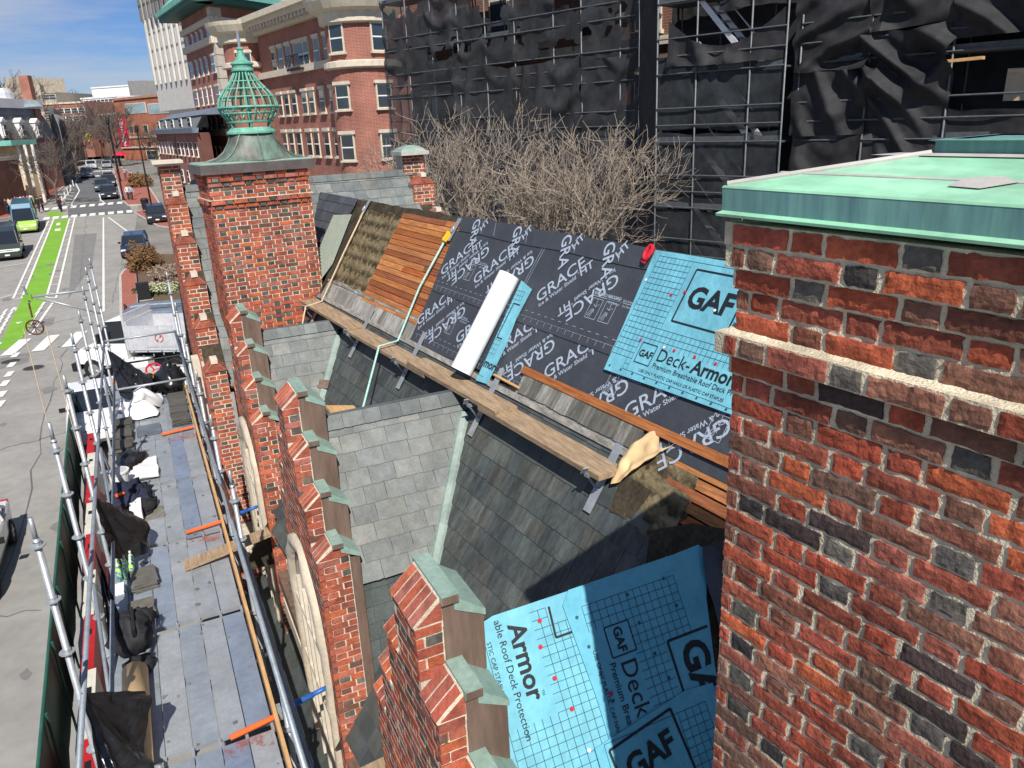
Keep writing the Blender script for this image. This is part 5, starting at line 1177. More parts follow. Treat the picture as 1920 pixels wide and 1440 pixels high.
# hoarding fence and water barriers on the street side
fn=thing('site_fence','green screened site fence along the road edge','fence',V((-2.9,18,-10.4)))
fx=lambda y:-2.62-.022*(y-10.8)
b=MB(); b.sheet(crumple(lambda a,c: V((fx(8+22*a),8+22*a,-10.2+1.75*c)),.05,1.2,3),50,6,(.006,0,0)); b.build('screen','green_sheet',fn,True)
MB().path([V((fx(y),y,-8.44)) for y in range(8,31,2)],.03,7).build('top_rail','green_dark',fn,True)
for y in range(8,31,2): MB().tube((fx(y)+.05,y,-10.4),(fx(y)+.05,y,-8.42),.025,6).build('post','green_dark',fn)
for i,y in enumerate([7.6+1.95*k for k in range(11)]):
    red=i%2==0; x=fx(y)+.42
    ob_=thing('water_barrier',('red' if red else 'white')+' plastic barrier '+['nearest in the row by the fence','second in the row by the fence','third in the row','fourth in the row','fifth in the row','sixth in the row','seventh in the row','eighth in the row','ninth in the row','tenth in the row near the pickup','last in the row near the pickup'][i],'barrier',V((x,y,-10.4)),'red and white barriers inside the fence')
    prof_=[(-.24,0),(.24,0),(.24,.22),(.13,.42),(.11,.95),(-.11,.95),(-.13,.42),(-.24,.22)]
    b=MB(); b.prism([V((x+a,y-.95,-10.4+h)) for a,h in prof_],(0,1.9,0)); b.build('shell','barrier_red' if red else 'barrier_white',ob_)
    MB().box((x,y+.3,-9.448),(.10,.2,.006)).build('fill_hole','metal_dark',ob_)
# ================================================================ building under netting, right background
KM=1.14; QM=V((13.9,18.06,0))*KM; UM=V((-.319,.948,0)).normalized(); WM=V((-.948,-.319,0)).normalized()
def MP(a,w,z): return QM+UM*(a*KM)+WM*w+UZ*(z*KM)
wb=thing('netted_building','brown brick building hidden behind black scaffold netting','building',MP(2,-4,-9))
b=MB(); b.hexa([MP(-16,-3.0,-9.2),MP(15.2,-3.0,-9.2),MP(15.2,-9,-9.2),MP(-16,-9,-9.2),MP(-16,-3.0,8),MP(15.2,-3.0,8),MP(15.2,-9,8),MP(-16,-9,8)]); o=b.build('wall','bw_brown',wb); uv_box(o.data)
fm_=MB(); fm_.box((0,0,0),(1,.10,1)); WFR=fm_.mesh('window','trim_cream'); g_=MB(); g_.box((0,-.06,0),(.84,.02,.88)); WPN=g_.mesh('pane','glass'); g_=MB(); g_.box((0,-.075,0),(.86,.03,.05)); WBR=g_.mesh('sash_bar','trim_white')
WFW=MB().box((0,0,0),(1,.10,1)).mesh('window','trim_white'); SIL=MB().box((0,-.06,-.53),(1.16,.24,.07)).mesh('sill','limestone'); LNT=MB().box((0,-.05,.56),(1.2,.16,.13)).mesh('lintel','limestone')
def window(parent,P,xd,nrm,w_,h_,fr=WFR,sill=True,lintel=False,bar=True,pane=None):
    M=frame(P,xd,-nrm,UZ)@SCL(w_,1,h_)
    f=ob('window',fr,M,parent); 
    for me,nm,ok in ((pane or WPN,'pane',True),(WBR,'sash_bar',bar),(SIL,'sill',sill),(LNT,'lintel',lintel)):
        if ok: ob(nm,me,None,f)
    return f
for z in (-5.5,-2.6,.3,3.2):
    for a in (-13,-10,-7.5,-5,-2,.5,3,5.2,7.4,9.6,11.8,13.9): window(wb,MP(a,-2.98,z),-UM,WM,1.15,2.0)
b=MB()
for z in (1.9,4.7): b.hexa([MP(a,w_,z+h) for h in (0,.25) for a,w_ in ((-16,-3),(15.2,-3),(15.2,-2.85),(-16,-2.85))])
b.build('string_course','limestone',wb)
def scaff(name,label,alist,w0,w1,zt,levels,cat='scaffold'):
    s=thing(name,label,cat,MP(sum(alist)/len(alist),w0,-9.1),'facade scaffolds under netting')
    for a in alist:
        for w_ in (w0,w1):
            MB().tube(MP(a,w_,-9.1),MP(a,w_,zt),.028,6).build('standard','galv_grey',s,True)
    a0,a1=min(alist),max(alist)
    for z in levels:
        MB().tube(MP(a0,w0+.03,z),MP(a1,w0+.03,z),.024,5).build('ledger','galv_shade',s)
        if abs((z/1.76+.74)%1)<.12 or True:
            pass
    z=-7.9
    while z<zt:
        b=MB(); b.hexa([MP(a,w_,z+h) for h in (-.04,0) for a,w_ in ((a0,w1),(a1,w1),(a1,w0-.05),(a0,w0-.05))]); b.build('deck','galv_shade',s)
        b=MB(); b.hexa([MP(a,w_,z+h) for h in (0,.13) for a,w_ in ((a0,w0-.06),(a1,w0-.06),(a1,w0-.03),(a0,w0-.03))]); b.build('toe_board','galv_shade',s)
        z+=1.76
    return s
lv=[-7.9+.44*k for k in range(26) if k%4!=3]
sL=scaff('facade_scaffold','long scaffold behind the bare trees, wrapped in black netting',[2.36,3.07,4.61,5.79,7.58,9.03,10.51,12.0,13.5,15.0],-1.5,-2.6,5.5,lv)
sT=scaff('stair_tower','scaffold stair tower with flights seen through fine netting','-'and[.77,-.47,-2.03,-2.97],0,-1.3,4.2,lv,'scaffold')
sR=scaff('facade_scaffold','right-hand scaffold bays behind the copper cap, with open gaps',[-3.26,-4.9,-6.64,-8.4,-10.2,-12],-.2,-1.4,4.2,lv)
for k in range(6):
    z=-7.9+1.76*k
    b=MB(); 
    for w_ in (-.35,-1.0): b.bar(MP(-.35,w_,z+1.76),MP(-2.0,w_,z),.06,.16)
    for q in range(8): f=(q+.5)/8; b.hexa([MP(-.35-1.65*f+da,w_,z+1.76*(1-f)+h) for h in (-.02,.02) for da,w_ in ((-.08,-.35),(.08,-.35),(.08,-1.0),(-.08,-1.0))])
    b.build('stair_flight','alu',sT)
    b=MB(); b.tube(MP(-.35,-.33,z+1.76+.75),MP(-2.0,-.33,z+.75),.022,5); b.build('hand_rail','galv',sT)
def net(label,a0,a1,z0,z1,w_,matn,seed,sag=.15,fold=.12,holes=0,skew=0,nu=70,nv=60,topdrop=0,bay=1.55):
    def f(u,v):
        a=a0+(a1-a0)*u; z=z0+(z1-z0)*v
        z-=sag*math.sin(u*math.pi)*(v**2)+topdrop*u*v
        ub=((a-a0)/bay)%1; c=math.sin(math.pi*ub)
        p=V((a*1.3+seed*5,z*.9,seed))
        q=(z*.95+.42*c+.9*noise.noise(V((a*.35+seed,z*.3,seed))))%1
        hang=(.5-.5*math.cos(2*math.pi*q))**2*max(0,.35+noise.noise(V((a*.5,z*.7,seed*2+5))))
        q2=(a*1.1+skew*z*1.2+1.1*noise.noise(V((a*.4,z*.4,seed*4))))%1
        fan=(.5-.5*math.cos(2*math.pi*q2))**2*max(0,.25+noise.noise(V((a*.6+3,z*.45,seed*3))))
        dw=fold*(1.0*hang+1.3*fan*(1 if skew else .5)+.3*noise.noise(p*.7)+.04*noise.noise(p*3.1))
        return MP(a,w_-.05+dw*1.15,z+.05*noise.noise(p*1.4)*(1 if v in (0,1) else 0))
    b=MB(); b.grid(f,nu,nv)
    if holes:
        keep=[]
        for F in b.f:
            c=sum([V(b.v[i]) for i in F],V())/4
            if noise.noise(V((c.x*.8+c.y*.6+seed*3,c.z*.9,seed)))+.4*noise.noise(V((c.x*2.5,c.y*2.5,c.z*2.5)))<.42-holes: keep.append(F)
        b.f=keep; b.mi=[0]*len(keep); b.c=[None]*len(keep)
    return tag(b.build('debris_netting',matn,None,True),label,'netting','black netting sheets on the scaffolds')
net('ragged netting at the top left, torn open over brick piers',4.6,15.0,1.75,5.5,-1.45,'netting',1,.2,.16,.20,nu=150,nv=70)
net('ragged netting at the top centre, left of the dark gap',2.36,4.6,1.6,5.5,-1.45,'netting',2,.2,.16,.16,nu=50,nv=70)
net('middle tier of netting above the two bare trees',4.6,10.8,-.75,1.95,-1.45,'netting',3,.5,.16,.0,.3,110,50,-.3)
net('narrow middle netting panel left of the dark gap',2.36,4.6,-.7,1.7,-1.45,'netting',4,.1,.14,0,.8)
net('thin netting at the left end, brick windows showing through',10.8,15.1,-.9,2.2,-1.45,'netting_fine',5,.2,.15,0,.5)
net('lower tier of netting behind the left bare tree',8.8,15.1,-7,-.75,-1.45,'netting',6,.15,.10,0,.2)
net('lower tier of netting behind the middle bare tree',4.6,8.8,-7,-.7,-1.45,'netting',7,.1,.10,0,.2)
net('lower netting panel left of the dark gap behind the tree crown',2.36,4.6,-7,-.65,-1.45,'netting',8,.1,.1,0,.2)
b=MB(); b.grid(lambda u,v: MP(.80+1.52*u,-.05-1.4*u,-7+12*v)+WM*.1*noise.noise(V((u*3,v*9,2))),10,40); tag(b.build('debris_netting','netting_heavy',None,True),'added black sheet standing in for the deep shadow left of the stair tower','netting','black netting sheets on the scaffolds')  # black sheet added in place of the deep shadow in this gap
net('upper fine netting on the stair tower with a drooping top edge',-2.97,.77,-.55,1.3,0,'netting_fine',9,.15,.05)
net('middle fine netting on the stair tower',-2.97,.77,-2.6,-.6,0,'netting_fine',10,.06,.05)
net('lowest fine netting on the stair tower beside the blue sheet',-2.97,.77,-7,-2.65,0,'netting_fine',11,.05,.05)
net('heavy netting loop hanging at the top of the stair tower',-2.9,.4,1.05,2.2,.05,'netting_heavy',12,.75,.25)
net('torn netting at the very top of the stair tower',-2.97,.77,2.3,4.2,0,'netting',13,.2,.2,.26,0,60,60)
net('creased netting right of the stair tower, upper panel with a hole',-4.95,-3.1,.7,2.6,-.15,'netting_heavy',14,.25,.22,.0,.9,100,90)
net('creased netting right of the stair tower, middle panel',-4.95,-3.1,-.75,.78,-.15,'netting_heavy',15,.1,.22,0,-.8,100,90)
net('creased netting right of the stair tower, lower panel above the cap edge',-4.9,-3.2,-4,-.72,-.15,'netting_heavy',16,.1,.3,0,.5)
net('large netting sheet with long diagonal folds behind the cap hip',-6.7,-4.75,-1.7,1.6,-.15,'netting_heavy',17,.2,.34,0,-1.1,110,110)
net('netting bunched along the top above the diagonal folds',-6.7,-4.85,1.45,4.2,-.15,'netting_heavy',18,.5,.28,.0,.7,110,110)
net('netting draped across the top right corner',-10.5,-6.6,1.15,4.2,-.1,'netting_heavy',19,.2,.34,0,-.9,150,110,.35)
net('netting skirt hanging below the open gap at the right edge',-9.6,-6.6,-1.8,-.25,-.15,'netting_heavy',20,.05,.25,0,.4)
net('lowest netting behind the copper cap',-10,-4.8,-6,-1.55,-.15,'netting_heavy',21,.1,.3,0,.3)
tag(MB().bar(MP(-7.6,-.7,.18),MP(-9.4,-.7,.16),.03,.72).build('plywood_sheet','plywood'),'plywood panel standing in the open gap at the right edge','panel')
tag(MB().bar(MP(-6.55,.05,.70),MP(-7.3,.05,.72),.22,.07).build('timber','plank_new'),'pale timber end resting on the tube at the right edge','timber')
tag(MB().bar(MP(1.75,-.1,-2.02),MP(1.25,.35,-1.98),.10,.05).build('timber','plank_new'),'timber end sticking out of the dark gap left of the stair tower','timber')
net('added dark sheet standing in for the shade behind the stair tower flights',-2.97,1.2,-7,4.2,-1.42,'netting_heavy',31,.0,.1)  # added backing sheet that keeps the view past the flights dark
net('added dark sheet standing in for the shaded interior of the open gap at the right edge',-14,-2.9,-7,4.2,-1.42,'netting_heavy',33,.0,.1)  # added backing sheet too, so the open bays look shaded inside
# ================================================================ bare trees behind the ridge
def bare_tree(label,base,top,spread,seed,matn='bark',depth=5,nb=4,name='bare_tree',cat='tree',fork=.62,grp='bare trees behind the ridge',r0=.11,sides=4,tw=.0075):
    random.seed(seed); t=thing(name,label,cat,base,grp); H=top-base.z
    tr=MB(); br=MB()
    def limb(b,p,d,L,r,dep):
        pts=[p]; rs=[r]; n=4 if dep>1 else 3
        for i in range(n):
            d=(d+V((rnd(-1,1),rnd(-1,1),rnd(-.35,.75)))*.22).normalized(); p=p+d*(L/n); pts.append(p); rs.append(max(tw*.7,r*(1-.45*(i+1)/n)))
        b.path(pts,r,sides if dep<3 else 3,rs)
        if dep>=depth: return
        for k in range(nb+(1 if dep>1 else 0)):
            f=rnd(.35,1.0); i=min(n-1,int(f*n)); q=pts[i].lerp(pts[i+1],f*n-i)
            a=rnd(0,6.283); o_=d.orthogonal().normalized(); o_=o_*math.cos(a)+d.cross(o_)*math.sin(a)
            nd=(d*.75+o_*rnd(.55,1.05)+UZ*.22).normalized()
            limb(br,q,nd,L*rnd(.55,.78),max(tw,rs[i]*.55),dep+1)
    z1=base.z+H*fork; p=V(base); tr.path([p,p+V((rnd(-.1,.1),rnd(-.1,.1),H*fork*.5)),V((base.x,base.y,z1))],r0,8,[r0*1.2,r0,r0*.85])
    for k in range(5):
        a=k/5*6.283+rnd(-.4,.4); limb(br,V((base.x,base.y,z1-rnd(0,.6))),V((math.cos(a)*spread,math.sin(a)*spread,1)).normalized(),H*(1-fork)*.52,r0*.55,1)
    tr.build('trunk',matn,t,True); br.build('crown',matn,t); return t
def HB(u,D,z):
    r=ray(u,240); k=D/math.hypot(r.x,r.y); return V((r.x*k,r.y*k,z))
st_=random.getstate()
bare_tree('bare tree just behind the wing parapet, left of the other two',HB(856,18.5,-10.4),.55,.26,5,fork=.63,nb=3,tw=.007,depth=5)
bare_tree('low spreading bare tree behind the black underlayment, middle one',HB(1015,17.5,-10.4),-.55,.42,8,fork=.62,nb=3,tw=.007,depth=5)
bare_tree('bare tree nearest the stair tower, taller of the right pair',HB(1110,17.5,-10.4),-.25,.32,12,fork=.62,nb=3,tw=.007,depth=5)
random.setstate(st_)
# ================================================================ buildings along the street
def HP(u,v,D): r=ray(u,v); return r*(D/math.hypot(r.x,r.y))
def wpt(u,v,A,B_):                       # sight line meets the upright wall through A and B
    n=V((-(B_-A).y,(B_-A).x,0)); r=ray(u,v); return r*(A.dot(n)/r.dot(n))
def block(parent,name,pts,z0,z1,matn,uv=True):
    b=MB(); P=[V((p.x,p.y,z0)) for p in pts]; n=len(P); Q=[V((p.x,p.y,z1)) for p in pts]
    b.add(P+Q,[tuple(range(n,2*n))]+[(i,(i+1)%n,n+(i+1)%n,n+i) for i in range(n)]); o=b.build(name,matn,parent)
    if uv and matn.startswith('bw'): uv_box(o.data)
    return o
def outn(A,B_):
    n=V(((B_-A).y,-(B_-A).x,0)).normalized(); return n if n.dot(A)<0 else -n
def back(A,B_,d): n=outn(A,B_); return B_-n*d,A-n*d
def wins(parent,A,B_,rows,cols,uref,**k):
    "rows (v_top,v_bot) at sight column uref; cols fractions along A-B with widths"
    n=outn(A,B_); xd=(B_-A).normalized(); 
    if xd.cross(-n).z<0: xd=-xd
    for vt,vb in rows:
        zt,zb=wpt(uref,vt,A,B_).z,wpt(uref,vb,A,B_).z
        for f,w_ in cols:
            P=A.lerp(B_,f); window(parent,V((P.x,P.y,(zt+zb)/2))+n*.04,xd,n,w_,abs(zt-zb),**k)
def band(parent,name,A,B_,z,h,d,matn,ext=0):
    n=outn(A,B_); x=(B_-A).normalized(); a=A-x*ext; c=B_+x*ext; b=MB(); b.hexa([V((p.x,p.y,zz))+n*q for zz in (z,z+h) for p,q in ((a,-.1),(c,-.1),(c,d),(a,d))]); return b.build(name,matn,parent)
# --- brick block with the rounded bay
A=HB(505,77,0); B_=HB(652,61.5,0); g=-8.6
rb=thing('rounded_building','red brick building with a rounded corner bay and deep cream cornice','building',V((A.x,A.y,g)))
zt=wpt(560,16,A,B_).z; block(rb,'wall',[A,B_]+list(back(A,B_,14)),g,zt,'bw_red')
cols2=[(wpt(u,190,A,B_)-A).length/(B_-A).length for u in (521,536,551,571,585,605,625)]
cl=[(f,.95) for f in cols2]
wins(rb,A,B_,[(167,212),(246,293)],cl,600,lintel=True)
wins(rb,A,B_,[(68,119)],[(f,1.05) for f in cols2[:3]+cols2[4:]]+[(cols2[3],2.0)],600,fr=WFR,lintel=True)
band(rb,'sill_band',A,B_,wpt(560,137,A,B_).z,.5,.35,'limestone')
for v0,h,d_ in ((44,.8,.5),(28,.7,1.1),(18,.45,1.5)): band(rb,'cornice',A,B_,wpt(560,v0,A,B_).z,h,d_,'trim_cream')
n=outn(A,B_); 
for k in range(22):
    P=A.lerp(B_,(k+.5)/22); b=MB(); b.box((0,0,0),(.3,.9,.3),frame(V((P.x,P.y,wpt(560,30,A,B_).z-.1))+n*.6,(B_-A).normalized(),n,UZ)); b.build('dentil','limestone',rb)
bx=A.lerp(B_,cols2[3]); b=MB(); zb_=wpt(560,131,A,B_).z
for k in range(9): b.box((0,0,0),(.05,.05,1.0),frame(V((bx.x,bx.y,zb_+.5))+n*.7+(B_-A).normalized()*(-1.3+.325*k),(B_-A).normalized(),n,UZ))
b.box((0,0,0),(2.8,.06,.1),frame(V((bx.x,bx.y,zb_+1))+n*.7,(B_-A).normalized(),n,UZ)); b.box((0,0,0),(2.8,.7,.12),frame(V((bx.x,bx.y,zb_))+n*.35,(B_-A).normalized(),n,UZ)); b.build('balcony','metal_dark',rb)
def bay(u,D,r,label_rows,zt,w_us):
    c=HB(u,D,0); b=MB(); b.lathe([(r,g),(r,zt)],c,28); o=b.build('bay','bw_red',rb); uv_box(o.data)
    b=MB(); b.lathe([(r+.05,zt-1.6),(r+.35,zt-1.5),(r+.4,zt-.9),(r+.9,zt-.7),(r+1.2,zt-.2),(r+1.3,zt+.1),(r,zt+.2)],c,28); b.build('bay_cornice','trim_cream',rb)
    zz=wpt(u,128,A,B_).z; zz=HP(u,128,D).z; b=MB(); b.lathe([(r+.02,zz-.1),(r+.35,zz),(r+.35,zz+.35),(r+.02,zz+.45)],c,28); b.build('bay_band','limestone',rb)
    for vt,vb in label_rows:
        z1,z0=HP(u,vt,D-r).z,HP(u,vb,D-r).z
        for a in w_us:
            tow=-V((c.x,c.y,0)).normalized(); nn=Matrix.Rotation(a,3,'Z')@tow; window(rb,V((c.x,c.y,(z0+z1)/2))+nn*(r+.0),V((-nn.y,nn.x,0)) if V((-nn.y,nn.x,0)).cross(-nn).z>0 else V((nn.y,-nn.x,0)),nn,1.25,z1-z0,lintel=True)
bay(692,60.5,2.4,[(40,96),(156,204),(250,300)],HP(692,2,60.5).z,(-.72,.55))
bay(486,79,2.1,[(98,138)],HP(486,48,79).z,(-.2,.9))
# --- tall brick tower with green cornice
A=HB(372,107,0); B_=HB(428,93,0); C_=HB(520,99,0)
tb=thing('brick_tower','tall brick building with pale quoins under a green copper cornice','building',V((B_.x,B_.y,g)))
zt=HP(412,8,93).z; block(tb,'wall',[A,B_,C_,V((C_.x+2,C_.y+18,0))],g,zt,'bw_red')
cc5=[(.13,1.5),(.34,.75),(.5,.75),(.66,.75),(.87,1.5)]
wins(tb,A,B_,[(58,85),(112,143),(168,198),(223,251),(276,300)],cc5,379,fr=WFW,lintel=True)
for v in (88,206*0+255): band(tb,'string_course',A,B_,wpt(385,v,A,B_).z,.7,.35,'limestone'); band(tb,'string_course',B_,C_,wpt(385,v,A,B_).z,.7,.35,'limestone')
for k in range(26):
    z=g+ k*1.15
    if z<zt-1:
        x1=(A-B_).normalized(); x2=(C_-B_).normalized(); w_=1.1 if k%2 else .8
        b=MB(); n1=outn(A,B_); n2b=outn(B_,C_); b.hexa([V((B_.x,B_.y,zz))+o_ for zz in (z,z+1.08) for o_ in (n1*.1+n2b*.1,x1*w_+n1*.1,x1*w_-n1*.2,V((0,0,0))-n1*.2-n2b*.2)]) ; b.hexa([V((B_.x,B_.y,zz))+o_ for zz in (z,z+1.08) for o_ in (n1*.11+n2b*.11,V((0,0,0))-n1*.2-n2b*.2,x2*w_*1.3-n2b*.2,x2*w_*1.3+n2b*.11)]); b.build('quoin','limestone',tb)
for A2,B2 in ((A,B_),(B_,C_)):
    band(tb,'frieze',A2,B2,zt-1.7,.6,.3,'limestone',.2); band(tb,'soffit',A2,B2,zt,.5,2.0,'green_dark',2.0); band(tb,'cornice',A2,B2,zt+.5,.55,2.3,'green_roof',2.3)
b=MB(); P=[A+outn(A,B_)*2.2,B_+outn(A,B_)*2.2+outn(B_,C_)*2.2,C_+outn(B_,C_)*2.2,V((C_.x+2,C_.y+18,0))]; c=sum(P,V())/4
b.add([V((p.x,p.y,zt+1.05)) for p in P]+[V((c.x,c.y,zt+7))],[(0,1,4),(1,2,4),(2,3,4),(3,0,4)]); b.build('roof','green_roof',tb)
b=MB()
for k in range(18): q=P[1].lerp(P[2],k/17); b.tube(V((q.x,q.y,zt+1.1)),V((q.x,q.y,zt+1.1)).lerp(V((c.x,c.y,zt+7)),.5),.12,4)
b.build('roof_seam','green_roof',tb)
# --- white concrete tower
A=HB(306,165,0); B_=HB(372,148,0)
wt_=thing('concrete_tower','pale concrete tower with ribbed panels at the top of the street','building',V((A.x,A.y,-6)))
zb0=HP(340,205,155).z; zt=60; block(wt_,'wall',[A,B_]+list(back(A,B_,25)),zb0,zt,'concrete_white')
A2=A.lerp(B_,.28); block(wt_,'core',[A2,B_]+list(back(A2,B_,22)),-6,zb0,'concrete_white')
zl=[HP(320,v,163).z for v in (65,97,127,158)]; st=zl[0]-zl[1]
for k in range(-1,8):
    z=zl[1]+k*st; band(wt_,'floor_joint',A,B_,z,.35,.05,'concrete_dark')
for k in range(7): 
    P=A.lerp(B_,(k+.5)/7); b=MB(); n=outn(A,B_); b.box((0,0,0),(.45,.35,zt-zl[3]),frame(V((P.x,P.y,(zt+zl[3])/2))+n*.3,(B_-A).normalized(),n,UZ)); b.build('rib','concrete_white',wt_)
for r_ in range(2):
    for k in range(8):
        P=A.lerp(B_,(k+.5)/8); z=HP(330,20-r_*25,160).z; b=MB(); n=outn(A,B_); b.box((0,0,0),(1.1,.2,2.6),frame(V((P.x,P.y,z))+n*.66,(B_-A).normalized(),n,UZ)); b.build('dark_opening','concrete_dark',wt_)
for k in range(9):
    P=A2.lerp(B_,(k+.5)/9); b=MB(); n=outn(A,B_); z=zb0-2.4; b.hexa([V((P.x,P.y,zz))+n*dn+(B_-A).normalized()*dx for zz,w_ in ((zb0-4.6,.1),(zb0,.75)) for dx,dn in ((-w_,-.1),(w_,-.1),(w_,.12),(-w_,.12))]); b.build('bracket','concrete_dark',wt_)
# --- low brick block with mansard
A=HB(290,118,0); B_=HB(368,88,0); C_=HB(392,90,0); gm=-8.2
mb_=thing('mansard_building','low brick building with a pale green mansard and lead roof edge','building',V((B_.x,B_.y,gm)))
zt=wpt(340,250,A,B_).z; block(mb_,'wall',[A,B_,C_,V((C_.x,C_.y+25,0)),V((A.x+8,A.y+8,0))],gm,zt,'bw_red')
wins(mb_,A,B_,[(266,290)],[((k+.5)/11,1.5 if k in (3,6) else .8) for k in range(11)],335,fr=WFW); wins(mb_,A,B_,[(316,338)],[((k+.5)/8,1.0) for k in range(8)],335,fr=WFW)
band(mb_,'eaves',A,B_,zt,.5,.5,'lead',.3)
n=outn(A,B_); z2=wpt(340,219,A,B_).z
b=MB(); P0=[A,B_,C_+V((0,.5,0))]; b.add([V((A.x,A.y,zt+.5)),V((B_.x,B_.y,zt+.5)),V((B_.x,B_.y,z2))-n*.8,V((A.x,A.y,z2))-n*.8],[(0,1,2,3)]); b.add([V((B_.x,B_.y,zt+.5)),V((C_.x,C_.y,zt+.5)),V((C_.x,C_.y,z2)),V((B_.x,B_.y,z2))-n*.8],[(0,1,2,3)]); b.build('mansard_face','shingle_grey',mb_)
b=MB(); b.hexa([V((p.x,p.y,z))-n*q for z,qq in ((z2,.6),(z2+.7,2.5)) for p,q in ((A,qq),(B_,qq),(B_,10),(A,10))]); b.build('roof','lead',mb_)
for k in range(5): 
    P=A.lerp(B_,(k+.6)/5.3); window(mb_,V((P.x,P.y,(zt+.5+z2)/2))-n*.1,(B_-A).normalized(),n,1.7,z2-zt-.8,fr=WFW,sill=False)
# --- garage block with the banner
A=HB(222,215,0); B_=HB(352,190,0); gg=-5.8
gb=thing('garage_building','orange brick corner building with wide pale windows and a red banner','building',V((A.x,A.y,gg)))
zt=wpt(290,178,A,B_).z; block(gb,'wall',[A,B_]+list(back(A,B_,30)),gg,zt,'bw_orange'); band(gb,'parapet',A,B_,zt-.4,.5,.25,'bw_orange')
gp=MB().box((0,-.06,0),(.98,.02,.92)).mesh('pane','glass_pale')
for u0,u1 in ((236,274),(278,319),(323,346)):
    p,q=wpt(u0,203,A,B_),wpt(u1,203,A,B_); z1_,z0_=wpt((u0+u1)/2,193,A,B_).z,wpt((u0+u1)/2,213,A,B_).z; c=(p+q)/2; n=outn(A,B_); xd=(B_-A).normalized()
    wdw=window(gb,V((c.x,c.y,(z0_+z1_)/2))+n*.05,xd,n,(q-p).length,z1_-z0_,fr=WFW,sill=False,bar=False,pane=gp)
    for k in range(1,6): b=MB(); b.box((0,0,0),(.12,.1,z1_-z0_),frame(V((c.x,c.y,(z0_+z1_)/2))+n*.12+xd*((k/6-.5)*(q-p).length),xd,n,UZ)); b.build('mullion','metal_dark',wdw)
wins(gb,A,B_,[(235,251)],[(.2,1.8),(.42,1.8)],255,bar=False,sill=False); wins(gb,A,B_,[(282,300)],[(.45,5.5),(.8,4)],270,bar=False,sill=False)
band(gb,'string_course',A,B_,wpt(280,258,A,B_).z,.4,.2,'limestone'); band(gb,'string_course',A,B_,wpt(280,277,A,B_).z,.4,.3,'limestone')
bn=thing('street_banner','red vertical banner reading THE GARAGE on the brick corner','banner',HP(229,275,186)); p=HB(229,186,0); z1_,z0_=HP(228,222,186).z,HP(234,276,186).z
xd=V((p.y,-p.x,0)).normalized(); n=-V((p.x,p.y,0)).normalized(); b=MB(); b.box((0,0,0),(1.9,.15,z1_-z0_),frame(V((p.x,p.y,(z0_+z1_)/2)),xd,-n,UZ)); b.build('cloth','banner_red',bn)
for k,ch_ in enumerate('THE GARAGE'):
    if ch_!=' ': text(bn,ch_,frame(V((p.x,p.y,z1_-.5-(k+.55)*((z1_-z0_)/11.2)))+n*.09-xd*.4,xd,UZ,n),.95,'trim_white',.03)
p2=HB(226,184,0); b=MB(); b.lathe([(1.9,0),(.05,.75)],HP(226,291,184),12); um=thing('parasol','red parasol on the right pavement below the banner','parasol',HP(226,300,184)); b.build('canopy','banner_red',um); MB().tube(HP(226,291,184)-UZ*2,HP(226,291,184)+UZ*.7,.05,6).build('pole','trim_white',um)
# --- white block, penthouse, mid bricks, tan block
def simple(label,u0,D0,u1,D1,vtop,vref,matn,depth,rows,nc,uref,fr=WFR,w_=1.4,name='street_building',zg=-5):
    A=HB(u0,D0,0); B_=HB(u1,D1,0); t=thing(name,label,'building',V((A.x,A.y,zg))); zt=wpt((u0+u1)/2,vtop,A,B_).z
    block(t,'wall',[A,B_]+list(back(A,B_,depth)),zg,zt,matn); band(t,'coping',A,B_,zt-.3,.4,.2,'limestone' if matn.startswith('bw') else matn)
    wins(t,A,B_,rows,[((k+.6)/(nc+.2),w_) for k in range(nc)],uref,fr=fr,sill=False)
    return t,A,B_
simple('white office block with two rows of dark windows beyond the brick corner',163,262,230,250,181,0,'white_wall',25,[(186,195),(204,212)],9,195,WFW,1.6)
t,A,B_=simple('long white rooftop block with plant behind the brick corner building',186,300,286,285,160,0,'white_wall',25,[],0,230); 
for u in (262,275): MB().box(HP(u,168,284),(6,4,5)).build('rooftop_plant','concrete_dark',t)
simple('red brick block behind the street trees, left of the white office',88,235,168,228,192,0,'bw_red',30,[(203,213),(218,227),(235,244)],6,128,WFW,1.9)
simple('brown brick block with small windows at the street bend',150,240,232,222,214,0,'bw_brown',20,[(222,231)],9,190,WFR,1.3)
t,A,B_=simple('tan stone building with rooftop towers on the far left skyline',18,300,118,292,174,0,'concrete_tan',30,[(178,188)],9,70,WFR,2.0)
for u0,u1,v0 in ((22,92,160),(28,42,146),(45,56,146)):
    a,c=HB(u0,296,0),HB(u1,293,0); block(t,'upper_storey',[a,c]+list(back(a,c,14)),10,HP((u0+u1)/2,v0,295).z,'concrete_tan')
a,c=HB(22,295.5,0),HB(92,292.5,0); wins(t,a,c,[(166,174)],[(.18,2),(.28,2),(.38,2),(.55,2.2),(.66,2.2),(.77,2.2)],60,fr=WFR,sill=False)
simple('pale shop row at the end of the street below the bare trees',120,330,222,318,262,0,'limestone',20,[(268,276)],12,170,WFW,1.6)
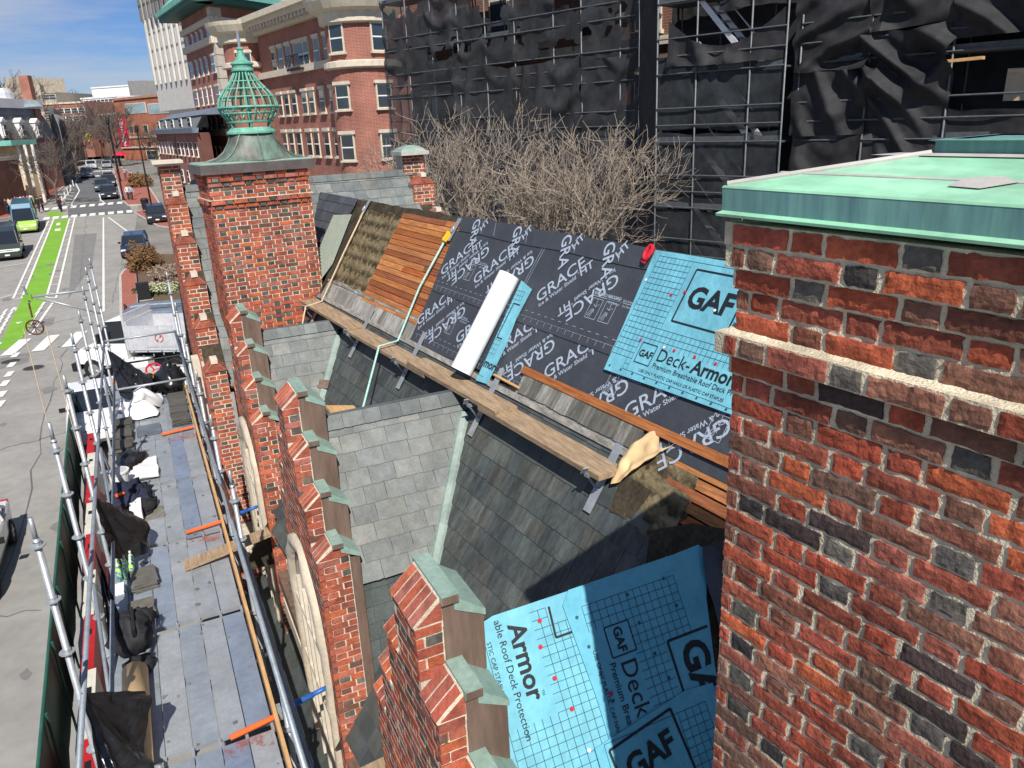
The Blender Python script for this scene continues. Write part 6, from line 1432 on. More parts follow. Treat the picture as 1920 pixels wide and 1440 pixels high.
# --- left side of the street
A=HB(-70,118,0); B_=HB(98,140,0)
lm=thing('mansard_house','grey mansard-roofed brick house on the left side of the street','building',V((B_.x,B_.y,-7.6)))
zt=wpt(60,262,A,B_).z; z2=wpt(60,216,A,B_).z; z3=wpt(50,203,A,B_).z
block(lm,'wall',[A,B_]+list(back(A,B_,16)),-7.8,zt,'bw_red'); n=outn(A,B_); xd=(B_-A).normalized()
P=[A,B_]+list(back(A,B_,16)); c=sum(P,V())/4
b=MB(); lo=[V((p.x,p.y,zt))+n*.3 for p in P]; hi=[V((p.x,p.y,z2)).lerp(V((c.x,c.y,z2)),.07) for p in P]; b.add(lo+hi,[(4,5,6,7)]+[(i,(i+1)%4,4+(i+1)%4,4+i) for i in range(4)]); b.build('mansard_roof','shingle_grey',lm)
block(lm,'upper_roof',[p.lerp(c,.08) for p in P],z2,z3,'lead'); block(lm,'roof_deck',[p.lerp(c,.06)+n*.2 for p in P],z3,z3+1.2,'white_wall')
for u in (3,37,67):
    p=wpt(u,243,A,B_); p=V((p.x,p.y,wpt(u,244,A,B_).z))+n*.2; b=MB(); b.box((0,.6,0),(1.4,1.6,2.0),frame(p,xd,-n,UZ)); b.prism([p+n*.35-xd*.85+UZ*1.0,p+n*.35+xd*.85+UZ*1.0,p+n*.35+UZ*1.6],-n*1.6); dm=b.build('roof_dormer','trim_white',lm); window(dm,p+n*.26,xd,n,.85,1.5,fr=WFW,sill=False)
wins(lm,A,B_,[(268,284)],[(.55,1.4),(.68,1.4),(.82,1.5),(.93,1.5)],75,fr=WFW)
p=wpt(80,230,A,B_); b=MB(); b.box((0,0,0),(1.3,1.3,8),frame(V((p.x,p.y,z3+.5))-n*1,xd,n,UZ)); o=b.build('chimney','bw_red',lm); uv_box(o.data)
e=B_; block(lm,'glazed_end',[e+xd*.2,e+xd*1.2+V((0,4,0)),e+xd*1.2+V((0,24,0)),e+xd*.2+V((0,24,0))],-7.6,z2+1.2,'glass')
for k in range(9):
    MB().box(V((e.x,e.y,0))+xd*.8+V((0,2.2+2.4*k,(z2-6.6)/2)),(1.1,.35,z2+7)).build('fin','concrete_dark',lm)
A=HB(-30,108,0); B_=HB(56,118,0)
ye_=thing('yellow_porch','cream and white porch front of the nearer left house','building',V((B_.x,B_.y,-8))); zt=wpt(40,272,A,B_).z
block(ye_,'wall',[HB(22,116,0),HB(56,119,0)]+list(back(HB(22,116,0),HB(56,119,0),5)),-8,zt,'kraft'); block(ye_,'porch_roof',[HB(14,114,0),HB(62,118,0)]+list(back(HB(14,114,0),HB(62,118,0),7)),zt,zt+.6,'green_roof')
for u in (24,38,52): MB().tube(HB(u,115.5,-8),HB(u,115.5,zt),.17,8).build('column','trim_white',ye_)
t,A,B_=simple('dark brick wall and house at the far left edge of the street',-90,100,18,112,300,0,'bw_brown',6,[],0,0,zg=-8.5)
simple('grey house row on the left past the mansard house',112,190,150,215,238,0,'concrete_dark',10,[(246,256),(264,274)],4,130,WFW,1.5)
simple('cream shop front at the left street bend',128,225,172,262,250,0,'limestone',10,[(256,264),(270,278)],5,150,WFW,1.5)
t=thing('rooftop_vent','silver rooftop vent housing at the left edge','vent',HP(8,200,135)); MB().lathe([(1.5,0),(1.5,2.0),(1.1,2.6)],HP(8,203,135),14).build('drum','alu',t); b=MB(); b.hexa([HP(u,v,134+d_) for d_ in (0,6) for u,v in ((22,203),(78,199),(72,192),(28,200))]); b.build('sloped_glazing','glass_pale',t)
# --- street trees
st_=random.getstate()
tr0=bare_tree('bare street tree on the left pavement in front of the grey mansard house',HB(78,110,gz(110)),gz(110)+8.5,.8,31,'bark_dark',4,4,'street_tree','tree',.32,'bare trees along the street',.16,4,.022)
for i,(u,D,s_,lb) in enumerate(((128,170,1.25,'bare street tree beside the grey house row'),(150,205,1.5,'bare street tree at the left street bend'),(196,200,1.7,'large bare street tree in front of the brown brick block'),(180,230,1.6,'bare street tree before the pale shop row'),(212,185,1.5,'bare street tree left of the red banner'),(20,125,1.2,'bare tree by the porch with white columns'),(282,150,1.1,'bare street tree on the right pavement before the corner brick'),(100,150,1.3,'bare street tree by the glazed end wall'),(4,230,2.6,'bare tree at the left edge of the skyline'),(118,340,2.5,'far bare tree on the skyline right of the tan building'),(140,350,2.4,'far bare tree on the skyline left of the white office'))):
    p=HB(u,D,0); p.z=gz(p.y) if D<300 else -4; c=copy_tree(tr0); c.location=p; c['label']=lb
    for ch_ in c.children: ch_.matrix_parent_inverse=Matrix.Translation(-V(tr0['base']))
    c.scale=(s_,s_,s_); c.rotation_euler=(0,0,i*1.3)
random.setstate(st_)
# ================================================================ vehicles
WHE=None
def wheel_meshes():
    b=MB(); 
    prof=[(.20,-.11),(.32,-.11),(.345,-.07),(.345,.07),(.32,.11),(.20,.11)]; n=20; P=[]
    for r,x in prof:
        for k in range(n): a=2*math.pi*k/n; P.append(V((x,r*math.cos(a),r*math.sin(a))))
    b.add(P,[(i*n+k,i*n+(k+1)%n,((i+1)%6)*n+(k+1)%n,((i+1)%6)*n+k) for i in range(6) for k in range(n)]); ty=b.mesh('tyre','tyre')
    b=MB(); b.tube((-.085,0,0),(.085,0,0),.205,16); 
    for k in range(5):
        a=k/5*6.283; 
        for sx in (-.09,.09): b.bar((sx,.04*math.cos(a),.04*math.sin(a)),(sx,.19*math.cos(a),.19*math.sin(a)),.05,.02,UX)
    return ty,b.mesh('rim','rim')
TY,RM=wheel_meshes()
def loft(b,rings,close=True):
    n=len(rings[0]); P=[p for r in rings for p in r]
    b.add(P,[(i*n+k,i*n+(k+1)%n,(i+1)*n+(k+1)%n,(i+1)*n+k) for i in range(len(rings)-1) for k in range(n)]+[tuple(range(n-1,-1,-1)),tuple(range((len(rings)-1)*n,len(rings)*n))])
TYPES={ # stations from front (y=0 is front): (fraction, belt z, roof z or None, half width)
 'sedan':(4.6,.90,[(0,.62,None,.72),(.04,.70,None,.84),(.26,.90,None,.9),(.30,.93,.95,.9),(.44,.95,1.42,.9),(.68,.95,1.44,.9),(.86,.96,1.0,.88),(.96,.95,None,.84),(1,.80,None,.74)]),
 'suv':(4.7,.98,[(0,.70,None,.78),(.03,.85,None,.9),(.24,1.05,None,.95),(.27,1.06,1.08,.95),(.40,1.08,1.66,.95),(.80,1.08,1.70,.95),(.95,1.08,1.62,.92),(.985,1.05,1.12,.9),(1,.85,None,.84)]),
 'van':(5.5,1.3,[(0,.75,None,.85),(.02,.95,None,.98),(.12,1.25,None,1.0),(.14,1.28,1.3,1.0),(.26,1.35,2.25,1.0),(.4,1.4,2.5,1.0),(.97,1.4,2.5,1.0),(1,1.3,2.4,.96)]),
 'bus':(6.6,1.25,[(0,.70,None,.92),(.02,.9,None,1.02),(.07,1.15,None,1.04),(.09,1.2,1.25,1.04),(.16,1.3,2.35,1.05),(.20,1.3,2.75,1.05),(.97,1.3,2.78,1.05),(1,1.2,2.6,1.0)]),
 'pickup':(5.6,1.1,[(0,.85,None,.88),(.02,1.0,None,.98),(.24,1.16,None,1.0),(.27,1.18,1.2,1.0),(.36,1.2,1.86,1.0),(.55,1.2,1.88,1.0),(.60,1.2,1.3,1.0),(.61,1.2,None,1.0),(1,1.2,None,.98)])}
def vehicle(kind,label,col,M,group=None,name=None,cat='car',roof_col=None):
    L,_,S=TYPES[kind]; t=thing(name or {'sedan':'car','suv':'car','van':'van','bus':'shuttle_bus','pickup':'pickup_truck'}[kind],label,cat,(0,0,0),group); del t['base']
    body=MB(); gl=MB(); zb=.28 if kind!='pickup' else .45
    rings=[]
    for f,zbelt,zr,w_ in S:
        y=f*L; lo=zb+(.12 if f in (0,1) else 0); rings.append([V((-w_*.93,y,lo)),V((w_*.93,y,lo)),V((w_,y,lo+.22)),V((w_,y,zbelt-.06)),V((w_*.95,y,zbelt)),V((-w_*.95,y,zbelt)),V((-w_,y,zbelt-.06)),V((-w_,y,lo+.22))])
    loft(body,rings)
    cab=[(f*L,zbelt,zr,w_) for f,zbelt,zr,w_ in S if zr]
    # greenhouse: glass hull and painted roof
    R_=[[V((-w_*.93,y,zb_-.01)),V((w_*.93,y,zb_-.01)),V((w_*.80,y,zr-.05)),V((-w_*.80,y,zr-.05))] for y,zb_,zr,w_ in cab]
    loft(gl,R_)
    rf_=MB(); T=[[V((-w_*.82,y,zr-.06)),V((w_*.82,y,zr-.06)),V((w_*.76,y,zr)),V((-w_*.76,y,zr))] for y,zb_,zr,w_ in cab[1:-1] or cab]
    loft(rf_,T)
    for y,zb_,zr,w_ in cab[1:-1]:
        for s in (-1,1): rf_.bar((s*w_*.955,y,zb_-.02),(s*w_*.81,y,zr-.03),.10,.06,UY)
    if len(cab)>2:
        for s in (-1,1):
            rf_.bar((s*cab[0][3]*.90,cab[0][0],cab[0][1]),(s*cab[1][3]*.80,cab[1][0],cab[1][2]-.03),.07,.05,UX); rf_.bar((s*cab[-1][3]*.90,cab[-1][0],cab[-1][2] if kind in('van','bus') else cab[-1][1]),(s*cab[-2][3]*.80,cab[-2][0],cab[-2][2]-.03),.09,.06,UX)
    if kind in ('van','bus'):                            # solid rear sides
        y0,y1=(.45*L,.98*L) if kind=='van' else (.92*L,.99*L)
        for s in (-1,1): body.box((s*.93*cab[-2][3],(y0+y1)/2,(1.3+cab[-2][2])/2-.05),(.05,y1-y0,cab[-2][2]-1.3))
        body.box((0,L*.985,(1.3+cab[-2][2])/2),(1.8,.06,cab[-2][2]-1.4))
    for nm,mb_,mt in (('body',body,'paint'),('windows',gl,'glass_car'),('roof',rf_,'paint')):
        o=ob(nm,mb_.mesh(nm,mt),None,t,(roof_col if nm=='roof' and roof_col else col) if mt=='paint' else None); o['painted']=mt=='paint'
        if mt=='paint': pass
    ws=.97 if kind!='pickup' else 1.1
    for fy in (.18,.80):
        for s in (-1,1):
            Mx=TR(s*(S[3][3]-.08),fy*L,.345*ws)@SCL(1,ws,ws); w_=ob('wheel',TY,Mx,t); ob('rim',RM,None,w_)
    hz=S[1][1]-.10
    for s in (-1,1):
        b=MB(); b.box((s*(S[1][3]-.22),.05*L*.5,hz),(.36,.20,.15)); ob('headlight',b.mesh('headlight','lamp_glass'),None,t)
        b=MB(); b.box((s*(S[-2][3]-.12),L*.985,S[-2][1]-.12),(.18,.14,.2)); ob('tail_light',b.mesh('tail_light','tail_red'),None,t)
        b=MB(); b.box((s*(S[3][3]+.10),cab[0][0]+.35,cab[0][1]+.08),(.20,.10,.14)); ob('mirror',b.mesh('mirror','metal_dark'),None,t)
    b=MB(); b.box((0,.015*L,hz-.10),(S[0][3]*1.1,.08,.26)); ob('grille',b.mesh('grille','grille'),None,t)
    b=MB(); b.box((0,-.02,zb+.22),(.34,.03,.12)); ob('number_plate',b.mesh('number_plate','trim_white'),None,t)
    b=MB(); b.box((0,L*.5,zb+.04),(S[3][3]*1.7,L*.9,.1)); ob('underbody',b.mesh('underbody','metal_dark'),None,t)
    t.matrix_basis=M; return t
def park(u,v,ang=0,dx=0,dy=0):
    p=G(u,v); sl=math.atan((gz(p.y+3)-gz(p.y-1))/4); return TR(p.x+dx,p.y+dy,p.z)@RZ(R(ang))@Matrix.Rotation(sl,4,'X')
vehicle('bus','lime green shuttle bus with a blue roof by the cycle lane',(.33,.52,.08),park(50,439,3),cat='bus',roof_col=(.02,.14,.22))
vehicle('van','black and green van at the left edge behind the near parking line',(.03,.045,.035),park(17,490,3),cat='van',roof_col=(.015,.03,.05))
vehicle('suv','dark pickup-like four-wheel drive waiting right of the white lane line',(.012,.018,.035),park(252,486,-6),cat='car',roof_col=(.02,.05,.10))
vehicle('suv','black parked car half hidden by the brick parapet',(.012,.014,.018),park(297,421,0),cat='car')
vehicle('suv','dark parked car at the front of the right-hand row',(.012,.016,.022),park(206,375,0),cat='car',group='cars parked along the right pavement')
vehicle('suv','teal-grey car second in the right-hand row, pulled out',(.04,.07,.085),park(193,361,0),cat='car',group='cars parked along the right pavement')
vehicle('suv','dark car third in the right-hand row',(.02,.025,.03),park(205,352,0),cat='car',group='cars parked along the right pavement')
vehicle('sedan','dark car at the back of the right-hand row with a pale roof',(.02,.025,.03),park(205,341,0),cat='car',group='cars parked along the right pavement',roof_col=(.3,.32,.35))
vehicle('suv','grey-blue car driving towards the camera past the white posts',(.10,.12,.16),park(165,335,2),cat='car')
vehicle('suv','white car driving just behind the grey-blue one',(.75,.75,.75),park(173,318,2),cat='car')
vehicle('sedan','silver parked car beyond the far zebra bars',(.32,.33,.35),park(201,316,0),cat='car')
vehicle('sedan','black parked car right behind the silver one',(.015,.015,.02),park(205,306,0),cat='car')
vehicle('van','small white van farthest up the street',(.75,.75,.76),park(200,296,0),cat='van')
vehicle('sedan','silver-white car passing the fence at the lower left edge',(.62,.60,.60),TR(-5.45,19.2,-10.4)@RZ(R(-1)),cat='car')
vehicle('pickup','white pickup truck parked between the fence and the scaffold',(.74,.75,.76),TR(-2.35,28.3,-10.4)@RZ(R(1)),cat='truck')
# dump truck beyond the scaffold
dt=thing('dump_truck','white dump truck with an aluminium tipper body beyond the scaffold','truck',V((-1.4,37,-10.4)))
def dl(x,y,z): return V((-3.5+x,39.6-y*1.0-x*.62,-10.4+z))
ux=V((.85,-.52,0)).normalized(); uy=V((.52,.85,0)).normalized(); o0=V((-3.45,38.4,-10.4))
FD=frame(o0,ux,uy,UZ)
def dbox(name,c,d,mt,par=dt): b=MB(); b.box(c,d,FD); return b.build(name,mt,par)
b=MB(); b.add([FD@V(p) for p in ((0,.1,.75),(0,2.0,.75),(0,2.0,1.35),(0,.1,1.35),(1.2,0,.75),(1.2,2.1,.75),(1.2,2.1,1.72),(1.2,0,1.72))],[(0,3,2,1),(4,5,6,7),(0,1,5,4),(1,2,6,5),(2,3,7,6),(3,0,4,7)]); b.build('hood','trim_white',dt)
dbox('bumper',(-.1,1.05,.62),(.25,2.2,.36),'metal_dark'); 
for y in (.28,1.82): dbox('headlight',(-.03,y,1.02),(.12,.34,.22),'lamp_glass')
b=MB(); b.add([FD@V(p) for p in ((1.2,0,.7),(1.2,2.1,.7),(2.5,2.1,.7),(2.5,0,.7),(1.2,0,1.7),(1.2,2.1,1.7),(2.5,2.1,1.7),(2.5,0,1.7),(1.62,.12,2.65),(1.62,1.98,2.65),(2.5,1.98,2.7),(2.5,.12,2.7))],[(0,1,2,3),(0,4,5,1),(3,2,6,7),(0,3,7,4),(1,5,6,2),(8,9,10,11),(7,6,10,11)]); b.build('cab','trim_white',dt)
b=MB(); b.add([FD@V(p) for p in ((1.2,.05,1.7),(1.2,2.05,1.7),(1.62,1.95,2.62),(1.62,.15,2.62),(2.5,.04,1.7),(2.5,.14,2.65))],[(0,1,2,3),(0,3,5,4)]); b.build('windscreen','glass_car',dt)
dbox('mirror',(1.5,-.25,2.0),(.12,.22,.42),'metal_dark'); dbox('cab_shield',(2.62,1.05,2.2),(.1,2.2,1.6),'alu')
for nm,c,d in (('floor',(4.2,1.05,1.35),(3.0,2.2,.1)),('side_board',(4.2,-.05,1.95),(3.0,.07,1.1)),('side_board',(4.2,2.15,1.95),(3.0,.07,1.1)),('tail_gate',(5.7,1.05,1.85),(.07,2.2,.95)),('head_board',(2.72,1.05,2.05),(.07,2.2,1.3))): dbox(nm,c,d,'alu')
for k in range(5): dbox('side_rib',(2.9+.65*k,-.11,1.95),(.08,.06,1.1),'alu')
dbox('side_panel',(4.2,-.10,1.95),(1.5,.02,.8),'deck_steel').color=(.6,.61,.62,1)
b=MB(); b.path([FD@V((4.2+.18*math.cos(k/16*6.283),-.125,1.95+.18*math.sin(k/16*6.283))) for k in range(17)],.02,4); b.build('warning_ring','red',dt); b=MB(); b.tube(FD@V((4.08,-.125,1.83)),FD@V((4.32,-.125,2.07)),.02,4); b.build('warning_bar','red',dt)
dbox('chassis',(3.2,1.05,.85),(5.0,.9,.25),'metal_dark'); dbox('tool_box',(3.0,.15,.75),(.9,.5,.5),'trim_white')
for x in (.75,4.6):
    for y in (.15,1.95): Mx=FD@TR(x,y,.5)@RZ(R(90))@SCL(1.4,1.42,1.42); w_=ob('wheel',TY,Mx,dt); ob('rim',RM,None,w_)
tk=thing('tank_trailer','blue-grey tank trailer with a pipe behind the dump truck','trailer',V((0,42,-10.4)))
b=MB(); b.hexa([V(p) for p in ((-1.5,40.6,-9.6),(1.6,39.3,-9.6),(2.2,42.6,-9.6),(-.9,43.6,-9.6),(-1.3,41.0,-8.1),(1.4,39.9,-8.1),(1.9,42.4,-8.1),(-.8,43.1,-8.1))]); b.build('tank','blue_steel' if False else 'lead',tk); MB().path([V((-.9,41.2,-7.95)),V((-.4,41.1,-7.9)),V((1.1,40.6,-7.9)),V((1.5,40.9,-8.0))],.07,6).build('pipe','galv_dull',tk)
MB().box((1.62,40.2,-8.8),(.3,.8,.5),None).build('blue_panel','tarp_blue',tk)
for y in (40.4,42.8): w_=ob('wheel',TY,TR(1.7,y,-10.0)@SCL(1.2,1.2,1.2),tk); ob('rim',RM,None,w_)
ht=thing('hoist_trailer','white hoist trailer with a red hand wheel and small tyres past the deck end','trailer',V((-.3,34,-10.4)))
for k in range(4):
    MB().bar(V((-1.5,35.6-.55*k,-9.5+.1*(k%2))),V((1.0,34.5-.5*k,-9.45)),.12,.14).build('frame_rail','alu',ht)
for x,y in ((-1.1,34.2),(.5,34.5),(-.4,33.5)): w_=ob('wheel',TY,TR(x,y,-9.7)@RZ(R(20))@SCL(.8,.8,.8),ht); ob('rim',RM,None,w_)
MB().path([V((-.35+.3*math.cos(k/12*6.283),33.9+.1*math.sin(k/12*6.283),-9.2+.22*math.sin(k/12*6.283))) for k in range(13)],.045,5).build('hand_wheel','red',ht)
for k in range(3): MB().tube(V((-.35,33.9,-9.2)),V((-.35+.3*math.cos(k*2.1),33.9,-9.2+.3*math.sin(k*2.1))),.03,5).build('wheel_spoke','red',ht)
MB().box((-.2,33.0,-9.75),(1.3,.8,.5),None).build('battery_box','trim_white',ht); MB().box((.75,33.6,-9.6),(.6,1.0,.5),None).build('engine_cover','trim_white',ht)
# ================================================================ people
def skin_body(joints,edges,rad):
    me=bpy.data.meshes.new('person_body'); me.from_pydata(joints,edges,[]); o=bpy.data.objects.new('person_body',me); COL.objects.link(o)
    o.modifiers.new('skin','SKIN'); 
    if not me.skin_vertices: 
        bpy.context.view_layer.objects.active=o; bpy.ops.mesh.customdata_skin_add()
    for i,r in enumerate(rad): me.skin_vertices[0].data[i].radius=(r,r)
    me.skin_vertices[0].data[0].use_root=True
    s=o.modifiers.new('sub','SUBSURF'); s.levels=1; s.render_levels=1
    bpy.context.view_layer.update(); m2=bpy.data.meshes.new_from_object(o.evaluated_get(bpy.context.evaluated_depsgraph_get())); bpy.data.objects.remove(o)
    m2.materials.clear()
    for q in ('cloth','trousers','skin'): m2.materials.append(MATS[q])
    return m2
def figure(step=.18,arm=.1,cycle=False):
    J=[(0,0,.95),(0,0,1.2),(0,-.01,1.42),(0,-.02,1.52),(0,-.03,1.66),
       (-.10,0,.90),(-.11,-step*.6,.50),(-.11,-step*.2,.08),(-.11,-step*.2-.14,.04),
       (.10,0,.90),(.11,step*.3,.50),(.11,step*1.1,.10),(.11,step*1.1-.14,.05),
       (-.20,0,1.38),(-.25,arm,1.12),(-.25,-arm*.5,.90),(-.25,-arm*.9,.80),(.20,0,1.38),(.25,-arm,1.12),(.25,-arm*2.5,.92),(.25,-arm*3,.83)]
    if cycle: J=[(0,.15,.95),(0,.02,1.15),(0,-.15,1.36),(0,-.20,1.46),(0,-.25,1.58),(-.10,.14,.90),(-.12,-.25,.72),(-.12,-.05,.35),(-.12,-.18,.30),(.10,.14,.90),(.12,-.2,.62),(.12,.02,.2),(.12,-.12,.16),(-.19,-.12,1.33),(-.24,-.28,1.12),(-.24,-.48,1.02),(-.22,-.55,1.0),(.19,-.12,1.33),(.24,-.28,1.12),(.24,-.48,1.02),(.22,-.55,1.0)]
    E_=[(0,1),(1,2),(2,3),(3,4),(0,5),(5,6),(6,7),(7,8),(0,9),(9,10),(10,11),(11,12),(2,13),(13,14),(14,15),(15,16),(2,17),(17,18),(18,19),(19,20)]
    Rr=[.14,.145,.14,.06,.10,.10,.07,.05,.045,.10,.07,.05,.045,.07,.05,.04,.04,.07,.05,.04,.04]
    m=skin_body(J,E_,Rr)
    for p in m.polygons:
        z=p.center.z; x=abs(p.center.x); p.use_smooth=True
        p.material_index=2 if z>(1.49 if not cycle else 1.44) or (x>.2 and z<.9 and not cycle) else (1 if z<.93 and x<.2 else 0)
    return m
FIG=[figure(.0,.03),figure(.22,.12),figure(cycle=True)]
HAIR=MB(); HAIR.lathe([(.095,0),(.115,.06),(.09,.12),(.02,.145)],(0,0,1.63),10); HAIRM=HAIR.mesh('hair','metal_dark')
def person(label,P,col,fig=0,ang=0,s=1.0,group=None):
    t=thing('person',label,'person',(0,0,0),group); del t['base']; o=ob('body',FIG[fig],None,t,col); h=ob('hair',HAIRM,TR(0,-.03,0) if fig<2 else TR(0,-.25,-.08),t); t.matrix_basis=TR(*P)@RZ(R(ang))@SCL(s,s,s); return t
crowd=[(15,402,(.02,.02,.025),'in black at the left end of the group'),(22,401,(.55,.42,.38),'in pale pink near the left end of the group'),(29,398,(.6,.6,.62),'in white behind the bus roof'),(34,395,(.5,.02,.03),'in red left of the crowd centre'),(39,397,(.05,.06,.08),'in dark grey in the crowd centre'),(44,394,(.65,.65,.66),'in white right of the crowd centre'),(50,393,(.45,.015,.03),'in bright red behind the bus'),(56,392,(.55,.02,.04),'in a red jacket at the crowd edge'),(62,391,(.6,.58,.55),'in cream at the right of the crowd')]
for i,(u,v,c_,lb) in enumerate(crowd): person('person '+lb+' on the left pavement',G(u,v,.13),c_,i%2,rnd(0,360),rnd(.95,1.05),'people on the left pavement')
person('person in dark clothes at the kerb right of the bus',G(75,398,.13),(.02,.02,.03),1,40,1,'people on the left pavement'); person('person in black with a bag nearest the cycle crossing',G(82,396,.13),(.015,.015,.02),0,120,1,'people on the left pavement')
person('person in a white top walking on the right pavement',G(242,374,.13),(.65,.64,.6),1,20); person('person in light blue jeans beside the one in white',G(248,374,.13),(.30,.36,.45),1,15); person('person in grey farther up the right pavement',G(236,335,.13),(.3,.3,.32),1,5); person('person in pale blue by the green street sign on the left',G(122,327,.13),(.4,.5,.55),0,60)
cyp=G(115,397,.02); cy_=person('cyclist in a dark red top riding at the crossing',cyp,(.10,.015,.025),2,0)
bk=thing('bicycle','bicycle under the rider in the dark red top','bicycle',cyp)
for dy in (-.52,.52):
    w_=MB(); w_.path([cyp+V((0,dy+.33*math.cos(k/16*6.283),.34+.33*math.sin(k/16*6.283))) for k in range(17)],.022,5); w_.build('wheel','tyre',bk)
MB().path([cyp+V((0,-.52,.34)),cyp+V((0,-.40,.95)),cyp+V((0,.15,.9)),cyp+V((0,.52,.34)),cyp+V((0,0,.3)),cyp+V((0,-.42,.8))],.02,5).build('frame','metal_dark',bk); MB().tube(cyp+V((-.25,-.42,1.0)),cyp+V((.25,-.42,1.0)),.018,5).build('handlebar','metal_dark',bk)
# ================================================================ street furniture and planting
def lamp(label,u,v,h,arm=0,sign=None):
    p=G(u,v,.1); t=thing('street_lamp',label,'street lamp',p,'black street lamps'); MB().path([p,p+UZ*h],.08,8,[.11,.06]).build('post','metal_dark',t); MB().lathe([(.2,0),(.16,.5),(.1,.7)],p,8).build('foot','metal_dark',t)
    if arm: MB().tube(p+UZ*h,p+V((-arm,0,h-.4)),.05,6).build('arm','metal_dark',t); MB().box(p+V((-arm,0,h-.6)),(.3,.3,.5)).build('signal_head','metal_dark',t)
    else: MB().lathe([(.10,0),(.22,.15),(.20,.55),(.05,.75)],p+UZ*h,8).build('lantern','metal_dark',t)
    return t
lamp('black lamp post on the right pavement in front of the parked row',232,376,9.0); lamp('tall black post by the litter bin at the corner',286,397,8.5,0); lamp('black signal post with an arm before the mansard building',352,402,8,2.5); lamp('black lamp post on the left pavement by the fir bush',97,351,8); lamp('black lamp post farther up the right pavement',226,340,9); lamp('thin lamp post on the left pavement opposite the grey car',90,365,6); lamp('black lamp post near the red parasol',221,325,9)
t=thing('street_sign','green street name sign on a pole at the left bend','sign',G(124,330,.1)); p=G(124,330,.1); MB().tube(p,p+UZ*5.0,.05,6).build('pole','galv_dull',t); MB().box(p+UZ*4.9+V((-.3,-.06,0)),(1.6,.05,.4)).build('blade','sign_green',t)
t=thing('warning_sign','yellow diamond warning sign at the street bend','sign',G(176,303,.1)); p=G(176,303,.1); MB().tube(p,p+UZ*5.5,.06,6).build('pole','galv_dull',t); b=MB(); b.box((0,0,0),(1.5,.05,1.5),TR(p.x,p.y-.1,p.z+5.5)@Matrix.Rotation(R(45),4,'Y')); b.build('panel','sign_yellow',t)
p=G(274,393,.1); t=thing('litter_bin','dark litter bin at the corner of the right pavement','bin',p); MB().lathe([(.38,0),(.42,1.0),(.46,1.02),(.46,1.12)],p,14).build('drum','metal_dark',t); MB().lathe([(.44,1.12),(.30,1.28)],p,14).build('lid','metal_dark',t)
p=G(108,334,.1); t=thing('mail_box','blue letter box on the left pavement by the fir bush','letter box',p); MB().box(p+UZ*.6,(.6,.6,1.0)).build('box','cloth_navy',t); MB().lathe([(.36,0),(.3,.25),(.1,.35)],p+UZ*1.1,10).build('hood','cloth_navy',t)
for i in range(5):
    q=G(118+i*5,381-i*8,.03); tag(MB().lathe([(.07,0),(.06,.85),(.02,.9)],q,7).build('flex_post','trim_white'),['nearest white lane post beside the cyclist','second white lane post from the cyclist','middle white lane post','fourth white lane post from the cyclist','farthest white lane post near the grey-blue car'][i],'post','white lane posts')
def bush(label,c,r,n,matn,seed,leaf=.06,name='shrub',cat='shrub',stems=True):
    t=thing(name,label,cat,V(c)); b=MB(); random.seed(seed)
    for k in range(n):
        d=V((rnd(-1,1),rnd(-1,1),rnd(0,1))); 
        if d.length>1: d=d/d.length*rnd(.6,1)
        k_=.75+.5*noise.noise(d*3+V((seed,0,0))); p=V(c)+V((d.x*r[0],d.y*r[1],d.z*r[2]))*k_; a=V((rnd(-1,1),rnd(-1,1),rnd(-1,1))).normalized(); e=a.orthogonal().normalized(); l_=leaf*rnd(.6,1.4); b.add([p-a*l_,p+e*l_*.5,p+a*l_,p-e*l_*.5],[(0,1,2,3)])
    o=b.build('foliage',matn,t); o['kind']='stuff'
    if stems:
        b=MB()
        for k in range(14): q=V(c)+V((rnd(-.7,.7)*r[0],rnd(-.7,.7)*r[1],r[2]*rnd(.5,.9))); b.tube(V(c)+V((rnd(-.3,.3)*r[0],rnd(-.3,.3)*r[1],0)),q,.02,4,.008)
        b.build('stems','bark_dark',t)
    return t
st_=random.getstate()
bush('dry rust-brown shrub at the head of the planting bed',G(272,500,.1),(1.6,3.6,1.9),5200,'leaf_dry',3,.10)
bush('twiggy brown shrub beside the wall in the planting bed',G(312,520,.1),(1.6,3.0,1.1),3000,'twig_red',4,.09)
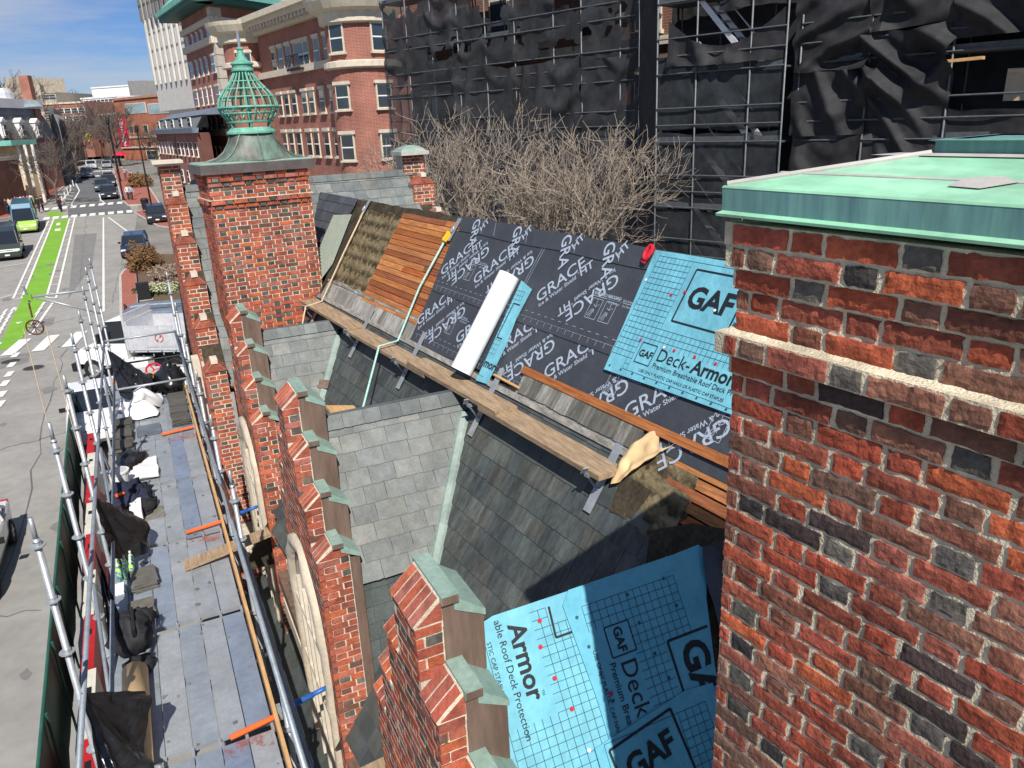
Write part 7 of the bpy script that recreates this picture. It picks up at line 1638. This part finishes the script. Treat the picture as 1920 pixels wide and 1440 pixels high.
bush('low green plants around the white flowers',G(300,545,.1),(2.0,2.6,.45),2600,'leaf_green',6,.10,'ground_plants','plants',False)
bush('dark fir bush on the left pavement by the porch',G(84,345,.1),(1.8,1.6,2.6),2200,'leaf_dark',9,.18)
bush('brown hedge along the right pavement wall',G(262,345,.1),(2.2,9,1.8),2600,'leaf_dry',10,.22,'hedge','hedge')
b=MB()
for k in range(420):
    p=G(276+rnd(0,52),546-rnd(0,16),.45+rnd(-.1,.15)); p+=V((rnd(-.3,.3),rnd(-.6,.6),0))
    a=rnd(0,3.14); 
    for q in range(3): d_=V((math.cos(a+q*1.05),math.sin(a+q*1.05),rnd(-.2,.4)))*.06; e=V((-d_.y,d_.x,0))*.45; b.add([p-d_,p-e,p+d_,p+e],[(0,1,2,3)])
o=b.build('daffodils','petal'); tag(o,'drift of white and pale yellow daffodils in the planting bed','flowers',kind='stuff')
random.setstate(st_)
p=G(272,562,.15); t=thing('utility_box','black utility box among the daffodils','box',p); MB().box(p+UZ*.55,(.75,.6,1.1)).build('cabinet','metal_dark',t); MB().box(p+UZ*.02,(.95,.8,.06)).build('base','kerb',t)
p=G(276,590,.15); t=thing('bucket','orange bucket at the foot of the planting bed','bucket',p); MB().lathe([(.22,0),(.28,.5),(.30,.5),(.30,.55)],p,14).build('shell','orange',t); MB().lathe([(.26,.46),(.26,.47)],p,14).build('inside','rust',t)
b=MB(); b.path([G(262,600,.2),G(256,506,.2)],.05,5); t=tag(b.build('garden_edging','metal_dark'),'dark metal edging between brick path and planting bed','edging')
p=G(240,598,.14); t=thing('bicycle','bicycle parked on the brick path island by the trailer','bicycle',p)
for dy in (-.5,.5): MB().path([p+V((.1*dy,dy+.33*math.cos(k/14*6.283),.34+.33*math.sin(k/14*6.283))) for k in range(15)],.025,5).build('wheel','tyre',t)
MB().path([p+V((-.05,-.5,.34)),p+V((-.04,-.4,.95)),p+V((0,.12,.85)),p+V((.05,.5,.34)),p+V((0,0,.3)),p+V((-.04,-.4,.8))],.03,5).build('frame','metal_dark',t)
bpy.context.view_layer.update()
